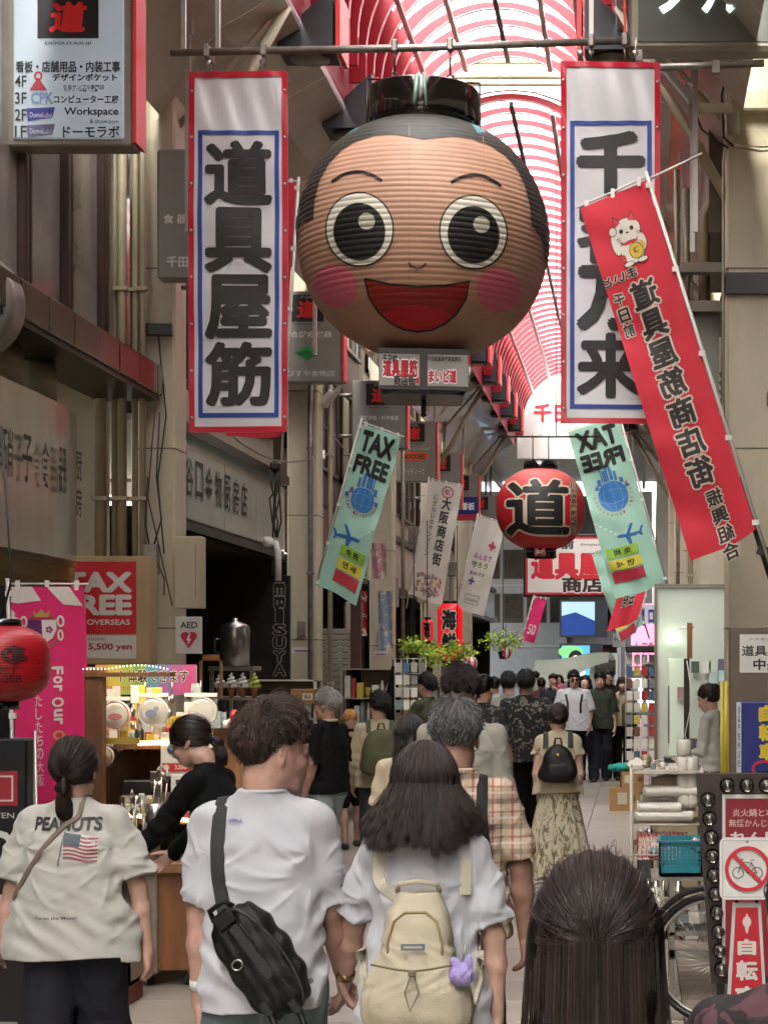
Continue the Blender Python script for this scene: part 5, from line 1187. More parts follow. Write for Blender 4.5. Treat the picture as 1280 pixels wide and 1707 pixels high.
def do_hair(r, style, hcol, hp, HR, s, lod, hs, seed, long_, info, dens=1):
    hm = HAIRM[hcol]; g = np.random.default_rng(seed + 50); hc = info['hc']; h = {0: .005, 1: .008, 2: .011}[lod]
    K = SDF(hc + np.array([-.2, -.22, -.25 - long_]) * s, hc + np.array([.2, .2, .19]) * s, h)
    top = .104 if style in ('short', 'crop', 'curly') else .098
    vol = {'short': .009, 'curly': .010, 'crop': .006, 'cap': .004}.get(style, .008) * hs
    # scalp cap, trimmed away from the face
    core = vol - (.003 if lod < 2 else 0)
    K.ell(hp(0, -.016, .032), np.array([.0785 + core, .0975 + core, .0955 + core]) * s, 0, HR.T)
    if style in ('short', 'curly'): K.ell(hp(0, .02, .075), np.array([.062 + vol, .07, .042 + vol]) * s, .03, HR.T)
    X, Y_, Z = np.meshgrid(*K.ax, indexing='ij', sparse=True)
    lx_ = ((X - hc[0]) * HR[0, 0] + (Y_ - hc[1]) * HR[1, 0] + (Z - hc[2]) * HR[2, 0]) / s; lyy = ((X - hc[0]) * HR[0, 1] + (Y_ - hc[1]) * HR[1, 1] + (Z - hc[2]) * HR[2, 1]) / s; lz_ = ((X - hc[0]) * HR[0, 2] + (Y_ - hc[1]) * HR[1, 2] + (Z - hc[2]) * HR[2, 2]) / s
    # keep above the hairline plane: rises towards the forehead
    nape = {'short': -.052, 'curly': -.05, 'crop': -.03, 'cap': -.04}.get(style, -.06)
    LN = ([-.11, -.055, -.034, -.014, .03, .06, .085], [nape, nape + .014, -.0, .030, .036, .052, .062]) if style in ('short', 'curly', 'crop', 'cap') else ([-.11, -.03, .015, .04, .075, .11], [nape, nape + .01, -.005, .035, .058, .064])
    line = np.interp(lyy, *LN)
    if style in ('short', 'curly', 'crop'): K.D = K.D + (.009 * s * np.clip((.035 - lz_) / .07, 0, 1)).astype(np.float32)
    K.D = np.maximum(K.D, ((line - lz_) * s).astype(np.float32))
    if style in ('bun', 'updo'):
        c = hp(0, -.10, .07) if style == 'bun' else hp(0, -.115, .0); K.ell(c, np.array([.042, .04, .038]) * s * (1 if style == 'bun' else .9), .01)
    if style == 'pony':
        K.chain([hp(0, -.1, -.03), hp(0, -.125, -.07), hp(0, -.115, -.13), hp(.01, -.1, -.17)], [.02 * s, .026 * s, .022 * s, .008 * s], .015)
    if style == 'pony_high':
        K.chain([hp(0, -.1, .04), hp(0, -.135, .0), hp(.0, -.13, -.08), hp(.02, -.1, -.16)], [.02 * s, .026 * s, .024 * s, .008 * s], .015)
    if style == 'half':
        for k in range(6):
            x = (-1 + k * .4) * .058
            K.chain([hp(x, -.045, .02), hp(x, -.06, -.1), tuple(hp(x, -.062, -.1) + np.array([0, 0, (-long_ + .05) * s]))], [.03 * s, .026 * s, .012 * s], .04)
    if style == 'long':
        wd = .088 if style == 'long' else .082
        zb = -.05 - long_
        for k in range(5):
            x = (-1 + k * .5) * .06
            K.chain([hp(x, -.05, .02), hp(x * 1.15, -.06, -.08), tuple(hp(x * 1.2, -.062, -.08) + np.array([x * .3 * s, -.005, (zb + .12) * s]))], [.036 * s, .034 * s, .014 * s] if lod < 2 else [.045 * s, .048 * s, .036 * s], .03)
        for sd in (-1, 1): K.chain([hp(sd * .075, -.0, .03), hp(sd * .085, -.01, -.06), tuple(hp(sd * .088, -.03, -.08) + np.array([sd * .01 * s, 0, (zb + .12) * s]))], [.018 * s, .02 * s, .01 * s], .025)
    if style == 'cap':
        K.ell(hp(0, -.005, .05), np.array([.088, .105, .082]) * s, 0, HR.T)
    f = 55 if style != 'curly' else 40
    K.disp(lambda X, Y_, Z: .0035 * s * (np.sin(95 * X / s + 5 * np.sin(14 * Z + 3)) + .6 * np.sin(160 * X / s + 40 * Y_ + 4 * np.sin(19 * Z))) + (.008 * s * hs * nz3(X, Y_, Z, f, seed) if style in ('short', 'curly') else .003 * nz3(X, Y_, Z, 30, seed)))
    if style == 'cap':
        o = K.mesh('cap', hm, r); b = MB(); b.sheet(lambda u, v: tuple(hp((-.07 + .14 * u) * (1 - .15 * v), .085 + .07 * v * (1 - (2 * u - 1) ** 2 * .5), .045 - .02 * v)), 8, 4); b.build('cap_peak', hm, r); return
    K.mesh('hair', hm, r)
    if lod == 2: return
    N = int({0: 14000, 1: 2200}[lod] * dens); rad = {0: .0006, 1: .0014}[lod] * s / dens ** .5
    if lod == 0 and style in ('short', 'curly'): N = int(N * .8); rad *= 1.25
    # strand roots on the cap, above the hairline
    def sph(dirs, lift=0., zz=None): return dirs * (np.array([.0785, .0975, .0955]) + vol + lift)[None, :] + np.array([0, -.016, .032])
    d = g.normal(size=(N * 3, 3)); d /= np.linalg.norm(d, axis=1)[:, None]; p = sph(d)
    ln = np.interp(p[:, 1], *LN); ok = p[:, 2] > ln + .004; d = d[ok][:N]; n = len(d); up_ = np.clip((p[ok][:N, 2] - ln[ok][:N]) / .08, 0, 1)[:, None, None]; fly = (g.random((n, 1, 1)) < .04)
    m = 9; t = np.linspace(0, 1, m)[None, :, None]
    if style in ('short', 'curly', 'crop'):
        crown = _n([.1, -.45, .9]); ax = d - crown * (d @ crown)[:, None]; ax /= np.maximum(1e-3, np.linalg.norm(ax, axis=1))[:, None]
        ln_ = (.25 if style == 'crop' else .55) * (1 + .5 * g.random((n, 1, 1))) * (.3 + .7 * up_); clu = np.floor(d * 7) @ np.array([1.7, 3.1, 5.3]); jit = (np.stack([np.sin(clu * 3.3), np.sin(clu * 7.1), np.sin(clu * 5.7)], 1)[:, None, :] * (.2 if style == 'curly' else .11) + g.normal(size=(n, 1, 3)) * .05) * (1 if style != 'crop' else .4)
        q = d[:, None, :] + (ax[:, None, :] + jit) * t * ln_ + (np.sin(t * 5 + g.uniform(0, 6, (n, 1, 1))) * .09 * np.roll(ax, 1, axis=1)[:, None, :] if style != 'crop' else 0)
        q = q / np.linalg.norm(q, axis=2)[:, :, None]; lift = (g.random((n, 1, 1)) * .012 * hs * (.3 + up_) * (.4 + .9 * np.abs(np.sin(clu * 2.9)))[:, None, None] + .002 + .012 * fly) * np.sin(np.pi * np.clip(t * .62, 0, 1)) * (.5 if style == 'crop' else 1)
        pos = q * ((np.array([.0785, .0975, .0955]) + vol + .002)[None, None, :] + lift) + np.array([0, -.016, .032]); 
        lowz = np.clip((.035 - pos[:, :, 2:3]) / .07, 0, 1); pos = pos - (pos - np.array([0, -.016, .0])) * .09 * lowz
        if style != 'crop': pos[:, :, 2] += np.clip(pos[:, :, 2] - .06, 0, 1) * .2 * hs
        pos = hc + (pos * s * 1.0) @ HR.T
    else:
        E_ = np.array([.0785, .0975, .0955]) + vol
        def tied(d, tie):
            n = len(d); tie = _n(tie); om = np.arccos(np.clip(d @ tie, -.999, .999))[:, None, None]; q = (np.sin((1 - t) * om) * d[:, None, :] + np.sin(t * om) * tie) / np.sin(om)
            cl = np.floor(np.arctan2(np.cross(d, tie)[:, 2], np.cross(d, tie)[:, 0]) * 14); fy = g.random((n, 1, 1)) < .025
            lift = .0015 + (.004 * (np.sin(cl * 7.7) * .5 + .5)[:, None, None] + .003 * g.random((n, 1, 1)) + .009 * fy * g.random((n, 1, 1))) * np.sin(np.pi * np.clip(t * 1.05, 0, 1))
            q = q + fy * g.normal(size=(n, 1, 3)) * .06 * np.sin(np.pi * t)
            return hc + ((q * (E_[None, None, :] + lift) + np.array([0, -.016, .032])) * s) @ HR.T
        def hang(d, spread, back=False):
            n = len(d); az_ = np.arctan2(d[:, 1], d[:, 0]); rim = np.stack([np.cos(az_), np.sin(az_), np.full(n, -.1)], 1)
            rim[:, 1] = np.minimum(rim[:, 1], -.12 if back else .2); rim /= np.linalg.norm(rim, axis=1)[:, None]
            q = d[:, None, :] * (1 - t) + rim[:, None, :] * t; q /= np.linalg.norm(q, axis=2)[:, :, None]; cl = np.round(az_ * 13 + .6 * d[:, 2]); fy = g.random((n, 1, 1)) < .04
            pos = q * (E_ + .002 + .004 * g.random((n, 1, 1)) + .0035 * (np.sin(cl * 5.1))[:, None, None] * t + .008 * fy * t) + np.array([0, -.016, .032]); pos = hc + (pos * s) @ HR.T
            tt = np.linspace(0, 1, 14)[None, 1:, None]; end = pos[:, -1:, :]; Ld = (long_ + .06) * s * (.86 + .08 * g.random((n, 1, 1)) + .09 * np.sin(cl * 12.9)[:, None, None])
            out = (end - hc) * np.array([1, 1, 0]); out /= np.maximum(.02, np.linalg.norm(out, axis=2)[:, :, None]); deep = g.random((n, 1, 1)) ** .5
            ph = (cl * 2.4)[:, None, None] + g.uniform(0, .8, (n, 1, 1)); wv = .0062 * hs ** 2 * np.sin(tt * 8 + ph) * tt ** 1.2
            tail = end + out * ((spread * deep - .02 * (1 - deep)) * s * np.sin(tt * 1.5) ** 1.3 + wv + .02 * fy * tt) + np.array([0, 0, -1]) * tt * Ld + np.roll(out, 1, axis=2) * wv * 1.4
            return np.concatenate([pos, tail], 1)
        if style == 'long': pos = hang(d, .034 * hs)
        elif style == 'half':
            up = d[:, 2] > -.02 - .25 * np.abs(d[:, 0]); hair_curves('hair_strand', tied(d[up], [0, -1, -.12]), rad, hs_mat(hcol), r)
            dl = d[(d[:, 1] < .12) & (d[:, 2] < .45)]; pos = hang(dl, .012 * hs, True)
            n2 = N // 5; a2 = g.uniform(0, 6.28, n2); r2 = np.sqrt(g.random(n2)); t2 = np.linspace(0, 1, pos.shape[1])[None, :]
            sp = .008 + .03 * np.sin(np.clip(t2 * 2.2, 0, 2.8)); xx = (r2 * np.cos(a2))[:, None] * sp; yy = -.117 - .014 * np.sin(t2 * 3) - .01 * t2 + (r2 * np.sin(a2))[:, None] * sp * .45; zz = np.broadcast_to(-.002 - t2 * (long_ + .03), xx.shape)
            p2 = hc + (np.stack([xx, yy, zz], 2) * s) @ HR.T; pos = np.concatenate([pos, p2], 0)
        else: pos = tied(d, [0, -1, {'pony': -.45, 'pony_high': .1, 'bun': .45, 'updo': -.15}[style]])
    hair_curves('hair_strand', pos, rad, hs_mat(hcol), r)
    if style in ('half', 'pony', 'pony_high'):
        n = N // 2; a = g.uniform(0, 6.28, n); rr = np.sqrt(g.random(n)); t = np.linspace(0, 1, 14)[None, :]
        if style != 'half':
            tie = (np.array([0, -.112, -.03]) if style == 'pony' else np.array([0, -.118, .04])); Ld = .15 if style == 'pony' else .2
            sp = .01 + .02 * np.sin(np.clip(t * 2.4, 0, 3.0)); xx = tie[0] + (rr * np.cos(a))[:, None] * sp + .004 * np.sin(t * 9 + a[:, None]); yy = tie[1] - .02 * np.sin(t * 2.5) + (rr * np.sin(a))[:, None] * sp + .03 * t ** 2; zz = tie[2] - t * Ld * (.8 + .3 * g.random((n, 1)))
            pos = hc + (np.stack([xx, yy, zz], 2) * s) @ HR.T
            hair_curves('hair_strand', pos, rad, hs_mat(hcol), r)
        b = MB(); c = hp(*{'half': (0, -.122, -.004), 'pony': (0, -.118, -.034), 'pony_high': (0, -.125, .04)}[style]); b.tube([tuple(c + HR @ np.array([.013 * math.cos(q), .004, .013 * math.sin(q)]) * s) for q in np.linspace(0, 6.28, 12)], .004 * s, 6, cap=False); b.build('hair_tie', HAIRM['black'], r)

def to_local(info, p):
    """world point -> person's local frame"""
    v = np.array(p, float) - info['loc']; return rotz(-info['face']) @ v
# ---------------- fabrics
def plaid():
    m = M('cloth_plaid', '#b9a48e', .85, var=.06, scale=6, bump=.15, bscale=220); n = m.node_tree.nodes; l = m.node_tree.links; b = n['Principled BSDF']
    tc = n.new('ShaderNodeTexCoord'); sp = n.new('ShaderNodeSeparateXYZ'); l.new(tc.outputs['Object'], sp.inputs[0]); src = b.inputs['Base Color'].links[0].from_socket
    def bands(axis, freq, off, width, col, fac):
        nonlocal src
        a = n.new('ShaderNodeMath'); a.operation = 'MULTIPLY_ADD'; a.inputs[1].default_value = freq; a.inputs[2].default_value = off; l.new(sp.outputs[axis], a.inputs[0])
        f = n.new('ShaderNodeMath'); f.operation = 'FRACT'; l.new(a.outputs[0], f.inputs[0]); c = n.new('ShaderNodeMath'); c.operation = 'LESS_THAN'; c.inputs[1].default_value = width; l.new(f.outputs[0], c.inputs[0])
        k = n.new('ShaderNodeMath'); k.operation = 'MULTIPLY'; k.inputs[1].default_value = fac; l.new(c.outputs[0], k.inputs[0])
        mx = n.new('ShaderNodeMix'); mx.data_type = 'RGBA'; mx.inputs['B'].default_value = (*hexc(col), 1); l.new(k.outputs[0], mx.inputs['Factor']); l.new(src, mx.inputs['A']); src = mx.outputs['Result']
    bands(2, 11, .2, .22, '#5c5650', .6); bands(2, 11, .55, .08, '#7a2a2c', .6); bands(0, 14, .1, .12, '#8a3434', .65); bands(0, 14, .5, .3, '#a5947c', .5); bands(0, 14, .65, .07, '#4c4844', .6); bands(2, 11, .8, .1, '#cfc4b4', .6)
    l.new(src, b.inputs['Base Color']); return m
def blotch(name, base, spot, scale, thr, stretch=(1, 1, 1)):
    m = M(name, base, .85, var=.08, scale=5, bump=.1, bscale=200); n = m.node_tree.nodes; l = m.node_tree.links; b = n['Principled BSDF']; src = b.inputs['Base Color'].links[0].from_socket
    tc = n.new('ShaderNodeTexCoord'); mp = n.new('ShaderNodeMapping'); mp.inputs['Scale'].default_value = stretch; v = n.new('ShaderNodeTexNoise'); v.inputs['Scale'].default_value = scale; v.inputs['Detail'].default_value = 3; v.inputs['Distortion'].default_value = 1.2
    l.new(tc.outputs['Object'], mp.inputs[0]); l.new(mp.outputs[0], v.inputs['Vector']); r = n.new('ShaderNodeMapRange'); r.inputs[1].default_value = thr; r.inputs[2].default_value = thr + .03; l.new(v.outputs[0], r.inputs[0])
    mx = n.new('ShaderNodeMix'); mx.data_type = 'RGBA'; mx.inputs['B'].default_value = (*hexc(spot), 1); l.new(r.outputs[0], mx.inputs['Factor']); l.new(src, mx.inputs['A']); l.new(mx.outputs['Result'], b.inputs['Base Color']); return m
tee = M('cloth_white_tee', '#adaeb3', .88, var=.03, scale=4, bump=.1, bscale=260, sheen=.2)
tee_c = M('cloth_cream_tee', '#acaaa2', .88, var=.03, scale=4, bump=.1, bscale=260, sheen=.2)
blk = M('cloth_black', '#0b0b0c', .9, spec=.2, var=.15, scale=5, bump=.15, bscale=200)
navy = M('cloth_navy', '#0e101c', .85, var=.2, scale=5, bump=.2, bscale=200)
jean = M('denim_blue', '#4c6280', .85, var=.22, scale=7, bump=.25, bscale=300)
jeang = M('denim_grey', '#5c6a6c', .85, var=.25, scale=6, bump=.25, bscale=300)
jeanl = M('denim_light', '#8c9ba2', .85, var=.18, scale=5, bump=.25, bscale=300)
crm = M('cloth_cream', '#a69a82', .85, var=.05, bump=.1, bscale=200); olive = M('cloth_olive', '#3d3f2b', .85, var=.1, bump=.2, bscale=120)
gryc = M('cloth_grey', '#8c897f', .85, var=.06, bump=.1, bscale=200); dgrn = M('cloth_dark_green', '#22291f', .85, var=.1); nyl = M('nylon_black', '#0a0a0b', .5, spec=.3, var=.1, bump=.25, bscale=300)
canv = M('canvas_cream', '#aea48e', .8, var=.06, scale=5, bump=.25, bscale=260); grnb = M('canvas_green', '#47492c', .8, var=.12, scale=5, bump=.2, bscale=200)
DN = lambda x=.14, y=.0: (x, y, -1)
from mathutils.bvhtree import BVHTree
def bvh(o):
    me = o.data; co = np.empty(len(me.vertices) * 3, np.float32); me.vertices.foreach_get('co', co); li = np.empty(len(me.loops), np.int32); me.loops.foreach_get('vertex_index', li)
    return BVHTree.FromPolygons(co.reshape(-1, 3).tolist(), li.reshape(-1, 4).tolist())
BV = {}
def getb(info):
    k = info['top'].name
    if k not in BV: BV[k] = bvh(info['top'])
    return BV[k]
def back_y(T_, x, z, off=.004, front=False):
    h = T_.ray_cast(Vector((x, -1.2 if not front else 1.2, z)), Vector((0, 1 if not front else -1, 0)))
    return (h[0].y - off * (1 if not front else -1)) if h[0] is not None else -.12
def strap_on(info, pts, w, mat, name='strap', off=.006, th=.004, front=False, n=26):
    """a webbing strap that follows the cloth between (x, z) points in the wearer's frame"""
    T_ = getb(info); pts = np.array(pts, float); k = np.linspace(0, len(pts) - 1, n); c = np.stack([np.interp(k, range(len(pts)), pts[:, i]) for i in (0, 1)], 1)
    t = np.gradient(c, axis=0); t /= np.linalg.norm(t, axis=1)[:, None]; nn = np.stack([-t[:, 1], t[:, 0]], 1); V = []
    for i in range(n):
        ys = [back_y(T_, c[i, 0] + nn[i, 0] * w * q, c[i, 1] + nn[i, 1] * w * q, off, front) for q in (-.5, 0, .5)]
        for q, y in zip((-.5, 0, .5), ys):
            yy = min(y, ys[1] + .004) if not front else max(y, ys[1] - .004); V.append((c[i, 0] + nn[i, 0] * w * q, yy - (th if not front else -th), c[i, 1] + nn[i, 1] * w * q))
        for q, y in zip((.5, 0, -.5), ys[::-1]): V.append((c[i, 0] + nn[i, 0] * w * q, y + .002, c[i, 1] + nn[i, 1] * w * q))
    Fs = [[i * 6 + j, i * 6 + (j + 1) % 6, (i + 1) * 6 + (j + 1) % 6, (i + 1) * 6 + j] for i in range(n - 1) for j in range(6)]
    return link(name, mesh(name, V, Fs, mat, smooth=False), info['r'])
NORMAL_TEST = []
def over_strap(info, pts, w, mat, name='shoulder_strap', off=.004, th=.005, front=.09):
    """strap from the chest over the shoulder, then down the back through (x, z) points"""
    T_ = getb(info); s_ = info['s']; x0, z1 = pts[0]; L = []
    for y in np.linspace(front, -.075, 12):
        h = T_.ray_cast(Vector((x0, y, 1.9)), Vector((0, 0, -1)))
        if h[0] is not None: L.append((np.array(h[0]), np.array(h[1]) * (1 if h[1].z > 0 else -1)))
    zt = L[-1][0][2]; P2 = [(x0, zt - .012)] + [p for p in pts if p[1] < zt - .03]; P2 = np.array(P2); k = np.linspace(0, len(P2) - 1, 22)
    for q in k:
        x, z = np.interp(q, range(len(P2)), P2[:, 0]), np.interp(q, range(len(P2)), P2[:, 1]); h = T_.ray_cast(Vector((x, -1.2, z)), Vector((0, 1, 0)))
        if h[0] is not None: L.append((np.array(h[0]), np.array(h[1]) * (1 if h[1].y < 0 else -1)))
    C_ = np.array([a for a, b in L]); N_ = np.array([b for a, b in L]); N_[:, 0] *= .4
    for _ in range(4): C_[1:-1] = (C_[:-2] + C_[1:-1] * 2 + C_[2:]) / 4; N_[1:-1] = (N_[:-2] + N_[1:-1] + N_[2:]) / 3
    N_ /= np.linalg.norm(N_, axis=1)[:, None]; t = np.gradient(C_, axis=0); t /= np.linalg.norm(t, axis=1)[:, None]; B_ = np.cross(t, N_); B_ /= np.linalg.norm(B_, axis=1)[:, None]
    n = len(C_); V = []
    for i in range(n):
        o = C_[i] + N_[i] * off; V += [o - B_[i] * w / 2, o + B_[i] * w / 2, o + B_[i] * w / 2 + N_[i] * th, o + N_[i] * th * 1.2, o - B_[i] * w / 2 + N_[i] * th]
    Fs = [[i * 5 + j, i * 5 + (j + 1) % 5, (i + 1) * 5 + (j + 1) % 5, (i + 1) * 5 + j] for i in range(n - 1) for j in range(5)]
    return link(name, mesh(name, V, Fs, mat), info['r'])
def print_on(info, items, x0, z0, name='shirt_print', off=.0035):
    T_ = getb(info)
    def f(u, v, h): return np.array([(x0 + a, back_y(T_, x0 + a, z0 + b, off + c), z0 + b) for a, b, c in zip(u, v, h)])
    return art(items, f, info['r'], name, cut=(.012, .012), base=.0, gap=.0006)
def bagthing(name, label, info, z=1.0, grp=None):
    t = thing(name, label, 'bag', tuple(info['loc'] + np.array([0, 0, z])), info['face'], group=grp); t['_z'] = z; del t['_z']; return t

# 1 ---- woman in printed cream T-shirt, far left front
p1 = person('woman with low ponytail in cream printed T-shirt, brown strap, far left', 125, 6.67, 1.575, 0, 0, 'pale', 'f', tee_c, sleeve=.235, hem=.83, loose=2.6, bottom=navy, hair='pony', hcol='reddish', armL=(DN(.3), DN(.25, -.02), (-1, .1, 0), .4), armR=(DN(.34), DN(.12, .1), (-1, .2, 0), .6), fold=.008, seed=11, headyaw=-6, hs=1., width=1.12)
I = T('PEANUTS', 0, .10, .245, .045, '#2a2c2c', .04)
I += STR([(-.0, .075), (-.018, -.05)], .004, '#4a4a4c', 1) + POLY([(0, .07), (.06, .062), (.12, .055), (.118, -.03), (.06, -.025), (-.006, -.01)], '#c0bcb4', 1)
for k in range(7): I += STR([(x, .062 - k * .0135 - x * .14 + .004 * math.sin(x * 60)) for x in np.linspace(.0, .118, 8)], .0065, '#8a4048', 2)
I += POLY([(0, .07), (.058, .062), (.056, .018), (-.002, .026)], '#3a4450', 3)
I += T("I'm on the Moon!", -.02, -.235, .15, .012, '#4a4a4c', .02)
print_on(p1, I, -.0, 1.17)
over_strap(p1, [(.045, 1.3), (.0, 1.27), (-.07, 1.19), (-.14, 1.09), (-.2, .99)], .017, M('strap_brown', '#6a5c50', .6))
# 2 ---- man of the couple
p2 = person('man in plain white T-shirt with brown wavy hair looking right, front centre left', 440, 5.36, 1.715, -2, 0, 'pink', 'm', tee, sleeve=.25, hem=.82, loose=1.1, bottom=jeang, hair='curly', hcol='brown', headyaw=-62, headtilt=.12, hs=1.1,
            armL=(DN(.12), DN(.03, .05), (-1, .3, 0), .5), armR=((.1, .3, -1), (.05, .6, -.9), (1, -.1, 0), .75), fold=.010, seed=22, open_=True, width=.9, hx=.03)
def on_back(info, x, z, off=0): T_ = getb(info); return back_y(T_, x, z, off)
# black sling bag, its strap over the left shoulder
bg_ = thing('sling_bag', 'black nylon sling bag slung across the back of the man in white', 'bag', tuple(p2['loc']), p2['face'])
K = SDF((-.2, -.36, .74), (.25, -.02, 1.2), .0055); cb = np.array([.035, on_back(p2, .03, 1.0) - .045, 1.0]); a_ = R(52); RB = np.array([[math.cos(a_), 0, -math.sin(a_)], [0, 1, 0], [math.sin(a_), 0, math.cos(a_)]]).T
ux = np.array([math.cos(R(-52)), 0, math.sin(R(-52))]); uz = np.array([-ux[2], 0, ux[0]])
X_, Y2, Z_ = np.meshgrid(*K.ax, indexing='ij', sparse=True)
lu = (X_ - cb[0]) * ux[0] + (Z_ - cb[2]) * ux[2]; lv = (X_ - cb[0]) * uz[0] + (Z_ - cb[2]) * uz[2]; ld = Y2 - cb[1]
q = ((np.abs(lu) / .175) ** 3.2 + (np.abs(lv + .008 * np.sin(9 * lu)) / (.098 - .1 * np.abs(lu) * .25)) ** 3.2 + (np.abs(ld) / .055) ** 2.6) ** (1 / 3.)
K.D = ((q - 1) * .055 + .0022 * np.sin(70 * lu + 20 * lv) * np.sin(50 * lv) + .0015 * np.sin(170 * lv + 15 * lu)).astype(np.float32)
bo = K.mesh('bag_body', nyl, bg_)
def bp(u, v, d=.06): return cb + ux * u + uz * v + np.array([0, -d, 0])
b = MB(); b.tube([bp(-.17 + .34 * t, .078 * math.sin(math.pi * (t * .9 + .05)) ** .4, .045) for t in np.linspace(0, 1, 24)], .0035, 5); b.tube([bp(-.12 + .26 * t, .03, .052) for t in np.linspace(0, 1, 10)], .002, 4); b.build('zip_seam', M('zip_grey', '#2a2a2c', .4), bg_)
b = MB(); Rbag = Matrix((( ux[0], 0, uz[0]), (0, 1, 0), (ux[2], 0, uz[2]))); b.box(tuple(bp(-.035, .01, .054)), (.18, .006, .028), rot=Rbag); b.build('webbing', M('web_black', '#232325', .7, bump=.4, bscale=400), bg_)
b = MB(); b.tube([bp(-.03 + .014 * math.cos(t), -.045 + .016 * math.sin(t), .062) for t in np.linspace(0, 6.28, 14)], .0028, 6, cap=False); b.build('ring', steel, bg_)
for (u, v) in ((.12, -.06), (.165, .01)):
    b = MB(); b.box(tuple(bp(u, v, .05)), (.05, .012, .026), rot=Rbag, bev=.004); b.build('buckle', blackp, bg_)
    b = MB(); e0 = bp(u + .02, v, .05); b.tube([e0, e0 + np.array([.02, -.01, -.045]), e0 + np.array([.035, 0, -.085])], [.011, .010, .009], 5); b.build('strap_tail', nyl, bg_)
b = MB(); b.tube([bp(-.17, -.03, .03), bp(-.2, -.02, .04), bp(-.2, .03, .04), bp(-.17, .04, .03)], .009, 8); b.box(tuple(bp(-.155, .0, .045)), (.05, .02, .06), rot=Rbag, bev=.006); b.build('grab_handle', nyl, bg_)
tmp = dict(p2); tmp['r'] = bg_; over_strap(tmp, [(-.115, 1.4), (-.115, 1.33), (-.105, 1.22), (-.08, 1.12)], .042, M('web_black', '#1'))
wt = MB(); A = p2['arms'][-1]; w0, dd = A[2], A[3]; wt.tube([w0 - dd * .055, w0 - dd * .025], .034, 18); wo = wt.build('wrist_watch', M('watch_white', '#c4c8c4', .3), None, tuple(p2['loc']), (0, 0, p2['face'])); tag(wo, 'white banded watch on the left wrist of the man in white', 'watch')
art(T('LIFEFUL', 0, 0, .045, .008, '#4a5a9a', .03), lambda u, v, h: np.array([(a - .06, on_back(p2, a - .06, b_ + 1.395, .004 + c), b_ + 1.395) for a, b_, c in zip(u, v, h)]), p2['r'], 'shirt_print')
# 3 ---- woman of the couple, backpack
p3 = person('woman with dark wavy shoulder length hair in white shirt, hand in hand', 708, 5.36, 1.605, 0, 0, 'pale', 'f', tee, sleeve=.235, hem=.80, loose=1.1, bottom=jean, hair='long', hcol='dbrown', long_=.125, hs=2.1, dens=1.6, armL=((.38, .42, -1), (.25, .62, -1), (1, -.1, 0), .7), armR=(DN(.27), DN(.02, .1), (-1, .1, 0), .6), fold=.008, seed=33, width=1.0, collar=tee)
bk = thing('backpack', 'cream canvas drawstring backpack on the woman in the white shirt', 'bag', tuple(p3['loc']), p3['face'])
K = SDF((-.24, -.42, .72), (.24, -.02, 1.24), .0058); yb = on_back(p3, 0, 1.0)
def pk(rows, yc, dep):
    zz = K.ax[2]; rows = np.array(sorted(rows)); a = np.interp(zz, rows[:, 0], rows[:, 1]); d = np.interp(zz, rows[:, 0], rows[:, 2]); ker = 6; kk = np.ones(13) / 13
    a = np.convolve(np.pad(a, 6, mode='edge'), kk, 'valid')[None, None]; d = np.convolve(np.pad(d, 6, mode='edge'), kk, 'valid')[None, None]
    X_, Y2, Z_ = np.meshgrid(*K.ax, indexing='ij', sparse=True); q = ((np.abs(X_) / a) ** 2.8 + (np.abs(Y2 - (yb - d * .75)) / d) ** 2.4) ** (1 / 2.6)
    g_ = (.005 * np.abs(np.sin(48 * X_ + 4 * np.sin(30 * Z_)))) * np.clip(1 - np.abs(Z_ - .99) / .13, 0, 1) + .003 * nz3(X_, Y2, Z_, 30, 3)
    return np.maximum((q - 1) * np.minimum(a, d), np.maximum(rows[0, 0] - Z_, Z_ - rows[-1, 0])) + g_
K.D = pk([(.795, .135, .075), (.83, .165, .092), (.93, .158, .098), (1.0, .118, .085), (1.02, .108, .08), (1.1, .098, .07), (1.17, .078, .055), (1.195, .05, .03)], 0, 0).astype(np.float32)
K.mesh('bag_body', canv, bk)
b = MB(); yy = lambda z: yb - {1.15: .115, 1.12: .128, 1.0: .158}.get(z, .14)
ov = MB(); ov.tube([(-.075, yb - .115, .99), (-.078, yb - .122, 1.06), (-.062, yb - .112, 1.12), (-.03, yb - .105, 1.145), (.03, yb - .105, 1.145), (.062, yb - .112, 1.12), (.078, yb - .122, 1.06), (.075, yb - .115, .99)], .004, 6); ov.build('pocket_seam', M('seam_tan', '#8d7a58', .8), bk)
b = MB(); b.tube([(-.06, yb - .03, 1.195), (-.055, yb - .05, 1.22), (0, yb - .055, 1.228), (.055, yb - .05, 1.22), (.06, yb - .03, 1.195)], .008, 8); b.build('grab_handle', canv, bk)
b = MB(); b.tube([(-.12, yb - .155, 1.005), (-.05, yb - .175, .995), (.0, yb - .18, .99), (.05, yb - .175, .995), (.12, yb - .155, 1.005)], .0035, 6); b.tube([(0, yb - .182, .99), (-.02, yb - .19, .93), (-.005, yb - .19, .88), (.02, yb - .19, .93), (.005, yb - .182, .985)], .0022, 5); b.box((0, yb - .188, .985), (.02, .016, .018), bev=.004); b.build('drawstring', M('cord_tan', '#6b5f48', .8), bk)
art(RECT(-.026, -.003, .026, .003, '#a8a294', 1) + RECT(-.034, -.009, .034, .009, '#5a6470', 0), lambda u, v, h: np.stack([u, yb - .158 - h + 0 * u, v + 1.055], 1), bk, 'label_patch')
tmp = dict(p3); tmp['r'] = bk
canvs = M('canvas_strap', '#b8b29e', .8, bump=.3, bscale=300)
for sd in (-1, 1): over_strap(tmp, [(sd * .125, 1.3), (sd * .115, 1.28), (sd * .085, 1.22), (sd * .05, 1.165)], .036, canvs)
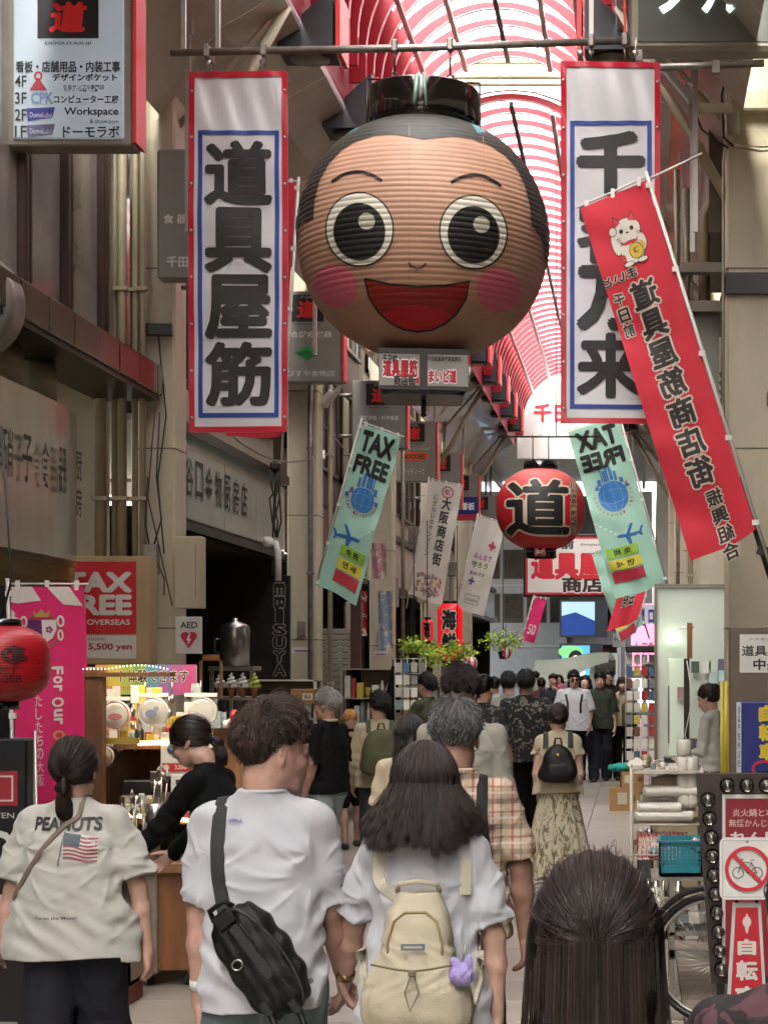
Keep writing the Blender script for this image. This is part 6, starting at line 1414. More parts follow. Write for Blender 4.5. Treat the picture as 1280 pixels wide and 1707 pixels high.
for sd in (-1, 1): strap_on(tmp, [(sd * .15, .86), (sd * .168, .93), (sd * .175, 1.02)], .022, canvs, 'side_strap', .008, .004)
pm = thing('pompom_charm', 'lilac fluffy charm hanging from the right of the cream backpack', 'charm', tuple(p3['loc']), p3['face'])
K = SDF((.08, -.34, .9), (.2, -.16, 1.06), .004); c0 = np.array([.135, yb - .15, .975]); K.ell(c0, (.036, .03, .034), 0); K.ell(c0 + np.array([.02, 0, .035]), (.013, .01, .022), .006); K.ell(c0 + np.array([-.018, 0, .03]), (.013, .01, .02), .006); K.disp(lambda X, Y_, Z: .004 * nz3(X, Y_, Z, 150, 5)); K.mesh('plush', M('lilac_plush', '#9a8bc0', .95, var=.15, scale=60, bump=.6, bscale=200), pm)
b = MB(); b.tube([tuple(c0 + np.array([.005, 0, .04])), tuple(c0 + np.array([.012, .01, .085]))], .003, 5); b.build('cord', steel, pm)
b = MB(); A = p3['arms'][-1]; b.tube([A[2] - A[3] * .04, A[2] - A[3] * .015], .029, 16); wo = b.build('wrist_watch', M('watch_gold', '#a08a5a', .25, .8), None, tuple(p3['loc'])); tag(wo, 'dark and gold watch where the couple hold hands', 'watch')
# 4 ---- plaid man
p4 = person('man with greying hair in plaid short sleeved shirt wearing a mask, behind the couple', 758, 6.6, 1.70, 3, 0, 'tan', 'm', plaid(), sleeve=.245, hem=.84, loose=1.4, bottom=navy, hair='short', hcol='salt', headtilt=.3, armL=(DN(.28), DN(.1, .15), (-1, .2, 0), .7), armR=(DN(.27), DN(.06, .15), (-1, .3, 0), .75), fold=.008, seed=44, width=1.0, collar=True)
over_strap(p4, [(.10, 1.4), (.1, 1.3), (.12, 1.15), (.15, .98)], .04, nyl, 'strap')
b = MB()
for sd in (-1, 1): b.tube([p4['hp'](sd * .083, .0, .0), p4['hp'](sd * .09, -.018, -.012), p4['hp'](sd * .084, .0, -.03), p4['hp'](sd * .05, .08, -.04)], .0018, 5)
b.build('mask_loop', white, p4['r']); K = SDF(p4['hc'] - .15, p4['hc'] + .2, .005); K.ell(p4['hp'](0, .062, -.05), (.056, .052, .046), 0, p4['HR'].T); K.mesh('face_mask', M('mask_white', '#c8ccce', .7), p4['r'])
b = MB(); b.tube([(-.05, .02, 1.44), (-.03, -.06, 1.46), (.02, -.075, 1.45)], .008, 6); b.build('camera_strap', blackp, p4['r'])
# 5 ---- head right in front, bottom right
p5 = person('woman with long greying dark half tied hair, close, bottom right', 992, 2.5, 1.578, 2, 0, 'mid', 'f', blk, sleeve=.5, hem=.8, bottom=blk, hair='half', hcol='dbrown', long_=.42, hs=1., fold=.006, seed=55, dens=2.2)
p6 = person('person in dark patterned top at the bottom right corner, mostly out of frame', 1356, 3.05, 1.535, 8, 1, 'mid', 'f', blotch('cloth_dark_plum', '#1d1719', '#4a2c34', 14, .55), sleeve=.5, hem=.8, bottom=blk, hair='bun', hcol='black', seed=66, loose=1.8, width=1.25, armL=((.5, .1, -1), (.2, .4, -.6), (-1, 0, 0), .5))
# 7 ---- woman in black leaning over the stall, facing left and away
p7 = person('woman in black top with gold earring leaning over the utensil stall', 388, 8.7, 1.59, 72, 0, 'pale', 'f', blk, sleeve=.5, hem=.86, loose=.7, bottom=blk, hair='pony', hcol='reddish', headyaw=14, headtilt=.5, lean=.32, armL=((.1, .55, -.75), (.05, .6, -.55), (-1, .2, -.4), .5), armR=((.1, .45, -.85), (.0, .62, -.5), (-1, .2, -.4), .45), fold=.006, seed=77, open_=True)
b = MB(); b.tube([p7['hp'](.088, -.004, -.045 - .012 + .012 * math.cos(t)) + np.array([0, .012 * math.sin(t), 0]) for t in np.linspace(0, 6.28, 12)], .0025, 6, cap=False); b.build('earring', M('gold', '#b8923c', .25, .9), p7['r'])
# 8 ---- grey haired man in black polo, profile left
p8 = person('grey haired man with glasses in black polo and light jeans, looking left', 547, 14.3, 1.64, 62, 1, 'tan', 'm', blk, sleeve=.26, hem=.86, loose=1.1, bottom=jeanl, hair='short', hcol='grey', headyaw=10, armL=(DN(.1), DN(.05, .3), (-1, 0, 0), .6), armR=(DN(.1), (.0, .25, -1), (-1, 0, 0), .6), seed=88, open_=True, collar=M('collar_beige', '#9a9078', .8), shoes='#16161a', width=1.05)
b = MB()
for sd in (-1, 1): b.tube([p8['hp'](sd * .031 + .021 * math.cos(t), .1, .014 + .016 * math.sin(t)) for t in np.linspace(0, 6.28, 14)], .0018, 5, cap=False); b.tube([p8['hp'](sd * .052, .098, .018), p8['hp'](sd * .08, .0, .016)], .0018, 5)
b.build('glasses', blackp, p8['r'])
# ---- middle distance
person('person in orange tan cap, dark T-shirt and shorts beside the shutter', 585, 18.2, 1.40, 15, 1, 'tan', 'm', blk, bottom=blk, bkind='shorts', hair='cap', hcol='black', headyaw=30, headtilt=.4, seed=9, hem=.82)
capo = [o for o in COL.objects if o.name.startswith('cap')][-2:]
for o in capo: o.data.materials[0] = M('cap_tan', '#a8783e', .8, var=.1)
p10 = person('man in cream shirt carrying a large olive rucksack, looking left', 632, 15.6, 1.60, 14, 1, 'mid', 'm', crm, sleeve=.5, hem=.84, bottom=M('trouser_dark', '#22252a', .8, var=.1), hair='short', hcol='black', headyaw=22, seed=10, loose=1.5, width=1.02, armL=(DN(.15), (0.05, .4, -.8), (-1, 0, 0), .6))
def rucksack(info, label, mat, w=.16, h0=.95, h1=1.38, d=.11, straps=True, lodh=.009, name='backpack'):
    t = thing(name, label, 'bag', tuple(info['loc']), info['face'], group='backpacks in the crowd'); K = SDF((-w - .06, -.5, h0 - .06), (w + .06, .0, h1 + .06), lodh); yb = on_back(info, 0, (h0 + h1) / 2)
    zc = (h0 + h1) / 2; hh = (h1 - h0) / 2; X_, Y2, Z_ = np.meshgrid(*K.ax, indexing='ij', sparse=True); taper = 1 - .25 * np.clip((Z_ - zc) / hh, -1, 1)
    q = ((np.abs(X_) / (w * taper)) ** 2.8 + (np.abs(Z_ - zc) / hh) ** 3.2 + (np.abs(Y2 - yb + d * .6) / (d * taper)) ** 2.6) ** (1 / 2.8); K.D = ((q - 1) * d + .008 * nz3(X_, Y2, Z_, 14, 4)).astype(np.float32); K.mesh('bag_body', mat, t)
    K = SDF((-w, -.5, h0), (w, .0, h1), lodh); X_, Y2, Z_ = np.meshgrid(*K.ax, indexing='ij', sparse=True); q = ((np.abs(X_) / (w * .72)) ** 3 + (np.abs(Z_ - h0 - hh * .62) / (hh * .5)) ** 3 + (np.abs(Y2 - yb + d * 1.25) / (d * .5)) ** 2.6) ** (1 / 2.8); K.D = ((q - 1) * d * .5).astype(np.float32); K.mesh('front_pocket', mat, t)
    b = MB(); b.tube([(-.03, yb - .02, h1), (-.02, yb - .04, h1 + .05), (.02, yb - .04, h1 + .05), (.03, yb - .02, h1)], .008, 6); b.build('grab_handle', mat, t)
    tmp = dict(info); tmp['r'] = t; top_ = 1.395 * info['s']
    if straps:
        for sd in (-1, 1): over_strap(tmp, [(sd * .105 * info['s'], top_), (sd * .1 * info['s'], 1.33 * info['s']), (sd * .06, h1 - .03)], .042, mat, th=.01)
    return t
rucksack(p10, 'olive green rucksack with drawstring top on the man in cream', grnb, .17, .9, 1.3, .13)
person('woman with long dark hair in profile, looking left in the crowd', 680, 10.4, 1.55, 12, 1, 'mid', 'f', crm, hair='long', hcol='black', long_=.2, headyaw=50, headtilt=.2, seed=12, open_=True, hs=1.2)
person('tall dark haired man in grey shirt walking towards the viewer, eyes down', 770, 10.2, 1.80, 172, 0, 'tan', 'm', gryc, sleeve=.5, hem=.84, bottom=blk, hair='short', hcol='dbrown', headyaw=-8, headtilt=.3, seed=13, open_=True, hs=1.4, width=1.08, loose=1.4)
person('man in dark cap and black floral shirt, back turned', 804, 15.5, 1.77, -20, 1, 'mid', 'm', blotch('cloth_floral_dark2', '#17181a', '#5c5a52', 16, .58), hair='cap', hcol='black', seed=14, loose=1.4)
person('person in olive T-shirt browsing the rack by the planters', 712, 20, 1.735, 62, 1, 'mid', 'm', olive, bottom=blk, hair='short', hcol='black', seed=15, armL=((.1, .4, -.8), (0, .9, .1), (-1, 0, 0), .5))
p16 = person('man in loose grey T-shirt with black shoulder strap, back turned', 847, 21.5, 1.745, 0, 1, 'pale', 'm', gryc, bottom=blk, hair='short', hcol='black', seed=16, loose=2)
strap_on(p16, [(.12, 1.42), (.05, 1.3), (-.06, 1.15), (-.15, 1.0)], .03, nyl, 'strap')
p17 = person('heavy man in black floral shirt and black trousers, back turned', 876, 19.2, 1.775, 3, 1, 'tan', 'm', blotch('cloth_floral_dark', '#131416', '#6a675c', 15, .57), sleeve=.28, hem=.78, bottom=blk, hair='short', hcol='black', seed=17, loose=3, width=1.18)
p18 = person('woman with hair in a low bun, cream blouse and floral skirt', 930, 14.2, 1.545, 2, 1, 'pale', 'f', crm, sleeve=.12, hem=.92, loose=1.2, bottom=blotch('cloth_floral_skirt', '#a89e88', '#5f5a46', 34, .54, (1, 1, .35)), bkind='skirt', hair='updo', hcol='reddish', seed=18, armL=(DN(.16), (-.1, .3, -.9), (-1, 0, 0), .5), armR=(DN(.16), (-.15, .35, -.9), (-1, 0, 0), .5), shoes='#9a907c')
t = rucksack(p18, 'small black leather backpack on the woman in the floral skirt', nyl, .135, .93, 1.23, .08)
b = MB(); b.lathe([(.001, 0), (.016, 0), (.016, .004)], (0, -.24, 1.15), 10, ax='y'); b.build('badge', M('gold', '#b'), t)
p19 = person('man in loose white T-shirt and sunglasses walking towards the viewer', 956, 28.2, 1.745, 184, 1, 'mid', 'm', tee, sleeve=.27, hem=.8, bottom=blk, hair='short', hcol='black', seed=19, loose=2.8, width=1.15, open_=True, headyaw=6, armL=(DN(.2), (-.1, .4, -.9), (-1, 0, 0), .5))
b = MB()
for sd in (-1, 1): b.lathe([(.001, 0), (.026, .002), (.027, .006)], tuple(p19['hp'](sd * .031, .104, .012)), 12, ax='y')
b.build('sunglasses', blackp, p19['r'])
strap_on(p19, [(-.13, 1.4), (-.1, 1.25), (-.1, 1.1)], .035, nyl, 'strap', front=True); strap_on(p19, [(.13, 1.4), (.1, 1.25), (.1, 1.1)], .035, nyl, 'strap', front=True)
p20 = person('young man in dark green T-shirt and navy trousers coming this way', 1000, 28.6, 1.735, 178, 1, 'pale', 'm', dgrn, sleeve=.3, hem=.82, bottom=navy, hair='short', hcol='black', seed=20, loose=2, open_=True, headtilt=.15)
p21 = person('woman with olive tote bag holding a phone to her ear', 1037, 29, 1.66, 186, 1, 'pale', 'f', crm, sleeve=.5, bottom=blk, hair='long', hcol='reddish', long_=.12, seed=21, armR=((.1, .3, -.8), (-.2, .3, 1), (-1, 0, 0), .7), open_=True)
t = thing('tote_bag', 'large olive tote bag over the shoulder of the woman on the phone', 'bag', tuple(p21['loc'] + np.array([.12, -.2, 0]))); K = SDF((-.2, -.14, .86), (.2, .14, 1.32), .012); X_, Y2, Z_ = np.meshgrid(*K.ax, indexing='ij', sparse=True)
K.D = ((((np.abs(X_) / (.15 + .02 * np.cos(9 * Z_))) ** 4 + (np.abs(Z_ - 1.06) / .19) ** 4 + (np.abs(Y2) / .08) ** 2.5) ** (1 / 3) - 1) * .08).astype(np.float32); K.mesh('bag_body', grnb, t)
b = MB(); b.tube([(-.08, -.02, 1.22), (-.05, 0, 1.42), (.03, .02, 1.44), (.08, -.02, 1.22)], .012, 6); b.build('handle', grnb, t)
person('man with face half hidden behind the dark green T-shirt man', 1014, 31.5, 1.76, 180, 2, 'tan', 'm', blk, hair='short', hcol='black', seed=23)
person('person in navy top with hand raised to the face, far crowd', 922, 31.0, 1.70, 176, 2, 'mid', 'm', navy, hair='short', hcol='black', seed=24, armL=((.1, .4, -.6), (-.4, .4, 1), (-1, 0, 0), .7))
person('woman with long black hair behind the man in white', 975, 30.2, 1.68, 170, 2, 'pale', 'f', blk, hair='long', hcol='black', long_=.15, seed=25)
person('man in white shirt with dark strap, far crowd by the planter', 823, 24.5, 1.69, 10, 2, 'mid', 'm', tee, hair='short', hcol='black', seed=26, bottom=blk)
person('woman in dark red top in the far crowd centre', 902, 33.5, 1.62, 0, 2, 'mid', 'f', M('cloth_wine', '#4a2226', .8), hair='updo', hcol='reddish', seed=27)
person('distant man in grey top at the crossing', 893, 44, 1.7, 20, 2, 'mid', 'm', gryc, hair='short', hcol='black', seed=28)
person('distant woman in pink top by the far crossing', 932, 48, 1.6, 150, 2, 'pale', 'f', M('cloth_rose', '#a05a68', .8), hair='long', hcol='dbrown', long_=.1, seed=29)
person('distant man in white top under the pink sign', 1046, 46, 1.72, 170, 2, 'mid', 'm', tee, hair='short', hcol='black', seed=30, bottom=blk)
# shop clerk on the right
p31 = person('shop clerk in white blouse with hair bun looking down, right stall', 1186, 16.4, 1.665, 66, 1, 'pale', 'f', tee_c, sleeve=.5, hem=.9, bottom=blk, hair='bun', hcol='reddish', headtilt=.4, armL=((.05, .1, -1), (-.3, .8, -.25), (0, 0, 1), .5), armR=((.05, .1, -1), (-.3, .8, -.3), (0, 0, 1), .5), seed=31, open_=True, group='shop staff and browsers')
# ================================================================ STALLS AND STREET THINGS
def board(name, label, cat, P0, w, h, d, mat, items, rz=0, base=None, group=None, pname='print'):
    r = thing(name, label, cat, P0, rz, group=group); b = MB(); b.box((w / 2, d / 2, h / 2), (w, d, h), bev=.008); b.build('board', mat, r)
    if items: art(items, flat(0, -.002, 0), r, pname)
    return r
def fz(py, s): return CH - (py - VY) / s
def fx(px, s): return (px - VX) / s
# ---- TAX FREE cabinet sign
s = 185.; w, h = 172 / s, 180 / s
its = RECT(.07, .27, w - .12, h - .05, '#c01c24') + RECT(.07, .05, w - .12, .26, '#c9c4b8') + T('TAX', w * .5, h - .235, .66 * w, .17, '#cfcac0', .05) + T('FREE', w * .5, h - .44, .66 * w, .17, '#cfcac0', .05)
its += T('SHIP OVERSEAS', w * .5, h - .595, .62 * w, .05, '#cfcac0', .015) + T('CONDITIONS:', w * .42, .225, .3 * w, .025, '#a02028', .01) + T('over 5,500 yen', w * .5, .15, .66 * w, .07, '#a02830', .03)
board('tax_free_sign', 'beige framed red and white TAX FREE sign, 5,500 yen, over the stall', 'sign', (fx(78, s), F / s, fz(1107, s)), w, h, .25, M('sign_beige_wood', '#a9906c', .5, var=.12), its, pname='lettering')
# ---- things on the first pillar: cabinet, meter, AED
s = 178.; r = board('pillar_cabinet', 'plain beige steel cabinet above the AED sign on the first left pillar', 'cabinet', (fx(292, s), F / s, fz(1014, s)), 44 / s, 120 / s, .18, cream2, RECT(.19, .1, .196, .6, '#6a604c'))
board('aed_sign', 'white AED sign with a red heart on the first left pillar', 'sign', (fx(293, s), F / s, fz(1090, s)), 44 / s, 62 / s, .02, M('sgn_white', '#cfcdc8', .4),
      T('AED', .125, .27, .16, .06, '#2a2628', .02) + ELL(.09, .17, .042, .036, '#b01c38', 0) + ELL(.16, .17, .042, .036, '#b01c38', 0) + POLY([(.052, .155), (.198, .155), (.125, .05)], '#b01c38', 1) + POLY([(.13, .19), (.10, .125), (.12, .125), (.112, .08), (.15, .14), (.128, .14), (.142, .19)], '#e0dcd8', 2), pname='lettering')
r = thing('meter_box', 'small grey meter box with loose cables beside the first pillar', 'meter', (fx(247, s), F / s - .15, fz(958, s))); b = MB(); b.box((.06, .05, .14), (.14, .1, .28), bev=.01); b.build('box', galv, r)
b = MB(); b.tube([(.1, 0, .28), (.17, -.02, .5), (.12, 0, .9), (.15, 0, 1.5)], .008, 5); b.tube([(.05, 0, .28), (.02, 0, .45), (.04, 0, .9)], .008, 5); b.tube([(.13, 0, .1), (.2, -.03, -.05), (.19, 0, -.2)], .007, 5); b.build('cable', blackp, r)
# ---- tank, soft cream models, glass counter in the second shop
s = 150.; r = thing('steel_tank', 'polished steel tank on a shelf in the dark shop opening', 'tank', (fx(392, s), F / s, fz(1110, s)))
b = MB(); b.lathe([(.16, 0), (.16, .42), (.15, .45), (.03, .5), (.03, .53)], n=28); b.tube([(-.16, 0, .3), (-.22, -.02, .3), (-.22, -.02, .15), (-.16, 0, .15)], .012, 6); b.build('tank_body', steel, r)
b = MB(); b.box((0, 0, -.03), (.5, .4, .05)); b.b2(-.24, -.2, -.18, -.14, -.7, -.05); b.b2(.2, .24, -.18, -.14, -.7, -.05); b.build('stand', galv, r)
s = 168.
dc = thing('display_counter', 'glass fronted counter with steel frame below the ice cream models', 'counter', (fx(338, s), F / s, 0)); w = 150 / s; zt_ = fz(1162, s)
b = MB(); b.b2(0, w, 0, .6, zt_ - .03, zt_); b.b2(0, w, 0, .6, .0, .7); b.b2(0, w, 0.02, .6, zt_ - .42, zt_ - .4)
for x in (0, w * .3, w * .62, w - .03): b.b2(x, x + .03, 0, .03, .7, zt_ - .03)
b.build('frame', M('counter_grey', '#8a877e', .4, .3, var=.15), dc)
b = MB(); b.b2(.0, w, .012, .018, .72, zt_ - .03); b.build('glass_front', M('shop_glass', '#b8beb8', .05, trans=.9, var=0, alpha=.25), dc)
rr = random.Random(8)
for k in range(34):
    x = .05 + (w - .1) * rr.random(); y = .1 + .35 * rr.random(); lv = rr.choice((.7, zt_ - .4)); b = MB(); t_ = rr.random(); hh = .06 + .12 * rr.random()
    if t_ < .4: b.lathe([(.03, 0), (.035, hh * .6), (.018, hh * .8), (.018, hh)], (x, y, lv), 12)
    elif t_ < .75: b.box((x, y, lv + hh / 2), (.07, .06, hh), rr.random(), bev=.005)
    else: b.lathe([(.0, 0), (.05, .0), (.06, .03), (.058, .032)], (x, y, lv), 14)
    o = b.build('kitchen_item', M('item_%d' % (k % 6), ['#c9c6bd', '#8f7a5c', '#b8c4c4', '#5f8a9a', '#a05a40', '#d4d0c4'][k % 6], .35, var=.1), None, (fx(338, s), F / s, 0)); tag(o, 'small kitchen utensil or jar inside the glass counter', 'utensil', 'small goods in the glass counter')
for k, (px, c, lab) in enumerate(((361, '#d2d0cc', 'first white soft cream model, inside the small wooden frame'), (380, '#d2d0cc', 'second white soft cream model from the wooden frame'), (399, '#d2d0cc', 'third white soft cream model, next to the green one'), (419, '#b6c462', 'pale green soft cream model at the right end'))):
    s = 170.; r = thing('soft_cream_model', lab, 'food model', (fx(px, s), F / s + .15, zt_ + .0), group='soft cream models'); b = MB(); pr = []
    for i in range(60): t = i / 59; a = t * 6.28 * 3.2; q = .042 * (1 - t) ** .8 + .002; pr.append((q * math.cos(a), q * math.sin(a), .11 + .13 * t))
    b.tube(pr, [.024 * (1 - .75 * i / 59) for i in range(60)], 8); b.lathe([(.05, .095), (.052, .11), (.04, .125), (.0, .15)], n=16); b.build('cream', M('cream_' + c.strip('#'), c, .45, var=.03), r)
    b = MB(); b.lathe([(.0, 0), (.022, 0), (.03, .05), (.042, .1), (.035, .1)], n=14); b.build('cone', M('cone_brown', '#8a5a38', .6), r)
    b = MB(); b.box((0, -.055, .12), (.012, .004, .03)); b.build('price_tag', blackp, r)
s = 172.; r = thing('wooden_frame', 'small wooden picture frame standing by the ice cream models', 'frame', (fx(332, s), F / s, zt_)); b = MB()
for (x0, x1, z0, z1) in ((0, .03, 0, .42), (.2, .225, 0, .42), (0, .225, .36, .42)): b.b2(x0, x1, 0, .03, z0, z1)
b.build('frame', M('frame_wood', '#9a7650', .5), r); art(RECT(.03, .375, .2, .4, '#c0702c'), flat(0, -.001, 0), r)
r = thing('cardboard_box', 'cardboard box on the end of the glass counter', 'box', (fx(488, 165), F / 165, fz(1172, 165))); b = MB(); b.box((.1, .1, .07), (.24, .2, .14), bev=.003); b.build('box_body', card, r); art(RECT(.1, .03, .2, .1, '#c9c2b4') + T('食品', .15, .065, .07, .04, '#6a4a3a', .02), flat(0, -.002, 0), r)
# EBISUYA vertical sign
s = 122.; h = 180 / s; w = 33 / s
its = []
for k, c in enumerate('EBISUYA'): its += T(c, w / 2, h - .1 - (h - .2) * (k + .5) / 7, w * .62, (h - .2) / 8.2, '#171513', .03, '#b0aaa0', .035, rot=-math.pi / 2 if k < 3 else 0)
board('vertical_sign', 'tall narrow black sign with outlined EBISUYA lettering', 'sign', (fx(452, s), F / s - .1, fz(1140, s)), w, h, .12, blackp, its, pname='lettering')
# lit inner shop: dark walls hold shelves with goods, left shops
CN = {'#c9c4b8': 'cream', '#b8b2a4': 'beige', '#a83238': 'red', '#c9b04c': 'yellow', '#7a8a8c': 'grey blue', '#d6d2c8': 'white', '#6a4a34': 'brown', '#4a6a8a': 'blue', '#8a8a84': 'grey', '#d8d4ca': 'white'}
def shelf_unit(label, x0, x1, y, z0, z1, nlev, cols, seed, cat='shelf', dep=.35, names='boxed_goods', rz=0, hasback=True, group='goods on the shop shelves', lab2='small packaged kitchen item on a shop shelf', dens=1.):
    r = thing('shop_shelf', label, cat, (x0, y, 0), rz); w = x1 - x0; b = MB(); g = random.Random(seed)
    for x in (0, w - .03): b.b2(x, x + .03, 0, .03, z0, z1); b.b2(x, x + .03, dep - .03, dep, z0, z1)
    for k in range(nlev + 1): z = z0 + (z1 - z0) * k / nlev; b.b2(0, w, 0, dep, z - .015, z)
    b.build('rack_frame', alu, r)
    if hasback: b = MB(); b.b2(0, w, dep, dep + .02, z0, z1); b.build('back_panel', M('shelf_back', '#6e5c48', .6, var=.2), r)
    for k in range(nlev):
        z = z0 + (z1 - z0) * k / nlev; x = .04; lh = (z1 - z0) / nlev
        while x < w - .08:
            bw = g.uniform(.05, .13); bh = lh * g.uniform(.4, .85); t_ = g.random()
            if g.random() < dens:
                b = MB()
                if t_ < .5: b.box((x + bw / 2, .12, z + bh / 2 + .001), (bw * .9, .14, bh), rz=g.uniform(-.15, .15), bev=.004)
                elif t_ < .8: b.lathe([(bw * .4, 0), (bw * .45, bh * .7), (bw * .2, bh * .85), (bw * .2, bh)], (x + bw / 2, .12, z + .001), 12)
                else: b.lathe([(.0, 0), (bw * .3, 0), (bw * .5, bh * .4), (bw * .48, bh * .42)], (x + bw / 2, .12, z + .001), 12)
                c = g.choice(cols); o = b.build(names, M('goods_' + c.strip('#'), c, .4, var=.12, scale=30)); o.location = (x0, y, 0); o.rotation_euler = (0, 0, rz)
                tag(o, '%s %s on the %s %s' % (CN.get(c, 'pale'), 'box' if t_ < .5 else 'bottle' if t_ < .8 else 'bowl', ['bottom shelf,', 'second shelf up,', 'third shelf up,', 'top shelf,'][min(k, 3)], lab2.split(' on the ')[-1] if ' on the ' in lab2 else lab2), 'packaged goods', group)
            x += bw + .01
    return r
GC = ['#c9c4b8', '#b8b2a4', '#a83238', '#c9b04c', '#7a8a8c', '#d6d2c8', '#6a4a34', '#4a6a8a', '#8a8a84']
shelf_unit('steel shelf of goods by the second pillar, behind the grey haired man', -4.2, -3.3, 18.6, .1, 1.7, 4, GC, 1, lab2='packaged item on the steel shelf behind the grey haired man', group='goods on the shelf by the second pillar')
shelf_unit('shelf of cookware beyond the second left pillar', -4.3, -3.4, 26.2, .1, 1.8, 4, GC, 2, lab2='packaged item on the cookware shelf past the second pillar', group='goods on the shelf past the second pillar')
shelf_unit('low shelf of crockery near the third left pillar', -4.2, -3.3, 30.5, .1, 1.5, 3, GC, 3, lab2='crockery item on the low shelf by the third pillar', group='crockery by the third pillar')
# roller shutter and maroon frame, hanging cloths
r = thing('roller_shutter', 'half lit grey roller shutter between second and third left pillars', 'shutter', (-4.66, 26.6, 0)); 
for k in range(26): b = MB(); b.box((.0, 0, .1 + .09 * k), (.9, .02, .082), bev=.008); b.build('slat', M('shutter_grey', '#a39c8e', .4, .2, var=.08), r)
b = MB(); b.b2(-.52, -.45, -.03, .03, 0, 2.5); b.b2(.45, .6, -.05, .05, 0, 3.2); b.build('guide_rail', M('rail_maroon', '#4a2c28', .4), r)
for k, (px, y0, y1, s, c, lab) in enumerate(((585, 1010, 1080, 108, '#a88a5c', 'yellowish happi cloth hanging under the mint flag'), (600, 985, 1060, 104, '#9c2030', 'red patterned cloth hanging beside the yellowish cloth'), (632, 905, 965, 100, '#b88a8c', 'pale pink cloth banner hanging on the third pillar'), (642, 985, 1085, 98, '#8a94a8', 'narrow bluish poster strip on the third pillar'))):
    w = 24 / s; o = MB(); o.sheet(lambda u, v: (w * u, .02 * math.sin(9 * u + 3 * v), (y1 - y0) / s * v), 8, 10); o = o.build('hanging_cloth', blotch('cloth_hang_%d' % k, c, '#c9bcaa', 9, .56), None, (fx(px, s) - w / 2, F / s, fz(y1, s))); tag(o, lab, 'cloth', 'cloths and strips hanging from the shop front')
# black folded parasol cloth
r = thing('folded_umbrella', 'black folded cloth umbrella on a stand by the third pillar', 'umbrella', (fx(655, 120), F / 120, 0)); b = MB(); b.lathe([(.16, .95), (.15, 1.1), (.1, 1.45), (.02, 1.84), (.0, 1.86)], n=10); b.build('canopy', blk, r); b = MB(); b.tube([(0, 0, 0), (0, 0, 1.93)], .015, 6); b.lathe([(.2, 0), (.2, .04), (.03, .06)], n=16); b.build('pole', darkmetal, r)
# wire rack of cards
def card_rack(label, px, y0, y1, s, n, seed):
    r = thing('wire_rack', label, 'rack', (fx(px, s), F / s, 0)); g = random.Random(seed); b = MB(); w = .42
    for x in np.linspace(-w / 2, w / 2, 6): b.tube([(x, 0, .1), (x, 0, fz(y0, s))], .006, 5)
    for z in np.linspace(.3, fz(y0, s), 9): b.tube([(-w / 2, 0, z), (w / 2, 0, z)], .006, 5)
    b.lathe([(.25, 0), (.25, .03), (.03, .06), (.03, .3)], n=16); b.build('wire_frame', alu, r); zz = fz(y0, s) - .12
    for i in range(n):
        for j in range(4):
            z = zz - i * .17; 
            if z < .35: continue
            b = MB(); b.box((-w / 2 + .055 + j * .105, -.03, z), (.085, .012, .13), rz=g.uniform(-.1, .1)); c = g.choice(GC + ['#d8d4ca'] * 4); o = b.build('carded_tool', M('goods_' + c.strip('#'), c, .4), None, (fx(px, s), F / s, 0)); tag(o, '%s carded tool, %s column, %s row, wire rack %s' % (CN.get(c, 'pale'), ['first', 'second', 'third', 'fourth'][j], ORD[i], 'by the partition' if seed == 5 else 'by the planters'), 'packaged goods', 'carded goods on ' + label.split(',')[0])
    return r
card_rack('tall wire rack, by the person in the olive T-shirt', 684, 1098, 1260, 122, 9, 4)
card_rack('wire rack, at the far right before the white partition', 1067, 1085, 1250, 118, 9, 5)
b = MB(); b.box((0, 0, 0), (.42, .3, .1), bev=.02); o = b.build('rack_canopy', darkmetal, None, (fx(1067, 118), F / 118, fz(1082, 118))); tag(o, 'dark canopy box on top of the right wire rack', 'canopy')
# planters with lime leaves and little paper lanterns
leaf = M('lime_leaf', '#a9c238', .5, var=.3, scale=9, trans=.0); leaf2 = M('green_leaf', '#86a532', .5, var=.3, scale=9)
def leafy(label, px, py, s, rad, n, seed):
    r = thing('hanging_plant', label, 'plant', (fx(px, s), F / s, fz(py, s)), group='lime green hanging plants'); g = np.random.default_rng(seed); b = MB()
    for k in range(n):
        d = g.normal(size=3); d /= np.linalg.norm(d); p = d * np.array([rad, rad * .7, rad * .6]) * (.3 + .7 * g.random()) + np.array([.25 * rad * math.sin(k), 0, 0]); a, e = g.uniform(0, 6.28), g.uniform(-.9, .5); L = .035 + .045 * g.random()
        u = np.array([math.cos(a) * math.cos(e), math.sin(a) * math.cos(e), math.sin(e)]); v = np.cross(u, g.normal(size=3)); v /= np.linalg.norm(v)
        b.add([p, p + u * L * .5 + v * L * .3, p + u * L, p + u * L * .5 - v * L * .3], [[0, 1, 2, 3]], m=k % 3 == 0)
    b.build('foliage', [leaf, leaf2], r)
    b = MB()
    for k in range(9): a = k * .7; b.tube([(0, 0, -rad * .6), (.5 * rad * math.cos(a), .4 * rad * math.sin(a), 0), (rad * .8 * math.cos(a), .5 * rad * math.sin(a), -.1 * rad)], .006, 4)
    b.build('stem', M('stem_green', '#5a6a2c', .6), r)
    b = MB(); b.lathe([(.06, -rad * .9), (.09, -rad * .5), (.095, -rad * .5)], n=14); b.build('pot', M('pot_dark', '#3a342c', .6), r)
    b = MB(); b.tube([(0, 0, rad * .2), (0, 0, 1.9)], .008, 5); b.build('hanging_cord', darkmetal, r)
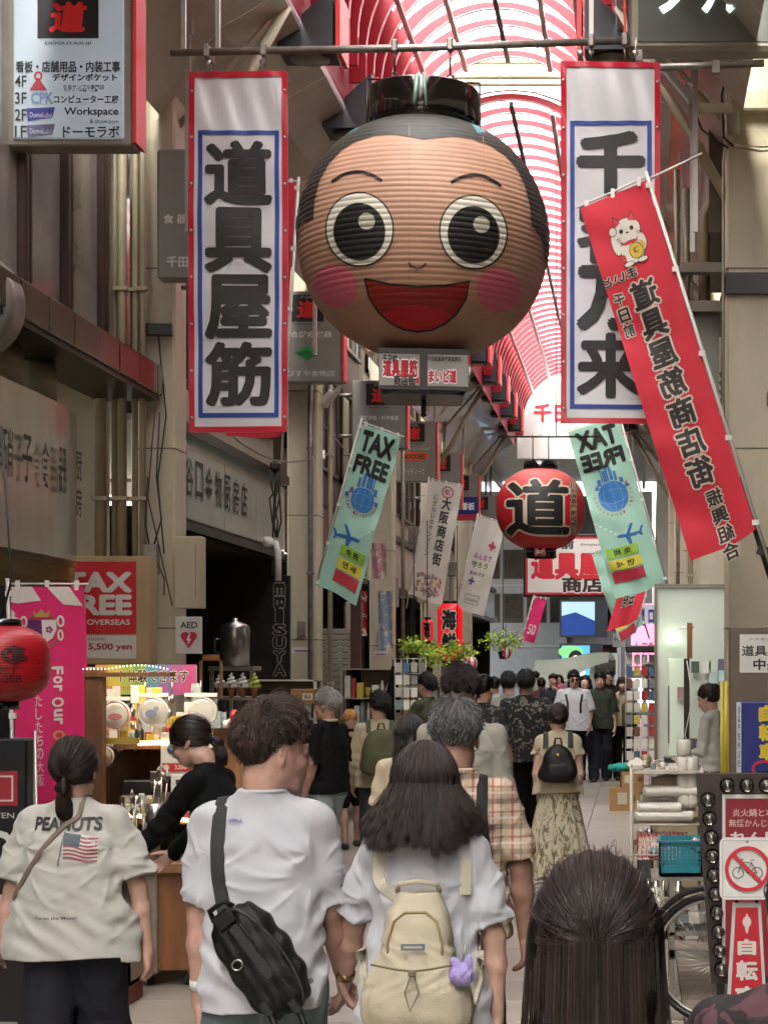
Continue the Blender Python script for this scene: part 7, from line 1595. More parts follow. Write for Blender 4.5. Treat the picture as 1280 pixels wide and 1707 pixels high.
for a in (('lime green plant, leftmost, beside the wire rack', 712, 1092, 118, .34, 460, 1), ('lime green plant above the olive T-shirt person', 762, 1085, 110, .31, 380, 2), ('lime green plant, rightmost and highest of the row', 838, 1068, 95, .36, 420, 3), ('tall lime plant tuft at the third pillar edge', 690, 1075, 120, .24, 260, 4)): leafy(*a)
for px, py, s, lab in ((785, 1106, 108, 'small pink and white paper lantern below the middle plant'), (843, 1088, 95, 'small pink and white paper lantern under the rightmost plant')):
    r = thing('paper_lantern', lab, 'lantern', (fx(px, s), F / s, fz(py, s)), group='pink and white paper lanterns'); b = MB(); N = 12; rad = .1
    for k in range(N):
        for j in range(8):
            q = lambda i, jj: (rad * math.sin(math.pi * jj / 8) * math.cos(2 * math.pi * i / N), rad * math.sin(math.pi * jj / 8) * math.sin(2 * math.pi * i / N), -rad * 1.15 * math.cos(math.pi * jj / 8)); b.add([q(k, j), q(k + 1, j), q(k + 1, j + 1), q(k, j + 1)], [[0, 1, 2, 3]], m=k % 2)
    b.build('paper_shade', [M('paper_pink', '#d02a5c', .6, var=0), M('paper_white', '#dcd4d0', .6, var=0)], r); b = MB(); b.lathe([(.03, .1), (.03, .13)], n=10); b.tube([(0, 0, .13), (0, 0, .5)], .005, 4); b.build('collar', blackp, r)

# ================= wooden utensil stall, left
YS = 10.3; ss = F / YS
wood = M('stall_wood', '#7a5638', .55, var=.25, scale=5, stretch=(6, 6, .6), bump=.1)
st = thing('market_stall', 'wooden stall with lit shelf edges and hanging utensils, left side', 'stall', (fx(150, ss), YS, 0)); X0 = fx(150, ss)
def sx_(px): return fx(px, ss) - X0
z_ = lambda py: fz(py, ss)
bulb = M('warm_bulb', '#ffdf9a', .4, var=0, emit=.9, emcol='#ffd890'); bulb2 = M('white_bulb', '#fff2dc', .4, var=0, emit=.5, emcol='#fff0d8')
for (a, c, z1) in ((143, 172, z_(1112)), (316, 326, z_(1200))): b = MB(); b.b2(sx_(a), sx_(c), -.02, .07, .05, z1, bev=.006); b.build('post', wood2, st)
b = MB(); b.b2(sx_(60), sx_(330), 1.2, 1.24, .1, z_(1225)); b.build('back_board', wood, st)
for (z, x0, x1, d0) in ((z_(1245), 60, 255, .35), (z_(1368), 60, 330, .12), (z_(1445), 172, 320, -.05)):
    b = MB(); b.b2(sx_(x0), sx_(x1), d0, 1.2, z - .03, z); b.build('shelf', wood, st)
def ledrow(pts, n, r_, mat):
    b = MB(); pts = np.array(pts, float); k = np.linspace(0, len(pts) - 1, n); P_ = np.stack([np.interp(k, range(len(pts)), pts[:, i]) for i in range(3)], 1)
    for p in P_: b.box(tuple(p), (r_ * 1.0, r_, r_ * 2.2))
    tag(b.build('led_strip', mat, st), kind='stuff')
arc = [(sx_(142 + 140 * t), -.03, z_(1118 - 9 * math.sin(math.pi * min(1, max(0, (t - .3) / .7) * .8 + .1)))) for t in np.linspace(0, 1, 16)]
ledrow(arc, 24, .004, bulb2); ledrow([(sx_(205), .34, z_(1243)), (sx_(252), .34, z_(1242))], 14, .011, bulb); ledrow([(sx_(174), .11, z_(1361)), (sx_(215), .11, z_(1362)), (sx_(262), .11, z_(1367)), (sx_(306), .11, z_(1370))], 34, .010, bulb)
b = MB(); b.b2(sx_(142), sx_(285), -.03, .1, z_(1128), z_(1121)); b.build('top_rail', wood2, st)
b = MB(); b.b2(sx_(236), sx_(262), 0, 1.1, .08, z_(1450), bev=.01); b.build('cabinet_front', M('cab_grey', '#8a8172', .6, var=.15, dirt=.3), st)
b = MB(); b.b2(sx_(262), sx_(318), .02, .06, .1, z_(1450), bev=.004); b.build('cabinet_door', M('door_wood', '#7c4f2e', .5, var=.3, scale=4, stretch=(5, 5, .5), bump=.1), st)
b = MB(); b.b2(sx_(236), sx_(322), -.04, 1.2, z_(1450), z_(1438), bev=.004); b.build('counter_top', wood, st)
for px in (245, 305):
    b = MB(); b.lathe([(.0, -.015), (.035, -.015), (.04, 0), (.035, .015), (0, .015)], (sx_(px), .1, .04), 14, ax='x'); b.build('caster', blackp, st)
# rainbow strip sign
s = 262.; w, h = 168 / s, 50 / s; its = []
cols = ['#a8842c', '#a8983a', '#86963a', '#5f8a44', '#44788a', '#62588a', '#8a4074', '#98386a']
for k, c in enumerate(cols): its += RECT(w * k / 8, 0, w * (k + 1) / 8, h, c)
its += T('プレート体験できます', w * .42, h * .62, w * 1.0, h * .42, '#1c1a18', .025, '#d8d0a8', .035) + T('お子様だけではなく大人も楽しめる体験', w * .5, h * .22, w * .9, h * .16, '#c03a50', .02)
board('rainbow_sign', 'rainbow coloured strip sign reading ート体験できます over the stall', 'sign', (fx(160, s), F / s, fz(1158, s)), w, h, .02, white, its, pname='lettering')
# hanging plate bags and packets
clearp = M('clear_plastic', '#cfcfca', .12, var=.05, bump=.6, bscale=40, alpha=.22, spec=1, coat=.6)
rr = random.Random(4); kk = 0
WN = ['first', 'second', 'third', 'fourth', 'fifth', 'sixth', 'seventh', 'eighth', 'ninth', 'tenth']
for (px, py, rad, c1, lab) in ((186, 1193, 24, '#b8343c', 'round red rimmed plate in clear wrap hanging behind the stall post'), (249, 1188, 25, '#c9c7bf', 'white plate with blue pattern in a clear bag, above the stall'), (331, 1188, 25, '#cfccc0', 'plain white plate in a crinkled clear bag near the stall post'), (166, 1262, 16, '#b8343c', 'small red rimmed plate below the larger one')):
    s = 285.; r = thing('plate_bag', lab, 'plate', (fx(px, s), F / s + .1, fz(py, s)), group='plates hanging in clear bags'); q = rad / s
    b = MB(); b.lathe([(0, 0), (q * .7, 0), (q, -.012), (q, -.016)], (0, 0, 0), 28, ax='y'); b.build('plate', M('plate_cream', '#cfcbbf', .2, var=.03, coat=.3), r)
    I2 = RING(0, 0, q * .93, q * .93, q * .1, c1, 1) + (ELL(-.01, -.01, q * .4, q * .3, '#5a6a94', 1, 9) + ELL(.02, .02, q * .2, q * .2, '#7a86a8', 2, 7) if px == 249 else ELL(0, -.01, q * .5, q * .25, '#a8444a', 1, 12) if c1 == '#b8343c' else [])
    art(I2, flat(0, -.02, 0), r)
    b = MB(); b.sheet(lambda u, v: (-q * 1.12 + 2.24 * q * u, -.035 + .012 * math.sin(u * 17 + v * 9) * math.sin(v * 11), -q * 1.1 + 2.35 * q * v), 10, 10); b.build('clear_bag', clearp, r)
    b = MB(); b.b2(-q * 1.1, q * 1.1, -.045, -.03, q * 1.05, q * 1.3); b.build('header_card', M('card_white', '#cfcdc4', .6), r)
for k in range(54):
    s = 280.; px = rr.choice((152, 165, 205, 215, 222, 284, 290, 297, 203, 228, 310, 240, 262, 185)) + rr.uniform(-5, 5); py = rr.choice((1190, 1215, 1225, 1180, 1170, 1160)) + rr.uniform(-8, 8); hh = rr.uniform(.1, .16); b = MB()
    if k % 2: b.tube([(0, 0, hh / 2), (0, 0, -hh * .2)], .005, 6); b.lathe([(.0, -.05), (.02, -.035), (.024, -.01), (.01, .01)], (0, 0, -hh * .35), 10)
    else: b.box((0, 0, 0), (.05, .012, hh), bev=.003)
    c = rr.choice(['#c9c6bc', '#cfae38', '#b8b4a8', '#9aa0a0', '#b83a3c']); o = b.build('hanging_utensil', steel if k % 2 else M('goods_' + c.strip('#'), c, .4), None, (fx(px, s), F / s + rr.uniform(.15, .6), fz(py, s))); tag(o, ('steel spoon or whisk' if k % 2 else 'carded tool packet') + ' hanging in the wooden stall', 'utensil', 'utensils hanging in the wooden stall' if k % 2 else 'carded packets hanging in the wooden stall')
yl = MB(); yl.b2(0, .2, 0, .012, 0, .035); o = yl.build('price_strip', M('yellow_card', '#a8943c', .5), None, (fx(176, 285), F / 285, fz(1240, 285))); tag(o, 'yellow price strip on the upper stall shelf', 'label')
s = 290.
board('price_poster', 'white poster with a blue bowl and red 3,500 price band in the stall', 'poster', (fx(245, s), F / s + .3, fz(1300, s)), 52 / s, 76 / s, .01, M('card_white', '#c'), ELL(.09, .16, .05, .035, '#2a3440', 0) + ELL(.09, .175, .045, .022, '#4a7a9a', 1) + RECT(.01, .03, .17, .08, '#b0242c', 0) + T('3,500', .12, .055, .07, .03, '#d8c8b8', .02) + ELL(.035, .055, .018, .018, '#c9b8a8', 1, 12), pname='print')
board('sale_card', 'small white card with red handwriting on the middle shelf', 'card', (fx(272, s), F / s + .14, fz(1358, s)), 36 / s, 26 / s, .006, M('card_white', '#c'), STR([(.02, .05), (.04, .06), (.05, .04), (.07, .06), (.09, .045), (.1, .055)], .006, '#b03440'), pname='print')
board('sale_card', 'larger white card above the handwritten one on the middle shelf', 'card', (fx(270, s), F / s + .2, fz(1335, s)), 38 / s, 40 / s, .006, M('card_white', '#c'), RECT(.03, .08, .1, .11, '#2a2826') + RECT(.03, .03, .09, .05, '#b03440'), pname='print')
# black crates on the middle shelf and utensil pots
r = thing('crate', 'white lidded bin with black tray on the middle stall shelf', 'box', (fx(176, s), F / s + .3, z_(1368))); b = MB(); b.b2(0, .22, 0, .3, 0, .12, bev=.01); b.build('bin', M('bin_white', '#b8b2a6', .5), r); b = MB(); b.b2(.01, .21, -.01, .29, .125, .21, bev=.01); b.build('tray', blackp, r)
def pot(label, px, py, wd, n, hh, seed, mat=blackp):
    r = thing('utensil_pot', label, 'container', (fx(px, s), F / s + .05, fz(py, s)), group='pots of steel utensils'); g = random.Random(seed); b = MB(); b.lathe([(wd * .5, 0), (wd * .55, hh * .5), (wd * .5, hh * .5), (wd * .45, .01)], n=18); b.build('pot_body', mat, r)
    for k in range(n):
        a = g.uniform(0, 6.28); q = wd * .4 * math.sqrt(g.random()); L = hh * g.uniform(.8, 1.25); tx, ty = g.uniform(-.03, .03), g.uniform(-.03, .03); b = MB(); p0 = (q * math.cos(a), q * math.sin(a), .02); p1 = (p0[0] + tx, p0[1] + ty, L); b.tube([p0, p1], .0045, 6)
        if k % 3 == 0: b.lathe([(.0, -.02), (.022, -.012), (.026, 0), (.0, .004)], p1, 10, ax='y')
        elif k % 3 == 1: b.box(p1, (.035, .004, .07), rz=a, bev=.001)
        else:
            for j in range(6): t = j * 1.05; b.tube([p1, (p1[0] + .018 * math.cos(t), p1[1] + .018 * math.sin(t), p1[2] + .04), (p1[0], p1[1], p1[2] + .085)], .0012, 3)
        o = b.build('steel_utensil', steel, None, tuple(r.location)); tag(o, 'steel utensil standing in the %s' % label.split(' of ')[0].split(',')[0], 'utensil', 'utensils in the ' + label.split(',')[0])
pot('dark pot, full of spatulas, front of the stall counter', 222, 1440, .16, 12, .30, 1); pot('steel pot, full of ladles, right of the dark pot', 243, 1438, .13, 10, .29, 2, steel); pot('square tin, of forks and whisks on the middle shelf', 256, 1372, .12, 10, .22, 3, steel)
pot('small pot, of tongs at the left end of the counter', 190, 1438, .13, 8, .2, 4, steel)
rr = random.Random(9)
for k in range(26):
    b = MB(); w_ = rr.uniform(.03, .08); z0 = z_(1438) + .001; t_ = rr.random()
    if t_ < .5: b.lathe([(0, 0), (w_ * .5, 0), (w_ * .7, w_ * .5), (w_ * .66, w_ * .5), (.0, .01)], (0, 0, 0), 12)
    else: b.box((0, 0, w_ * .3), (w_ * 1.4, w_, w_ * .6), rr.random() * 3, bev=.004)
    c = rr.choice(['#c9c4ae', '#b8a878', '#8f9a7a', '#c4c8c4', '#a89068']); o = b.build('small_ware', steel if k % 4 == 0 else M('goods_' + c.strip('#'), c, .35), None, (fx(rr.uniform(180, 318), s), F / s + rr.uniform(.02, .5), z0)); tag(o, 'small bowl or packet lying on the stall counter', 'tableware', 'small wares on the stall counter')
lt = bpy.data.lights.new('stall_lamp', 'AREA'); lt.energy = 3.5; lt.size = .8; lt.color = (1, .82, .6); lo_ = bpy.data.objects.new('stall_lamp', lt); COL.objects.link(lo_); lo_.location = (fx(240, ss), YS + .1, 2.3); lo_.rotation_euler = (R(28), 0, 0)
# cash box side: product box on the floor
r = thing('product_box', 'open cardboard tray with yellow packets on the floor by the stall', 'box', (fx(176, 300), 9.7, 0)); b = MB()
b.b2(0, .22, 0, .02, .12, .28); b.b2(0, .22, .34, .36, .12, .28); b.b2(0, .02, 0, .36, .12, .28); b.b2(.2, .22, 0, .36, .12, .28); b.b2(0, .22, 0, .36, .12, .14); b.build('tray', M('tray_card', '#9a8a70', .7), r)
b = MB(); b.box((.1, .15, .25), (.16, .2, .1), rz=.2, bev=.03); b.build('packet', M('packet_yellow', '#b8a83c', .4), r); b = MB(); b.b2(.02, .2, .03, .33, .0, .12); b.build('dolly', M('dolly_red', '#7a2c24', .6), r)
# posters and stools behind the first woman
r = thing('aluminium_stand', 'grey aluminium A-frame stand leaning behind the pink flag', 'stand', (fx(52, 240), 12.3, 0)); b = MB(); b.add([(-.1, 0, .2), (.12, 0, .2), (.06, .1, 1.35), (-.1, .1, 1.35), (-.1, .03, .2), (.12, .03, .2), (.06, .13, 1.35), (-.1, .13, 1.35)], [[0, 1, 2, 3], [7, 6, 5, 4], [0, 4, 5, 1], [1, 5, 6, 2], [2, 6, 7, 3], [3, 7, 4, 0]]); b.build('panel', alu, r)
b = MB(); b.tube([(.12, 0, .0), (.12, .0, .25), (.06, .1, 1.4)], .012, 6); b.tube([(-.1, 0, .0), (-.1, .1, 1.4)], .012, 6); b.build('leg', alu, r)
# currency exchange board + lantern
s = 360.; its = RECT(.62, 1.2, .78, 1.36, '#8e1c28') + FRAME(.64, 1.22, .76, 1.34, .008, '#c9b8b0', 1) + T('AT YEN', .68, 1.155, .17, .025, '#b8b4ac', .01)
for k, c in enumerate('CLIP'): its += T(c, .70, 1.02 - k * .155, .13, .13, '#c4c4c0', .03, rot=-math.pi / 2)
its += RECT(.62, .12, .78, .2, '#8a8880', 1)
r = board('signboard', 'tall black signboard with white CLIP lettering at the left edge', 'sign', (fx(45, s) - .82, F / s, 0), .82, fz(1232, s), .1, blackp, its, pname='lettering')
s = 330.; Rr, Hh = .235, .2
rl2 = round_lantern('red_lantern', 'red paper lantern with money symbols, CURRENCY EXCHANGER, left edge', fx(3, s), F / s, fz(1106, s), Rr, Hh, M('paper_deep_red', '#a8121f', .4, var=.08, scale=4), .1, T('$ £ ₵', .0, .045, .38, .09, '#3a0c10', .03) + T('CURRENCY', .02, -.03, .26, .035, '#4a0c12', .02) + T('EXCHANGER', .02, -.075, .3, .035, '#4a0c12', .02), 30, pinch=3.4)
b = MB(); b.tube([(0, 0, Hh * 1.1), (.05, .0, Hh * 1.1 + .2), (0, 0, 1.2)], .006, 5); b.build('cord', blackp, rl2)
# pink football style nobori (crest and slogan)
s = 232.; P0 = Vector((fx(140, s), F / s, fz(978, s))); w, L = 122 / s, 430 / s
I = POLY([(w * .02, L - .0), (w * .3, L), (w * .42, L - .1), (w * .1, L - .12), (0, L - .11)], '#cfc8c4') + POLY([(w * .5, L), (w * .8, L), (w * .98, L - .14), (w * .72, L - .13), (w * .58, L - .05)], '#cfc8c4') + POLY([(0, L - .16), (.03, L - .19), (.02, L - .21), (.06, L - .23), (0, L - .33)], '#cfc8c4')
mx_ = lambda x: w - x
cx0, cy0 = w * .42, L - .31
I += POLY([(cx0 - .1, cy0 + .07), (cx0 - .0, cy0 + .07), (cx0, cy0 - .11), (cx0 - .07, cy0 - .06), (cx0 - .1, cy0)], '#5a1c5c', 2) + POLY([(cx0, cy0 + .07), (cx0 + .1, cy0 + .07), (cx0 + .1, cy0), (cx0 + .07, cy0 - .06), (cx0, cy0 - .11)], '#cfc8c4', 2) + RING(cx0, cy0 - .01, .118, .125, .012, '#6a5c40', 1)
for k in range(5): I += ELL(cx0 + .05 + .016 * math.cos(k * 1.256), cy0 + .0 + .016 * math.sin(k * 1.256), .011, .011, '#8a3a7c', 3, 10)
I += POLY([(cx0 - .05, cy0 + .09), (cx0 + .05, cy0 + .09), (cx0 + .06, cy0 + .14), (cx0 + .03, cy0 + .115), (cx0, cy0 + .15), (cx0 - .03, cy0 + .115), (cx0 - .06, cy0 + .14)], '#a88a48', 3)
for sd in (-1, 1): I += RING(cx0 + sd * .13, cy0 + .06, .02, .035, .014, '#cfc8c4', 2) + RING(cx0 + sd * .125, cy0 - .04, .015, .035, .012, '#cfc8c4', 2)
I += STR([(mx_(w * .66), L - .47), (mx_(w * .85), L - .46), (mx_(w * .95), L - .475)], .02, '#4a2a8c', 1)
I += RECT(0, L - .66, w * .45, L - .56, '#a8144c', 0)
txt = 'For Our Osaka'; yy = L - .57
for k, c in enumerate(txt):
    hh_ = {'F': .07, 'O': .085, ' ': .03, 'r': .055}.get(c, .066)
    if c != ' ': I += T(c, w * .60, yy - hh_ / 2, hh_ * .82, .065 if c.islower() else .085, '#cfc8c4' if k < 8 else '#b88a4c', .03, rot=-math.pi / 2)
    yy -= hh_
I += T('わたしたちの大阪', w * .34, L - 1.05, .05, .75, '#cfa8b8', .02, vert=True)
I = [(np.stack([w - V[:, 0], V[:, 1]], 1) if False else V, Fs, c, l) for V, Fs, c, l in I]
# drawn seen from the front: u runs to the left from the pole, so mirror back
I = [(np.stack([V[:, 0], V[:, 1]], 1), Fs, c, l) for V, Fs, c, l in I]
def unmirror(items, w): return [(np.stack([w - V[:, 0], V[:, 1]], 1), [f[::-1] for f in Fs], c, l) for V, Fs, c, l in items]
flag('bright pink flag with a crest and the words For Our, beside TAX FREE sign', P0 - Vector((w, 0, 0)), Vector((1, .02, 0)), Vector((.03, 0, -1)), w, L, pnk, [(np.stack([V[:, 0] if c in ('#cfc8c4', '#cfa8b8', '#b88a4c') and False else w - V[:, 0], V[:, 1]], 1), Fs, c, l) for V, Fs, c, l in I] if False else I, .018, 21)

# ================= RIGHT SIDE
# white partition and open shop with the clerk
pw = thing('partition_wall', 'plain white lit partition wall of the right shop with a narrow door', 'wall', (0, 22, 0)); s = 136.3
b = MB(); b.b2(fx(1095, s), fx(1240, s), 0, .08, 0, fz(981, s)); b.build('wall_panel', M('partition_white', '#aaada0', .55, var=.03), pw)
b = MB(); b.b2(fx(1113, s), fx(1140, s), -.02, 0, .1, fz(1098, s), bev=.006); b.build('door', M('door_pale', '#c2cab8', .4, var=.03), pw); b = MB(); b.b2(fx(1113, s), fx(1114.5, s), -.035, -.02, .9, 1.6); b.build('door_handle', darkmetal, pw)
b = MB(); b.b2(fx(1090, s), fx(1095, s), -.05, .1, 0, fz(981, s)); b.b2(fx(1090, s), fx(1240, s), -.05, .1, fz(981, s), fz(981, s) + .05); b.build('corner_trim', M('trim_brown', '#5c5040', .5), pw)
r = thing('tube_lamp', 'short glowing white lamp on the right partition wall', 'lamp', (fx(1121, s), 21.85, fz(1063, s))); b = MB(); b.lathe([(.0, -.07), (.06, -.06), (.09, -.02), (.09, .02), (.0, .05)], n=16); b.build('shade', M('lamp_glow', '#f4fff0', .4, var=0, emit=1.2, emcol='#f0fff0'), r); b = MB(); b.tube([(0, 0, .04), (.12, 0, .12), (.25, 0, .12)], .012, 6); b.build('arm', alu, r)
lt = bpy.data.lights.new('shop_lamp', 'AREA'); lt.energy = 4; lt.size = 1.0; lt.color = (.95, 1, .93); lo_ = bpy.data.objects.new('shop_lamp', lt); COL.objects.link(lo_); lo_.location = (.75, 20.2, 3.0); lo_.rotation_euler = (R(30), 0, 0)
r = thing('shop_post', 'dark wooden post with loose cable in front of the white partition', 'post', (fx(1144, 155), F / 155, 0)); b = MB(); b.b2(-.03, .03, 0, .05, 0, fz(1098, 155)); b.build('post', M('post_dark', '#2e261e', .6, var=.2), r); b = MB(); b.tube([(.0, -.02, 1.9), (.06, -.03, 1.5), (.02, -.03, 1.3), (-.02, -.03, 1.1), (.07, -.03, .8), (.06, -.03, .5)], .006, 5); b.build('cable', white, r)
r = thing('wood_batten', 'orange brown wooden batten beside the partition lamp', 'plank', (fx(1149, 150), F / 150, fz(1098, 150))); b = MB(); b.b2(-.03, .03, 0, .02, 0, .4); b.build('plank', M('batten', '#8a5a34', .6), r)
rr = random.Random(6)
for k, (px, py, c) in enumerate(((1158, 1112, '#3a4238'), (1177, 1112, '#b8b8ae'), (1188, 1110, '#a8b0a0'), (1203, 1108, '#5a4a64'), (1188, 1130, '#98aaa4'), (1204, 1127, '#9ab0b8'), (1135, 1155, '#8a6a68'), (1165, 1160, '#9a9e94'))):
    s = 137.; b = MB(); b.b2(-.05, .05, 0, .006, -.07, .07); o = b.build('paper_notice', M('notice_' + c.strip('#'), c, .6), None, (fx(px, s), 21.9 - .02, fz(py, s))); tag(o, ['dark green notice', 'white notice', 'pale green notice', 'purple framed notice', 'grey green notice', 'bluish notice', 'pinkish notice by the door', 'small grey notice'][k] + ' pinned on the white partition', 'notice')
r = thing('cash_register', 'black cash register in front of the shop clerk', 'register', (fx(1150, 175), F / 175, .82)); b = MB(); b.box((0, 0, .08), (.5, .4, .16), bev=.01); b.box((.1, .1, .22), (.34, .04, .22), rot=Matrix.Rotation(R(-15), 3, 'X'), bev=.01); b.build('body', blackp, r)
r = thing('shop_counter', 'low cluttered counter beside the shop clerk', 'counter', (fx(1085, 175), F / 175 - .1, 0)); b = MB(); b.b2(0, .95, 0, .6, 0, .8, bev=.01); b.build('counter_body', M('counter_beige', '#8f8266', .6, var=.15), r)
# goods heaped on the counter
rr = random.Random(12)
for k in range(30):
    b = MB(); q = rr.uniform(.05, .12); t_ = rr.random()
    if t_ < .55: b.sheet(lambda u, v: (q * (u - .5) * 2.2, q * (v - .5) * 1.8 + .01 * math.sin(9 * u), .03 + .05 * math.sin(3.1 * u) * math.sin(3.1 * v) + .02 * math.sin(11 * u + 7 * v + k)), 6, 6)
    else: b.box((0, 0, q * .3), (q * 1.6, q, q * .6), rr.random() * 3, bev=.01)
    o = b.build('plastic_packet', clearp if t_ < .35 else M('goods2_%d' % (k % 4), ['#b9b4a6', '#c9c8c0', '#8c8c88', '#4a4a4a'][k % 4], .3), None, (fx(rr.uniform(1075, 1150), 178), F / 178 + rr.uniform(-.1, .4), .81 + rr.uniform(0, .1))); tag(o, 'crinkled packet heaped on the low counter by the clerk', 'packaged goods', 'packets on the clerk counter')
# cardboard boxes with a blue green bag, far right
s = 131.; 
for k, (px, py, w_, h_, lab) in enumerate(((1042, 1308, .4, .30, 'larger cardboard box on the paving below the green bag'), (1052, 1269, .27, .2, 'smaller cardboard box stacked on the larger one'))):
    r = thing('cardboard_box', lab, 'box', (fx(px, s), F / s, 0 if k == 0 else .302), rotz=.08 * k); b = MB(); b.box((0, 0, h_ / 2), (w_, .3, h_), bev=.004); b.build('box_body', card, r); art(RECT(-.1, h_ * .3, .02, h_ * .8, '#b8ac98') + RECT(.07, h_ * .4, .12, h_ * .7, '#5a4430'), flat(0, -.152, 0), r); b = MB(); b.b2(-w_ / 2 - .001, w_ / 2 + .001, -.03, .03, h_ - .001, h_ + .002); b.build('tape', M('tape', '#a8895c', .3), r)
K = SDF((-.3, -.2, 0), (.3, .2, .16), .012); K.ell((0, 0, .05), (.23, .13, .055), .02); K.ell((.1, .02, .08), (.1, .08, .05), .03); K.disp(lambda X, Y_, Z: .012 * nz3(X, Y_, Z, 30, 3)); o = K.mesh('plastic_bag', blotch('bag_teal', '#1c8f8a', '#2f7a3c', 9, .52)); o.location = (fx(1042, s), F / s, .50); tag(o, 'blue green plastic bag on top of the cardboard boxes', 'bag')
# steel rack of packed bowls
s = 250.; rk = thing('goods_rack', 'white wire rack with packs of wrapped bowls, right side', 'rack', (fx(1052, s), F / s, 0)); w = 118 / s; zt_ = fz(1285, s)
b = MB()
for x in (0, w): 
    for y in (0, .55): b.tube([(x, y, 0), (x, y, zt_ + .02)], .012, 8)
for z in (.3, fz(1425, s), fz(1375, s) + .0):
    for y in np.linspace(0, .55, 8): b.tube([(0, y, z), (w, y, z)], .005, 5)
    for x in (0, w): b.tube([(x, 0, z), (x, .55, z)], .008, 5)
for z in np.linspace(.3, zt_, 9): b.tube([(0, -.005, z), (0, .55, z)], .005, 5)
b.build('wire_frame', M('rack_white', '#b5ada0', .4, var=.1), rk)
mpk = M('wrapped_white', '#c2bfb2', .25, var=.06, bump=.5, bscale=60, coat=.4)
for k in range(8):
    b = MB(); z = fz(1372, s) + .04 + .055 * (k // 2); L_ = .40 if k % 2 == 0 else .3; pr = [(.0, 0), (.035, 0), (.04, .01)] + [(.036 + .004 * (i % 2), .01 + i * (L_ - .02) / 22) for i in range(23)] + [(.035, L_), (0, L_)]
    b.lathe(pr, (0, 0, 0), 16, ax='x'); o = b.build('bowl_roll', mpk, None, (fx(1056, s) + .02 * (k // 2), F / s + .08 + .09 * (k % 3), z)); tag(o, 'long clear wrapped roll of white bowls lying on the rack', 'packaged goods', 'wrapped rolls of bowls on the rack')
for k in range(12):
    b = MB(); b.sheet(lambda u, v: (-.03 + .06 * u, -.1 + .2 * v, .05 * math.sin(3.14 * u) * math.sin(3.14 * v) + .012 * math.sin(20 * v + k)), 5, 6); o = b.build('striped_packet', blotch('red_stripe_pack', '#c9bfb4', '#a8323a', 30, .5, (3, .5, 1)), None, (fx(1068, s) + k * .025, F / s + .12, fz(1418, s) + .02), (R(65), 0, R(12 * math.sin(k)))); tag(o, 'red and white striped packet standing in the rack tray', 'packaged goods', 'striped packets in the rack')
for k in range(12):
    b = MB(); q = .02 + .01 * (k % 3); b.lathe([(0, 0), (q, 0), (q, .04), (q * .5, .06), (q * .5, .1)], n=12); o = b.build('metal_fitting', steel, None, (fx(1064, s) + .015 + (k % 6) * .05, F / s + .04 + .1 * (k // 6), .30 + (.13 if k < 6 else .0) + .01)); o.location.z = .31; tag(o, 'shiny metal pot fitting on the bottom of the wire rack', 'hardware', 'metal fittings in the rack')
# upper pile next to the rack
for k in range(7):
    b = MB(); b.lathe([(.0, 0), (.045, 0), (.05, .03), (.05, .1), (.04, .11), (0, .11)], (0, 0, 0), 16); o = b.build('cup_stack', mpk, None, (fx(1140, s) + .05 * (k % 2), F / s + .1, zt_ - .25 + .115 * (k // 2))); tag(o, 'wrapped stack of white cups piled beside the rack', 'packaged goods', 'cup stacks beside the rack')
r = thing('storage_box', 'beige plastic bin full of packets behind the rack', 'box', (fx(1095, 215), F / 215, 0)); b = MB(); b.b2(0, .5, 0, .35, 0, .82, bev=.01); b.build('bin', M('bin_beige', '#94886a', .6, var=.15), r)
# teal basket
s = 300.; bk_ = thing('plastic_basket', 'teal plastic basket holding clear bags, on the right stall', 'basket', (fx(1098, s), F / s, fz(1458, s))); w, h, d = .24, .19, .3; teal = M('teal_plastic', '#1f7684', .35, var=.08)
b = MB()
for (x0, x1, y0, y1) in ((0, w, 0, .012), (0, w, d, d + .012)):
    b.b2(x0, x1, y0, y1, 0, .05); b.b2(x0, x1, y0, y1, h - .035, h); 
    for k in range(12): b.b2(x0 + w * k / 11.5, x0 + w * k / 11.5 + .008, y0, y1, .05, h - .035)
    for k in range(5): b.b2(x0, x1, y0 + .001, y1 - .001, .065 + k * .022, .071 + k * .022)
for x in (0, w - .012): b.b2(x, x + .012, 0, d, 0, h)
b.b2(0, w, 0, d, 0, .01); b.b2(-.015, w + .015, -.015, .005, h - .012, h); b.build('basket_body', teal, bk_)
for k, (x, rz_, z) in enumerate(((.08, .5, .17), (.15, .9, .2), (.12, .2, .12))):
    b = MB(); b.lathe([(0, 0), (.035, .0), (.04, .02)] + [(.037 + .004 * (i % 2), .02 + i * .02) for i in range(15)] + [(.03, .33), (0, .34)], (0, 0, 0), 16, ax='x'); o = b.build('clear_roll', clearp if k else mpk, None, tuple(bk_.location + Vector((x + .1, .1 + .07 * k, z))), (0, R(28 + 8 * k), 0)); tag(o, ['milky roll of cups sticking up from the teal basket', 'clear roll of cups behind the milky one in the basket', 'lowest clear roll lying in the teal basket'][k], 'packaged goods')
r = thing('basket_stand', 'grey steel trolley under the teal basket', 'trolley', (fx(1085, s), F / s - .02, 0)); b = MB(); zb__ = fz(1462, s)
for (x, y) in ((.1, 0), (.1, .4), (.45, 0), (.45, .4)): b.b2(x, x + .03, y, y + .03, .05, zb__ - .02)
b.b2(0, .5, 0, .45, zb__ - .02, zb__); b.b2(.1, .48, 0, .03, .22, .27); b.b2(.1, .48, 0, .4, .35, .37); b.build('frame', galv, r)
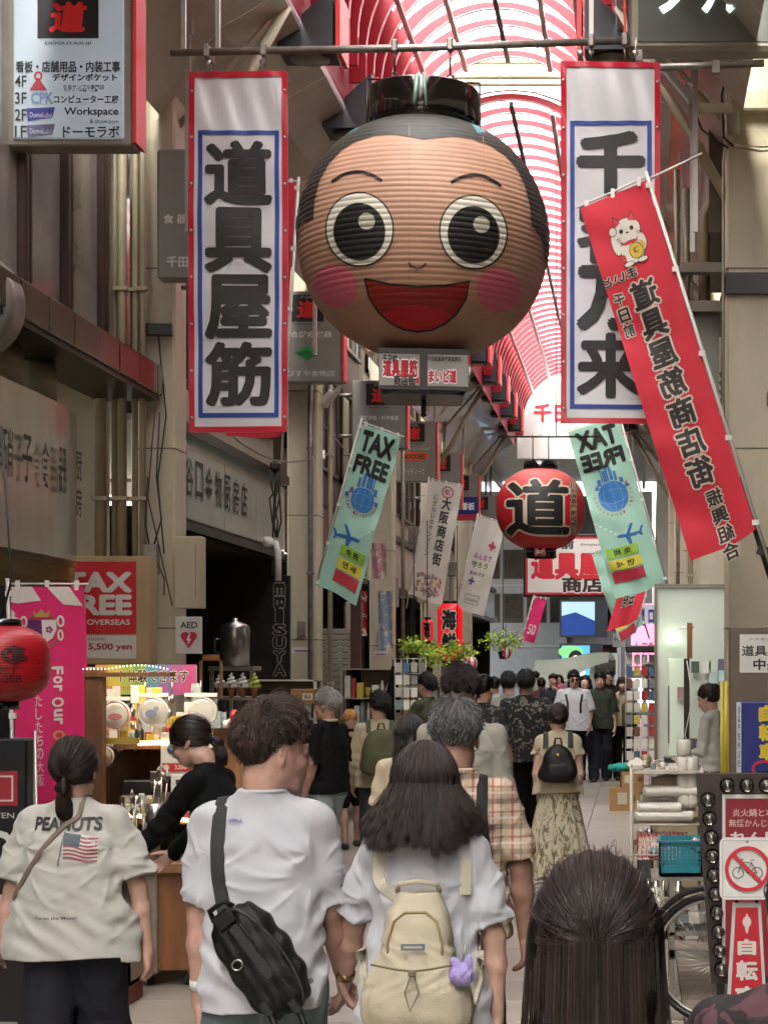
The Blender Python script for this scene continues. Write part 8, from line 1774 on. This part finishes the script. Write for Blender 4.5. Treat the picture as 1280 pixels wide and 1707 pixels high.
for k in range(9):
    b = MB(); b.box((0, 0, .05), (.07 + .02 * (k % 3), .1, .08), rz=k, bev=.02); o = b.build('boxed_goods', M('goods2_%d' % (k % 4), '#b'), None, (fx(1105, s) + .045 * k, F / s + .12 + .05 * (k % 2), .375)); tag(o, 'small pale box on the trolley shelf under the basket', 'packaged goods', 'boxes on the trolley')
K = SDF((-.08, -.08, 0), (.08, .08, .2), .007); K.ell((0, 0, .08), (.055, .05, .075), 0); K.ell((0, 0, .15), (.03, .03, .03), .03); K.disp(lambda X, Y_, Z: .006 * nz3(X, Y_, Z, 60, 3)); o = K.mesh('plastic_bag', mpk); o.location = (fx(1092, s), F / s - .05, fz(1530, s)); tag(o, 'small white plastic bag hanging at the trolley by the wheel', 'bag')
# bicycle seen past the sign boards
s = 323.; bc = thing('bicycle', 'black city bicycle parked behind the bulb frame, front wheel showing', 'bicycle', (fx(1192, s), F / s, 0), R(-14))
Rw = .335
def wheel(cx):
    t = MB(); t.tube([(cx + Rw * math.cos(a), 0, Rw + Rw * .97 * math.sin(a)) for a in np.linspace(0, 2 * math.pi, 49)], .019, 8, cap=False); wo = t.build('wheel', blackp, bc)
    t = MB(); t.tube([(cx + (Rw - .03) * math.cos(a), 0, Rw + (Rw - .03) * math.sin(a)) for a in np.linspace(0, 2 * math.pi, 49)], .009, 6, cap=False); t.build('rim', alu, wo)
    t = MB()
    for k in range(32): a = 2 * math.pi * k / 32; t.tube([(cx + .02 * math.cos(a + 1.2), .02 * (-1) ** k, Rw + .02 * math.sin(a + 1.2)), (cx + (Rw - .035) * math.cos(a), 0, Rw + (Rw - .035) * math.sin(a))], .0014, 4)
    tag(t.build('spokes', steel, wo), kind='stuff'); t = MB(); t.lathe([(.022, -.04), (.022, .04)], (cx, 0, Rw), 12, ax='y'); t.build('hub', steel, wo)
    t = MB(); t.tube([(cx + (Rw + .035) * math.cos(a), 0, Rw + (Rw + .035) * math.sin(a)) for a in np.linspace(.2, 2.6, 20)], .016, 6); t.build('mudguard', blackp, bc)
wheel(0); wheel(1.06)
b = MB(); b.tube([(0, .05, Rw), (.16, .03, .78), (.2, 0, .95)], .014, 8); b.tube([(.18, 0, .82), (.48, 0, .30), (1.06, 0, Rw)], .018, 8); b.tube([(.2, 0, .86), (.55, 0, .42)], .016, 8); b.tube([(.48, 0, .3), (.66, 0, .85)], .017, 8); b.tube([(.63, 0, .72), (1.06, 0, Rw)], .011, 6); b.build('frame', M('bike_frame', '#26262a', .3, .4), bc)
b = MB(); b.tube([(.28, -.27, 1.02), (.22, -.12, 1.06), (.21, 0, 1.02), (.22, .12, 1.06), (.28, .27, 1.02)], .012, 8); b.build('handlebar', steel, bc); K = SDF((.5, -.12, .82), (.86, .12, .98), .008); K.ell((.74, 0, .9), (.09, .08, .03), 0); K.cap((.6, 0, .9), (.7, 0, .9), .02, .04, .03); K.mesh('saddle', blackp, bc)
b = MB(); b.lathe([(.09, -.01), (.09, .01)], (.48, .04, .3), 20, ax='y'); b.tube([(.48, .06, .3), (.40, .06, .16), (.40, .14, .16)], .01, 6); b.tube([(.48, -.06, .3), (.56, -.06, .44), (.56, -.14, .44)], .01, 6); b.build('crank', steel, bc)
b = MB(); b.box((.0, .0, .72), (.04, .03, .05), bev=.01); b.build('reflector', redp, bc)
# bulb framed board
s = 430.; bb = thing('bulb_frame_board', 'dark brown board framed with round glass bulbs around a red notice', 'sign', (fx(1160, s), F / s, 0), R(0)); w = .62; z0, z1 = fz(1640, s), fz(1290, s); rt = 25 / s
b = MB(); b.add([(x, y, z) for y in (0, .08) for (x, z) in ((rt * 1., z0), (w, z0), (w, z1), (0, z1))], [[0, 1, 2, 3], [7, 6, 5, 4], [0, 4, 5, 1], [1, 5, 6, 2], [2, 6, 7, 3], [3, 7, 4, 0]]); b.build('backing_board', M('board_brown', '#2e211d', .45, var=.15), bb)
gl = M('bulb_glass', '#8f877a', .06, var=.1, spec=1, coat=.6, trans=.85)
pts = [(rt * .0 + .045 + rt * (k / 10.), z1 - .1 - k * .073) for k in range(10)] + [(.12 + .075 * k, z1 - .045) for k in range(7)]
for (x, z) in pts:
    b = MB(); b.lathe([(.03, 0), (.03, -.008), (.024, -.01)], (x, 0, z), 14, ax='y'); so_ = b.build('bulb', M('socket_dark', '#4a3a32', .5), bb); b = MB(); b.lathe([(.022, .0), (.025, .012), (.02, .026), (.01, .034), (.0, .036)], (x, -.005, z), 14, ax='y'); b.build('glass_globe', gl, so_)
its = RECT(.1, z0 + .03, w, z1 - .08, '#c4c0bc') + RECT(.112, z0 + .03, w, z1 - .095, '#7e1420', 1) + T('炎火鍋と本気の', .25, z1 - .15, .22, .03, '#c8a8a0', .01) + T('無煙かんじスクール', .26, z1 - .19, .27, .03, '#c8a8a0', .01) + T('れん厨房', .26, z1 - .245, .26, .045, '#d0c4bc', .03)
art([(V, Fs, c, l + (1 if c != '#c4c0bc' and c != '#7e1420' else 0)) for V, Fs, c, l in its], flat(0, -.003, 0), bb, 'notice_print')
b = MB(); b.b2(.08, .11, .02, .05, 0, z0); b.b2(w - .06, w - .03, .02, .05, 0, z0); b.build('leg', darkmetal, bb)
# no bicycles sign on a red cone board
s = 560.; r = thing('no_bicycle_sign', 'white no bicycles sign with red ring clipped on a red cone board', 'sign', (fx(1245, s), F / s, fz(1448, s))); w2, h2 = .165, .185
b = MB(); c8 = []
for (cx, cz, a0) in ((w2 / 2, h2 / 2, 0), (-w2 / 2, h2 / 2, 90), (-w2 / 2, -h2 / 2, 180), (w2 / 2, -h2 / 2, 270)):
    for j in range(5): a = R(a0 + 22.5 * j); c8.append((cx - math.copysign(.02, cx) + .02 * math.cos(a), cz - math.copysign(.02, cz) + .02 * math.sin(a)))
b.prism(c8, 0, .008); b.build('plate', M('sgn_white', '#c'), r)
bkx = '#3a3c40'; its = RING(0, 0, .062, .062, .011, '#b8202e', 3) + STR([(-.042, .042), (.042, -.042)], .011, '#b8202e', 3) + FRAME(-w2 / 2 + .008, -h2 / 2 + .008, w2 / 2 - .008, h2 / 2 - .008, .0015, '#8a8a88', 1)
its += RING(-.028, -.012, .016, .016, .003, bkx, 1) + RING(.028, -.012, .016, .016, .003, bkx, 1)
for p in ([(-.028, -.012), (-.016, .02), (.012, .018), (.028, -.012)], [(-.016, .02), (.0, -.012), (.012, .018)], [(-.02, .028), (-.012, .028)], [(.008, .026), (.02, .026)], [(.0, -.012), (.028, -.012)]): its += STR(p, .003, bkx, 1)
art(its, flat(0, -.001, 0), r, 'pictogram'); b = MB(); b.lathe([(.004, 0), (.004, -.004)], (0, -.001, h2 / 2 - .012), 8, ax='y'); b.build('screw', steel, r)
r = thing('cone_board', 'red tapered cone board with white 自転車 lettering under the sign', 'sign', (fx(1245, s), F / s + .03, 0)); zt2 = fz(1508, s)
b = MB(); b.prism([(-.1, .12), (.1, .12), (.042, zt2), (-.042, zt2)], .0, .02, m=0); b.build('cone_face', M('cone_white', '#b9bdb8', .4), r); b = MB(); b.tube([(-.03, .01, zt2), (-.03, .01, zt2 + .03), (.03, .01, zt2 + .03), (.03, .01, zt2)], .006, 6); b.b2(-.14, .14, -.1, .14, .0, .03); b.b2(-.1, .1, -.04, .06, .03, .12); b.build('base', blackp, r)
q = lambda t: .1 - (.058) * t - .009
its = POLY([(-q(.05), .16), (q(.05), .16), (q(1), zt2 - .012), (-q(1), zt2 - .012)], '#b01c2a') + ELL(0, zt2 - .055, .013, .016, '#c9c0b8', 1) + ELL(0, zt2 - .06, .006, .03, '#c9c0b8', 1) + T('自', 0, zt2 - .13, .055, .05, '#c9c0b8', .04) + T('転', 0, zt2 - .2, .065, .06, '#c9c0b8', .04) + T('車', 0, zt2 - .28, .075, .065, '#c9c0b8', .04)
art(its, flat(0, -.001, 0), r, 'lettering')
# street guide box with blue bicycle notice
s = 228.; r = board('guide_sign', 'brown framed white sign reading 道具屋筋 中央 beside the right pillar', 'sign', (fx(1216, s), F / s, fz(1290, s)), .62, (1290 - 1045) / s, .2, M('guide_brown', '#5e5245', .5, var=.1), RECT(.07, .74, .6, 1.02, '#c6c4be') + T('中央案内板', .24, .985, .2, .02, '#8a8884', .005) + T('道具屋筋', .27, .90, .37, .08, '#2a2826', .02) + T('中央', .27, .80, .2, .08, '#2a2826', .03), pname='lettering')
board('blue_notice', 'dark blue board with yellow 自転車 letters and white side strip', 'sign', (fx(1226, s), F / s - .05, fz(1287, s)), .6, (1287 - 1170) / s, .03, M('board_blue', '#16246c', .45), RECT(0, 0, .035, .51, '#b9bcc0') + T('自転車', .28, .3, .14, .42, '#c4ac28', .05, '#4a5a2c', .0, vert=True)[0:0] + T('自転車', .22, .29, .115, .42, '#c4ac28', .055, vert=True) + RING(.2, -.0 + .03, .08, .05, .02, '#a8203c', 2) + T('道具屋筋商店街', .018, .26, .02, .45, '#4a4c50', .01, vert=True), pname='lettering')
b = MB(); b.b2(0, .6, .05, .15, 0, fz(1290, s)); o = b.build('sign_base', M('guide_brown', '#5'), r); o.location = (0, 0, -fz(1290, s))
for k in range(3):
    b = MB(); b.tube([(0, 0, 0), (.008 * k, 0, 1.05)], .016, 8); o = b.build('yellow_tube', M('tube_yellow', '#b0a23c', .4, var=.15), None, (fx(1203 + 5 * k, 215), F / 215, fz(1275, 215) - .4)); tag(o, ['leftmost', 'middle', 'rightmost'][k] + ' yellow bamboo-like tube standing beside the guide sign', 'tube', 'yellow tubes by the guide sign')
# ground-standing stem for the tubes
r = thing('tube_bin', 'dark bin holding the yellow tubes beside the guide sign', 'bin', (fx(1208, 215), F / 215, 0)); b = MB(); b.lathe([(.07, 0), (.09, .72), (.085, .72), (.065, .02)], n=16); b.build('bin_body', blackp, r)
# ================= small details
g5 = random.Random(31)
def cable(label, pts, r_=.008, mat=None, sag=.0):
    P_ = [Vector(p) for p in pts]; out = []
    for a, c in zip(P_[:-1], P_[1:]):
        for t in np.linspace(0, 1, 8, endpoint=False): q = a.lerp(c, t); q.z -= sag * 4 * t * (1 - t); out.append(tuple(q))
    out.append(tuple(P_[-1])); b = MB(); b.tube(out, r_, 5); return tag(b.build('cable', mat or blackp), label, 'cable')
cable('thin black cable sagging between the first and second left pillars', [(-4.38, 17.3, 4.6), (-4.36, 24.5, 4.7)], .01, sag=.35)
cable('grey cable along the second left pillar to the third', [(-4.33, 24.9, 5.2), (-4.33, 32.1, 5.25)], .01, galv, sag=.2)
cable('thin black wire hanging down the face of the first left pillar', [(-4.5, 16.95, 5.0), (-4.42, 16.94, 4.2), (-4.5, 16.94, 3.6), (-4.44, 16.94, 2.9)], .007)
cable('thin wire from the ledge end down to the stall', [(-4.4, 16.5, 4.3), (-4.5, 16.6, 3.4), (-4.3, 16.7, 2.4)], .006)
for k, (Y, z) in enumerate(((25.4, 3.2), (27.8, 2.6), (33.2, 3.2), (35.5, 4.4), (38, 3.4), (41, 3.0), (44, 4.2))):
    r = thing('wall_box', 'small grey utility box %s along the left shopfronts past the second pillar' % ORD[k], 'box', (-4.36 if k % 2 else -4.5, Y, z), group='utility boxes on the left'); b = MB(); b.box((0, 0, 0), (.22, .3, .35 + .1 * (k % 3)), bev=.015); b.build('box_body', [galv, cream2, grey_sign][k % 3], r); b = MB(); b.tube([(0, .05, -.2), (0, .08, -.7), (.0, .0, -1.2)], .014, 5); b.build('conduit', galv, r)
# drain pipes on the far left pillars
for k, (x, Y) in enumerate(((-4.28, 25.2), (-4.26, 32.9), (-4.3, 40.4), (-4.42, 24.45), (1.0 - .25, 25.0), (.75, 32.6))):
    b = MB(); b.tube([(0, 0, .4), (0, 0, 7.9)], .035, 8)
    for z in (1.6, 3.1, 4.8, 6.4): b.box((0, 0, z), (.1, .09, .04))
    tag(b.build('drain_pipe', [pc, galv][k % 2], None, (x, Y, 0)), '%s drain pipe with brackets, pillar row, %s from the entrance' % (['cream', 'grey'][k % 2], ORD[k]), 'pipe', 'drain pipes on the pillars')
# white fat pipe end and bundle of old cords beside the second pillar
s = 128.; r = thing('vent_pipe', 'white pipe stub with grey elbow at the corner of the dark opening', 'pipe', (fx(452, s), F / s - .2, fz(905, s))); b = MB(); b.tube([(-.9, .0, .03), (.0, 0, .0), (.1, 0, -.02), (.13, 0, -.12), (.13, 0, -.5)], .045, 10); b.lathe([(.07, -.05), (.07, .05)], (0, 0, 0), 14, ax='x'); b.build('pipe', white, r)
r = thing('cord_bundle', 'tangled dark cords hanging beside the second left pillar', 'cable', (fx(466, s), F / s - .25, fz(860, s))); b = MB()
for k in range(7):
    g6 = random.Random(k); b.tube([(g6.uniform(-.05, .05), 0, .6), (g6.uniform(-.07, .07), -.03, .4), (g6.uniform(-.09, .09), 0, .2), (g6.uniform(-.05, .08), -.02, -.1), (g6.uniform(-.04, .04), 0, -.3)], .012, 5)
b.box((0, 0, .62), (.14, .12, .12), bev=.03); b.build('cord', M('cord_dark', '#33261f', .6), r)
# posters on the maroon shop front and hanging noren
for k in range(5):
    b = MB(); b.b2(0, .02, -.22, .22, -.3, .3, bev=.005); c = ['#b8b0a4', '#a83a40', '#c9b46a', '#8aa09a', '#d0ccc4'][k]; tag(b.build('wall_poster', M('poster_' + c.strip('#'), c, .5), None, (-4.83, 26.0 + 1.1 * k, 2.0)), '%s poster on the left shopfront past the second pillar' % ['beige', 'red', 'yellow', 'grey green', 'white'][k], 'poster')
# right: extra stock around the wire rack
s = 250.
for k in range(5):
    r = thing('stock_crate', '%s crate of goods on the ground under the right racks' % ['cream', 'grey', 'brown', 'white', 'dark'][k], 'crate', (fx([1060, 1092, 1126, 1150, 1075][k], s if k < 4 else 210), F / (s if k < 4 else 210) + .1, 0)); b = MB(); w_ = .13; hh = [.22, .28, .2, .26, .5][k]
    for (x0, x1, y0, y1) in ((-w_ / 2, w_ / 2, 0, .01), (-w_ / 2, w_ / 2, .3, .31), (-w_ / 2, -w_ / 2 + .01, 0, .3), (w_ / 2 - .01, w_ / 2, 0, .3)): b.b2(x0, x1, y0, y1, 0, hh)
    b.b2(-w_ / 2, w_ / 2, 0, .3, 0, .01); b.build('crate_body', M('crate_%d' % k, ['#a89c84', '#7c7a76', '#7a5638', '#b9b6ae', '#3c3a38'][k], .5, var=.12), r)
    for j in range(4):
        b = MB(); b.lathe([(0, 0), (.028, 0), (.034, .05), (.03, .07), (.012, .09)], (-.035 + .07 * (j % 2), .08 + .1 * (j // 2), hh - .05), 10); b.build('packed_item', [mpk, steel][j % 2], r)
for k in range(26):
    b = MB(); w_ = g5.uniform(.03, .07); t_ = k % 3
    if t_ == 0: b.box((0, 0, w_ / 2), (w_ * 1.5, w_, w_), g5.random() * 3, bev=.005)
    elif t_ == 1: b.lathe([(0, 0), (w_ * .5, 0), (w_ * .6, w_), (w_ * .3, w_ * 1.3), (0, w_ * 1.3)], n=12)
    else: b.sheet(lambda u, v: (w_ * 2 * (u - .5), w_ * 1.6 * (v - .5), w_ * (.3 + .7 * math.sin(3.1 * u) * math.sin(3.1 * v)) + .012 * math.sin(14 * u + 9 * v + k)), 6, 6)
    c = g5.choice(['#b9b4a6', '#c9c8c0', '#a8323a', '#7a8a8c', '#8a7a5c']); zz = fz(1285, s) + .0 if k < 13 else fz(1425, s)
    o = b.build('wrapped_ware', M('goods_' + c.strip('#'), c, .4) if t_ else mpk, None, (fx(1050, s) + g5.uniform(0, .45), F / s + g5.uniform(.05, .5), zz + .002)); tag(o, '%s wrapped ware on the %s of the white wire rack' % ({'#b9b4a6': 'beige', '#c9c8c0': 'white', '#a8323a': 'red', '#7a8a8c': 'grey blue', '#8a7a5c': 'brown'}[c], 'top' if k < 13 else 'middle tray'), 'packaged goods', 'wrapped ware on the wire rack')
b = MB(); b.b2(0, .47, 0, .55, fz(1285, s) - .02, fz(1285, s)); o = b.build('top_tray', M('rack_white', '#b'), rk)
# hanging strips of utensils at the right shop edge
for k in range(14):
    b = MB(); L_ = g5.uniform(.3, .7); b.box((0, 0, -L_ / 2), (.05, .02, L_), bev=.005); c = g5.choice(['#b9b4a6', '#c9c0ae', '#8a8a84', '#a89878']); tag(b.build('hanging_strip', M('goods_' + c.strip('#'), c, .4), None, (fx(1072 + 3 * k * .6, 112) , F / 112 + .4 + .04 * k, 1.9)), 'vertical strip of small tools hanging at the far right shop edge, %s' % (ORD + ['thirteenth', 'fourteenth'])[k], 'packaged goods', 'tool strips hanging at the far right')
# goods stack behind the couple, low table with cloth
tb = thing('display_table', 'long low table with baskets along the left shops in the middle distance', 'table', (-4.1, 20.6, 0)); b = MB(); b.b2(0, .8, 0, 2.6, .72, .76, bev=.005); b.build('table_top', wood, tb)
for (x, y) in ((.05, .05), (.75, .05), (.05, 2.55), (.75, 2.55)): b = MB(); b.b2(x - .02, x + .02, y - .02, y + .02, 0, .72); b.build('leg', darkmetal, tb)
for k in range(28):
    b = MB(); w_ = g5.uniform(.06, .16); (b.box((0, 0, w_ * .4), (w_ * 1.3, w_, w_ * .8), g5.random() * 3, bev=.006) if k % 2 else b.lathe([(0, 0), (w_ * .4, 0), (w_ * .75, w_ * .6), (w_ * .7, w_ * .6), (0, .02)], n=14)); c = g5.choice(GC); tag(b.build('table_ware', M('goods_' + c.strip('#'), c, .4), None, (-4.0 + .6 * g5.random(), 20.7 + 2.4 * g5.random(), .762)), '%s %s on the low table along the left shops' % (CN.get(c), 'box' if k % 2 else 'bowl'), 'tableware', 'wares on the low table')

# dense small stock on the wooden stall shelves
PK = {'#c9c4b8': 'cream', '#b89c34': 'yellow', '#a83238': 'red', '#8a9a9c': 'grey blue', '#d2cec4': 'white', '#6a4a34': 'brown', '#2e3436': 'black'}
for (zz, pa, pb, dy, nm) in ((1245, 174, 256, .42, 'upper shelf'), (1368, 196, 320, .2, 'middle shelf'), (1225, 172, 330, 1.05, 'back ledge'), (1438, 176, 322, .62, 'counter back row')):
    for row in range(2):
        px = pa + 3 * row
        while px < pb:
            wd = g5.uniform(.028, .06); hh = g5.uniform(.05, .12); c = g5.choice(list(PK)); b = MB(); t_ = g5.random()
            if t_ < .6: b.box((0, 0, hh / 2), (wd, .03, hh), rz=g5.uniform(-.25, .25), bev=.003)
            elif t_ < .8: b.lathe([(0, 0), (wd * .5, 0), (wd * .5, hh * .8), (wd * .25, hh), (0, hh)], n=10)
            else: b.box((0, 0, hh / 2), (wd * 1.1, .004, hh * .8), rot=Matrix.Rotation(R(-12), 3, 'X'))
            tag(b.build('small_packet', M('pack_' + c.strip('#'), c, .35, var=.3, scale=45), None, (fx(px, ss), YS + dy + .09 * row, z_(zz) + .002)), '%s %s on the %s of the wooden stall' % (PK[c], 'packet' if t_ < .6 else 'tube' if t_ < .8 else 'price card', nm), 'packaged goods', 'small stock on the stall ' + nm)
            px += wd * ss + 2
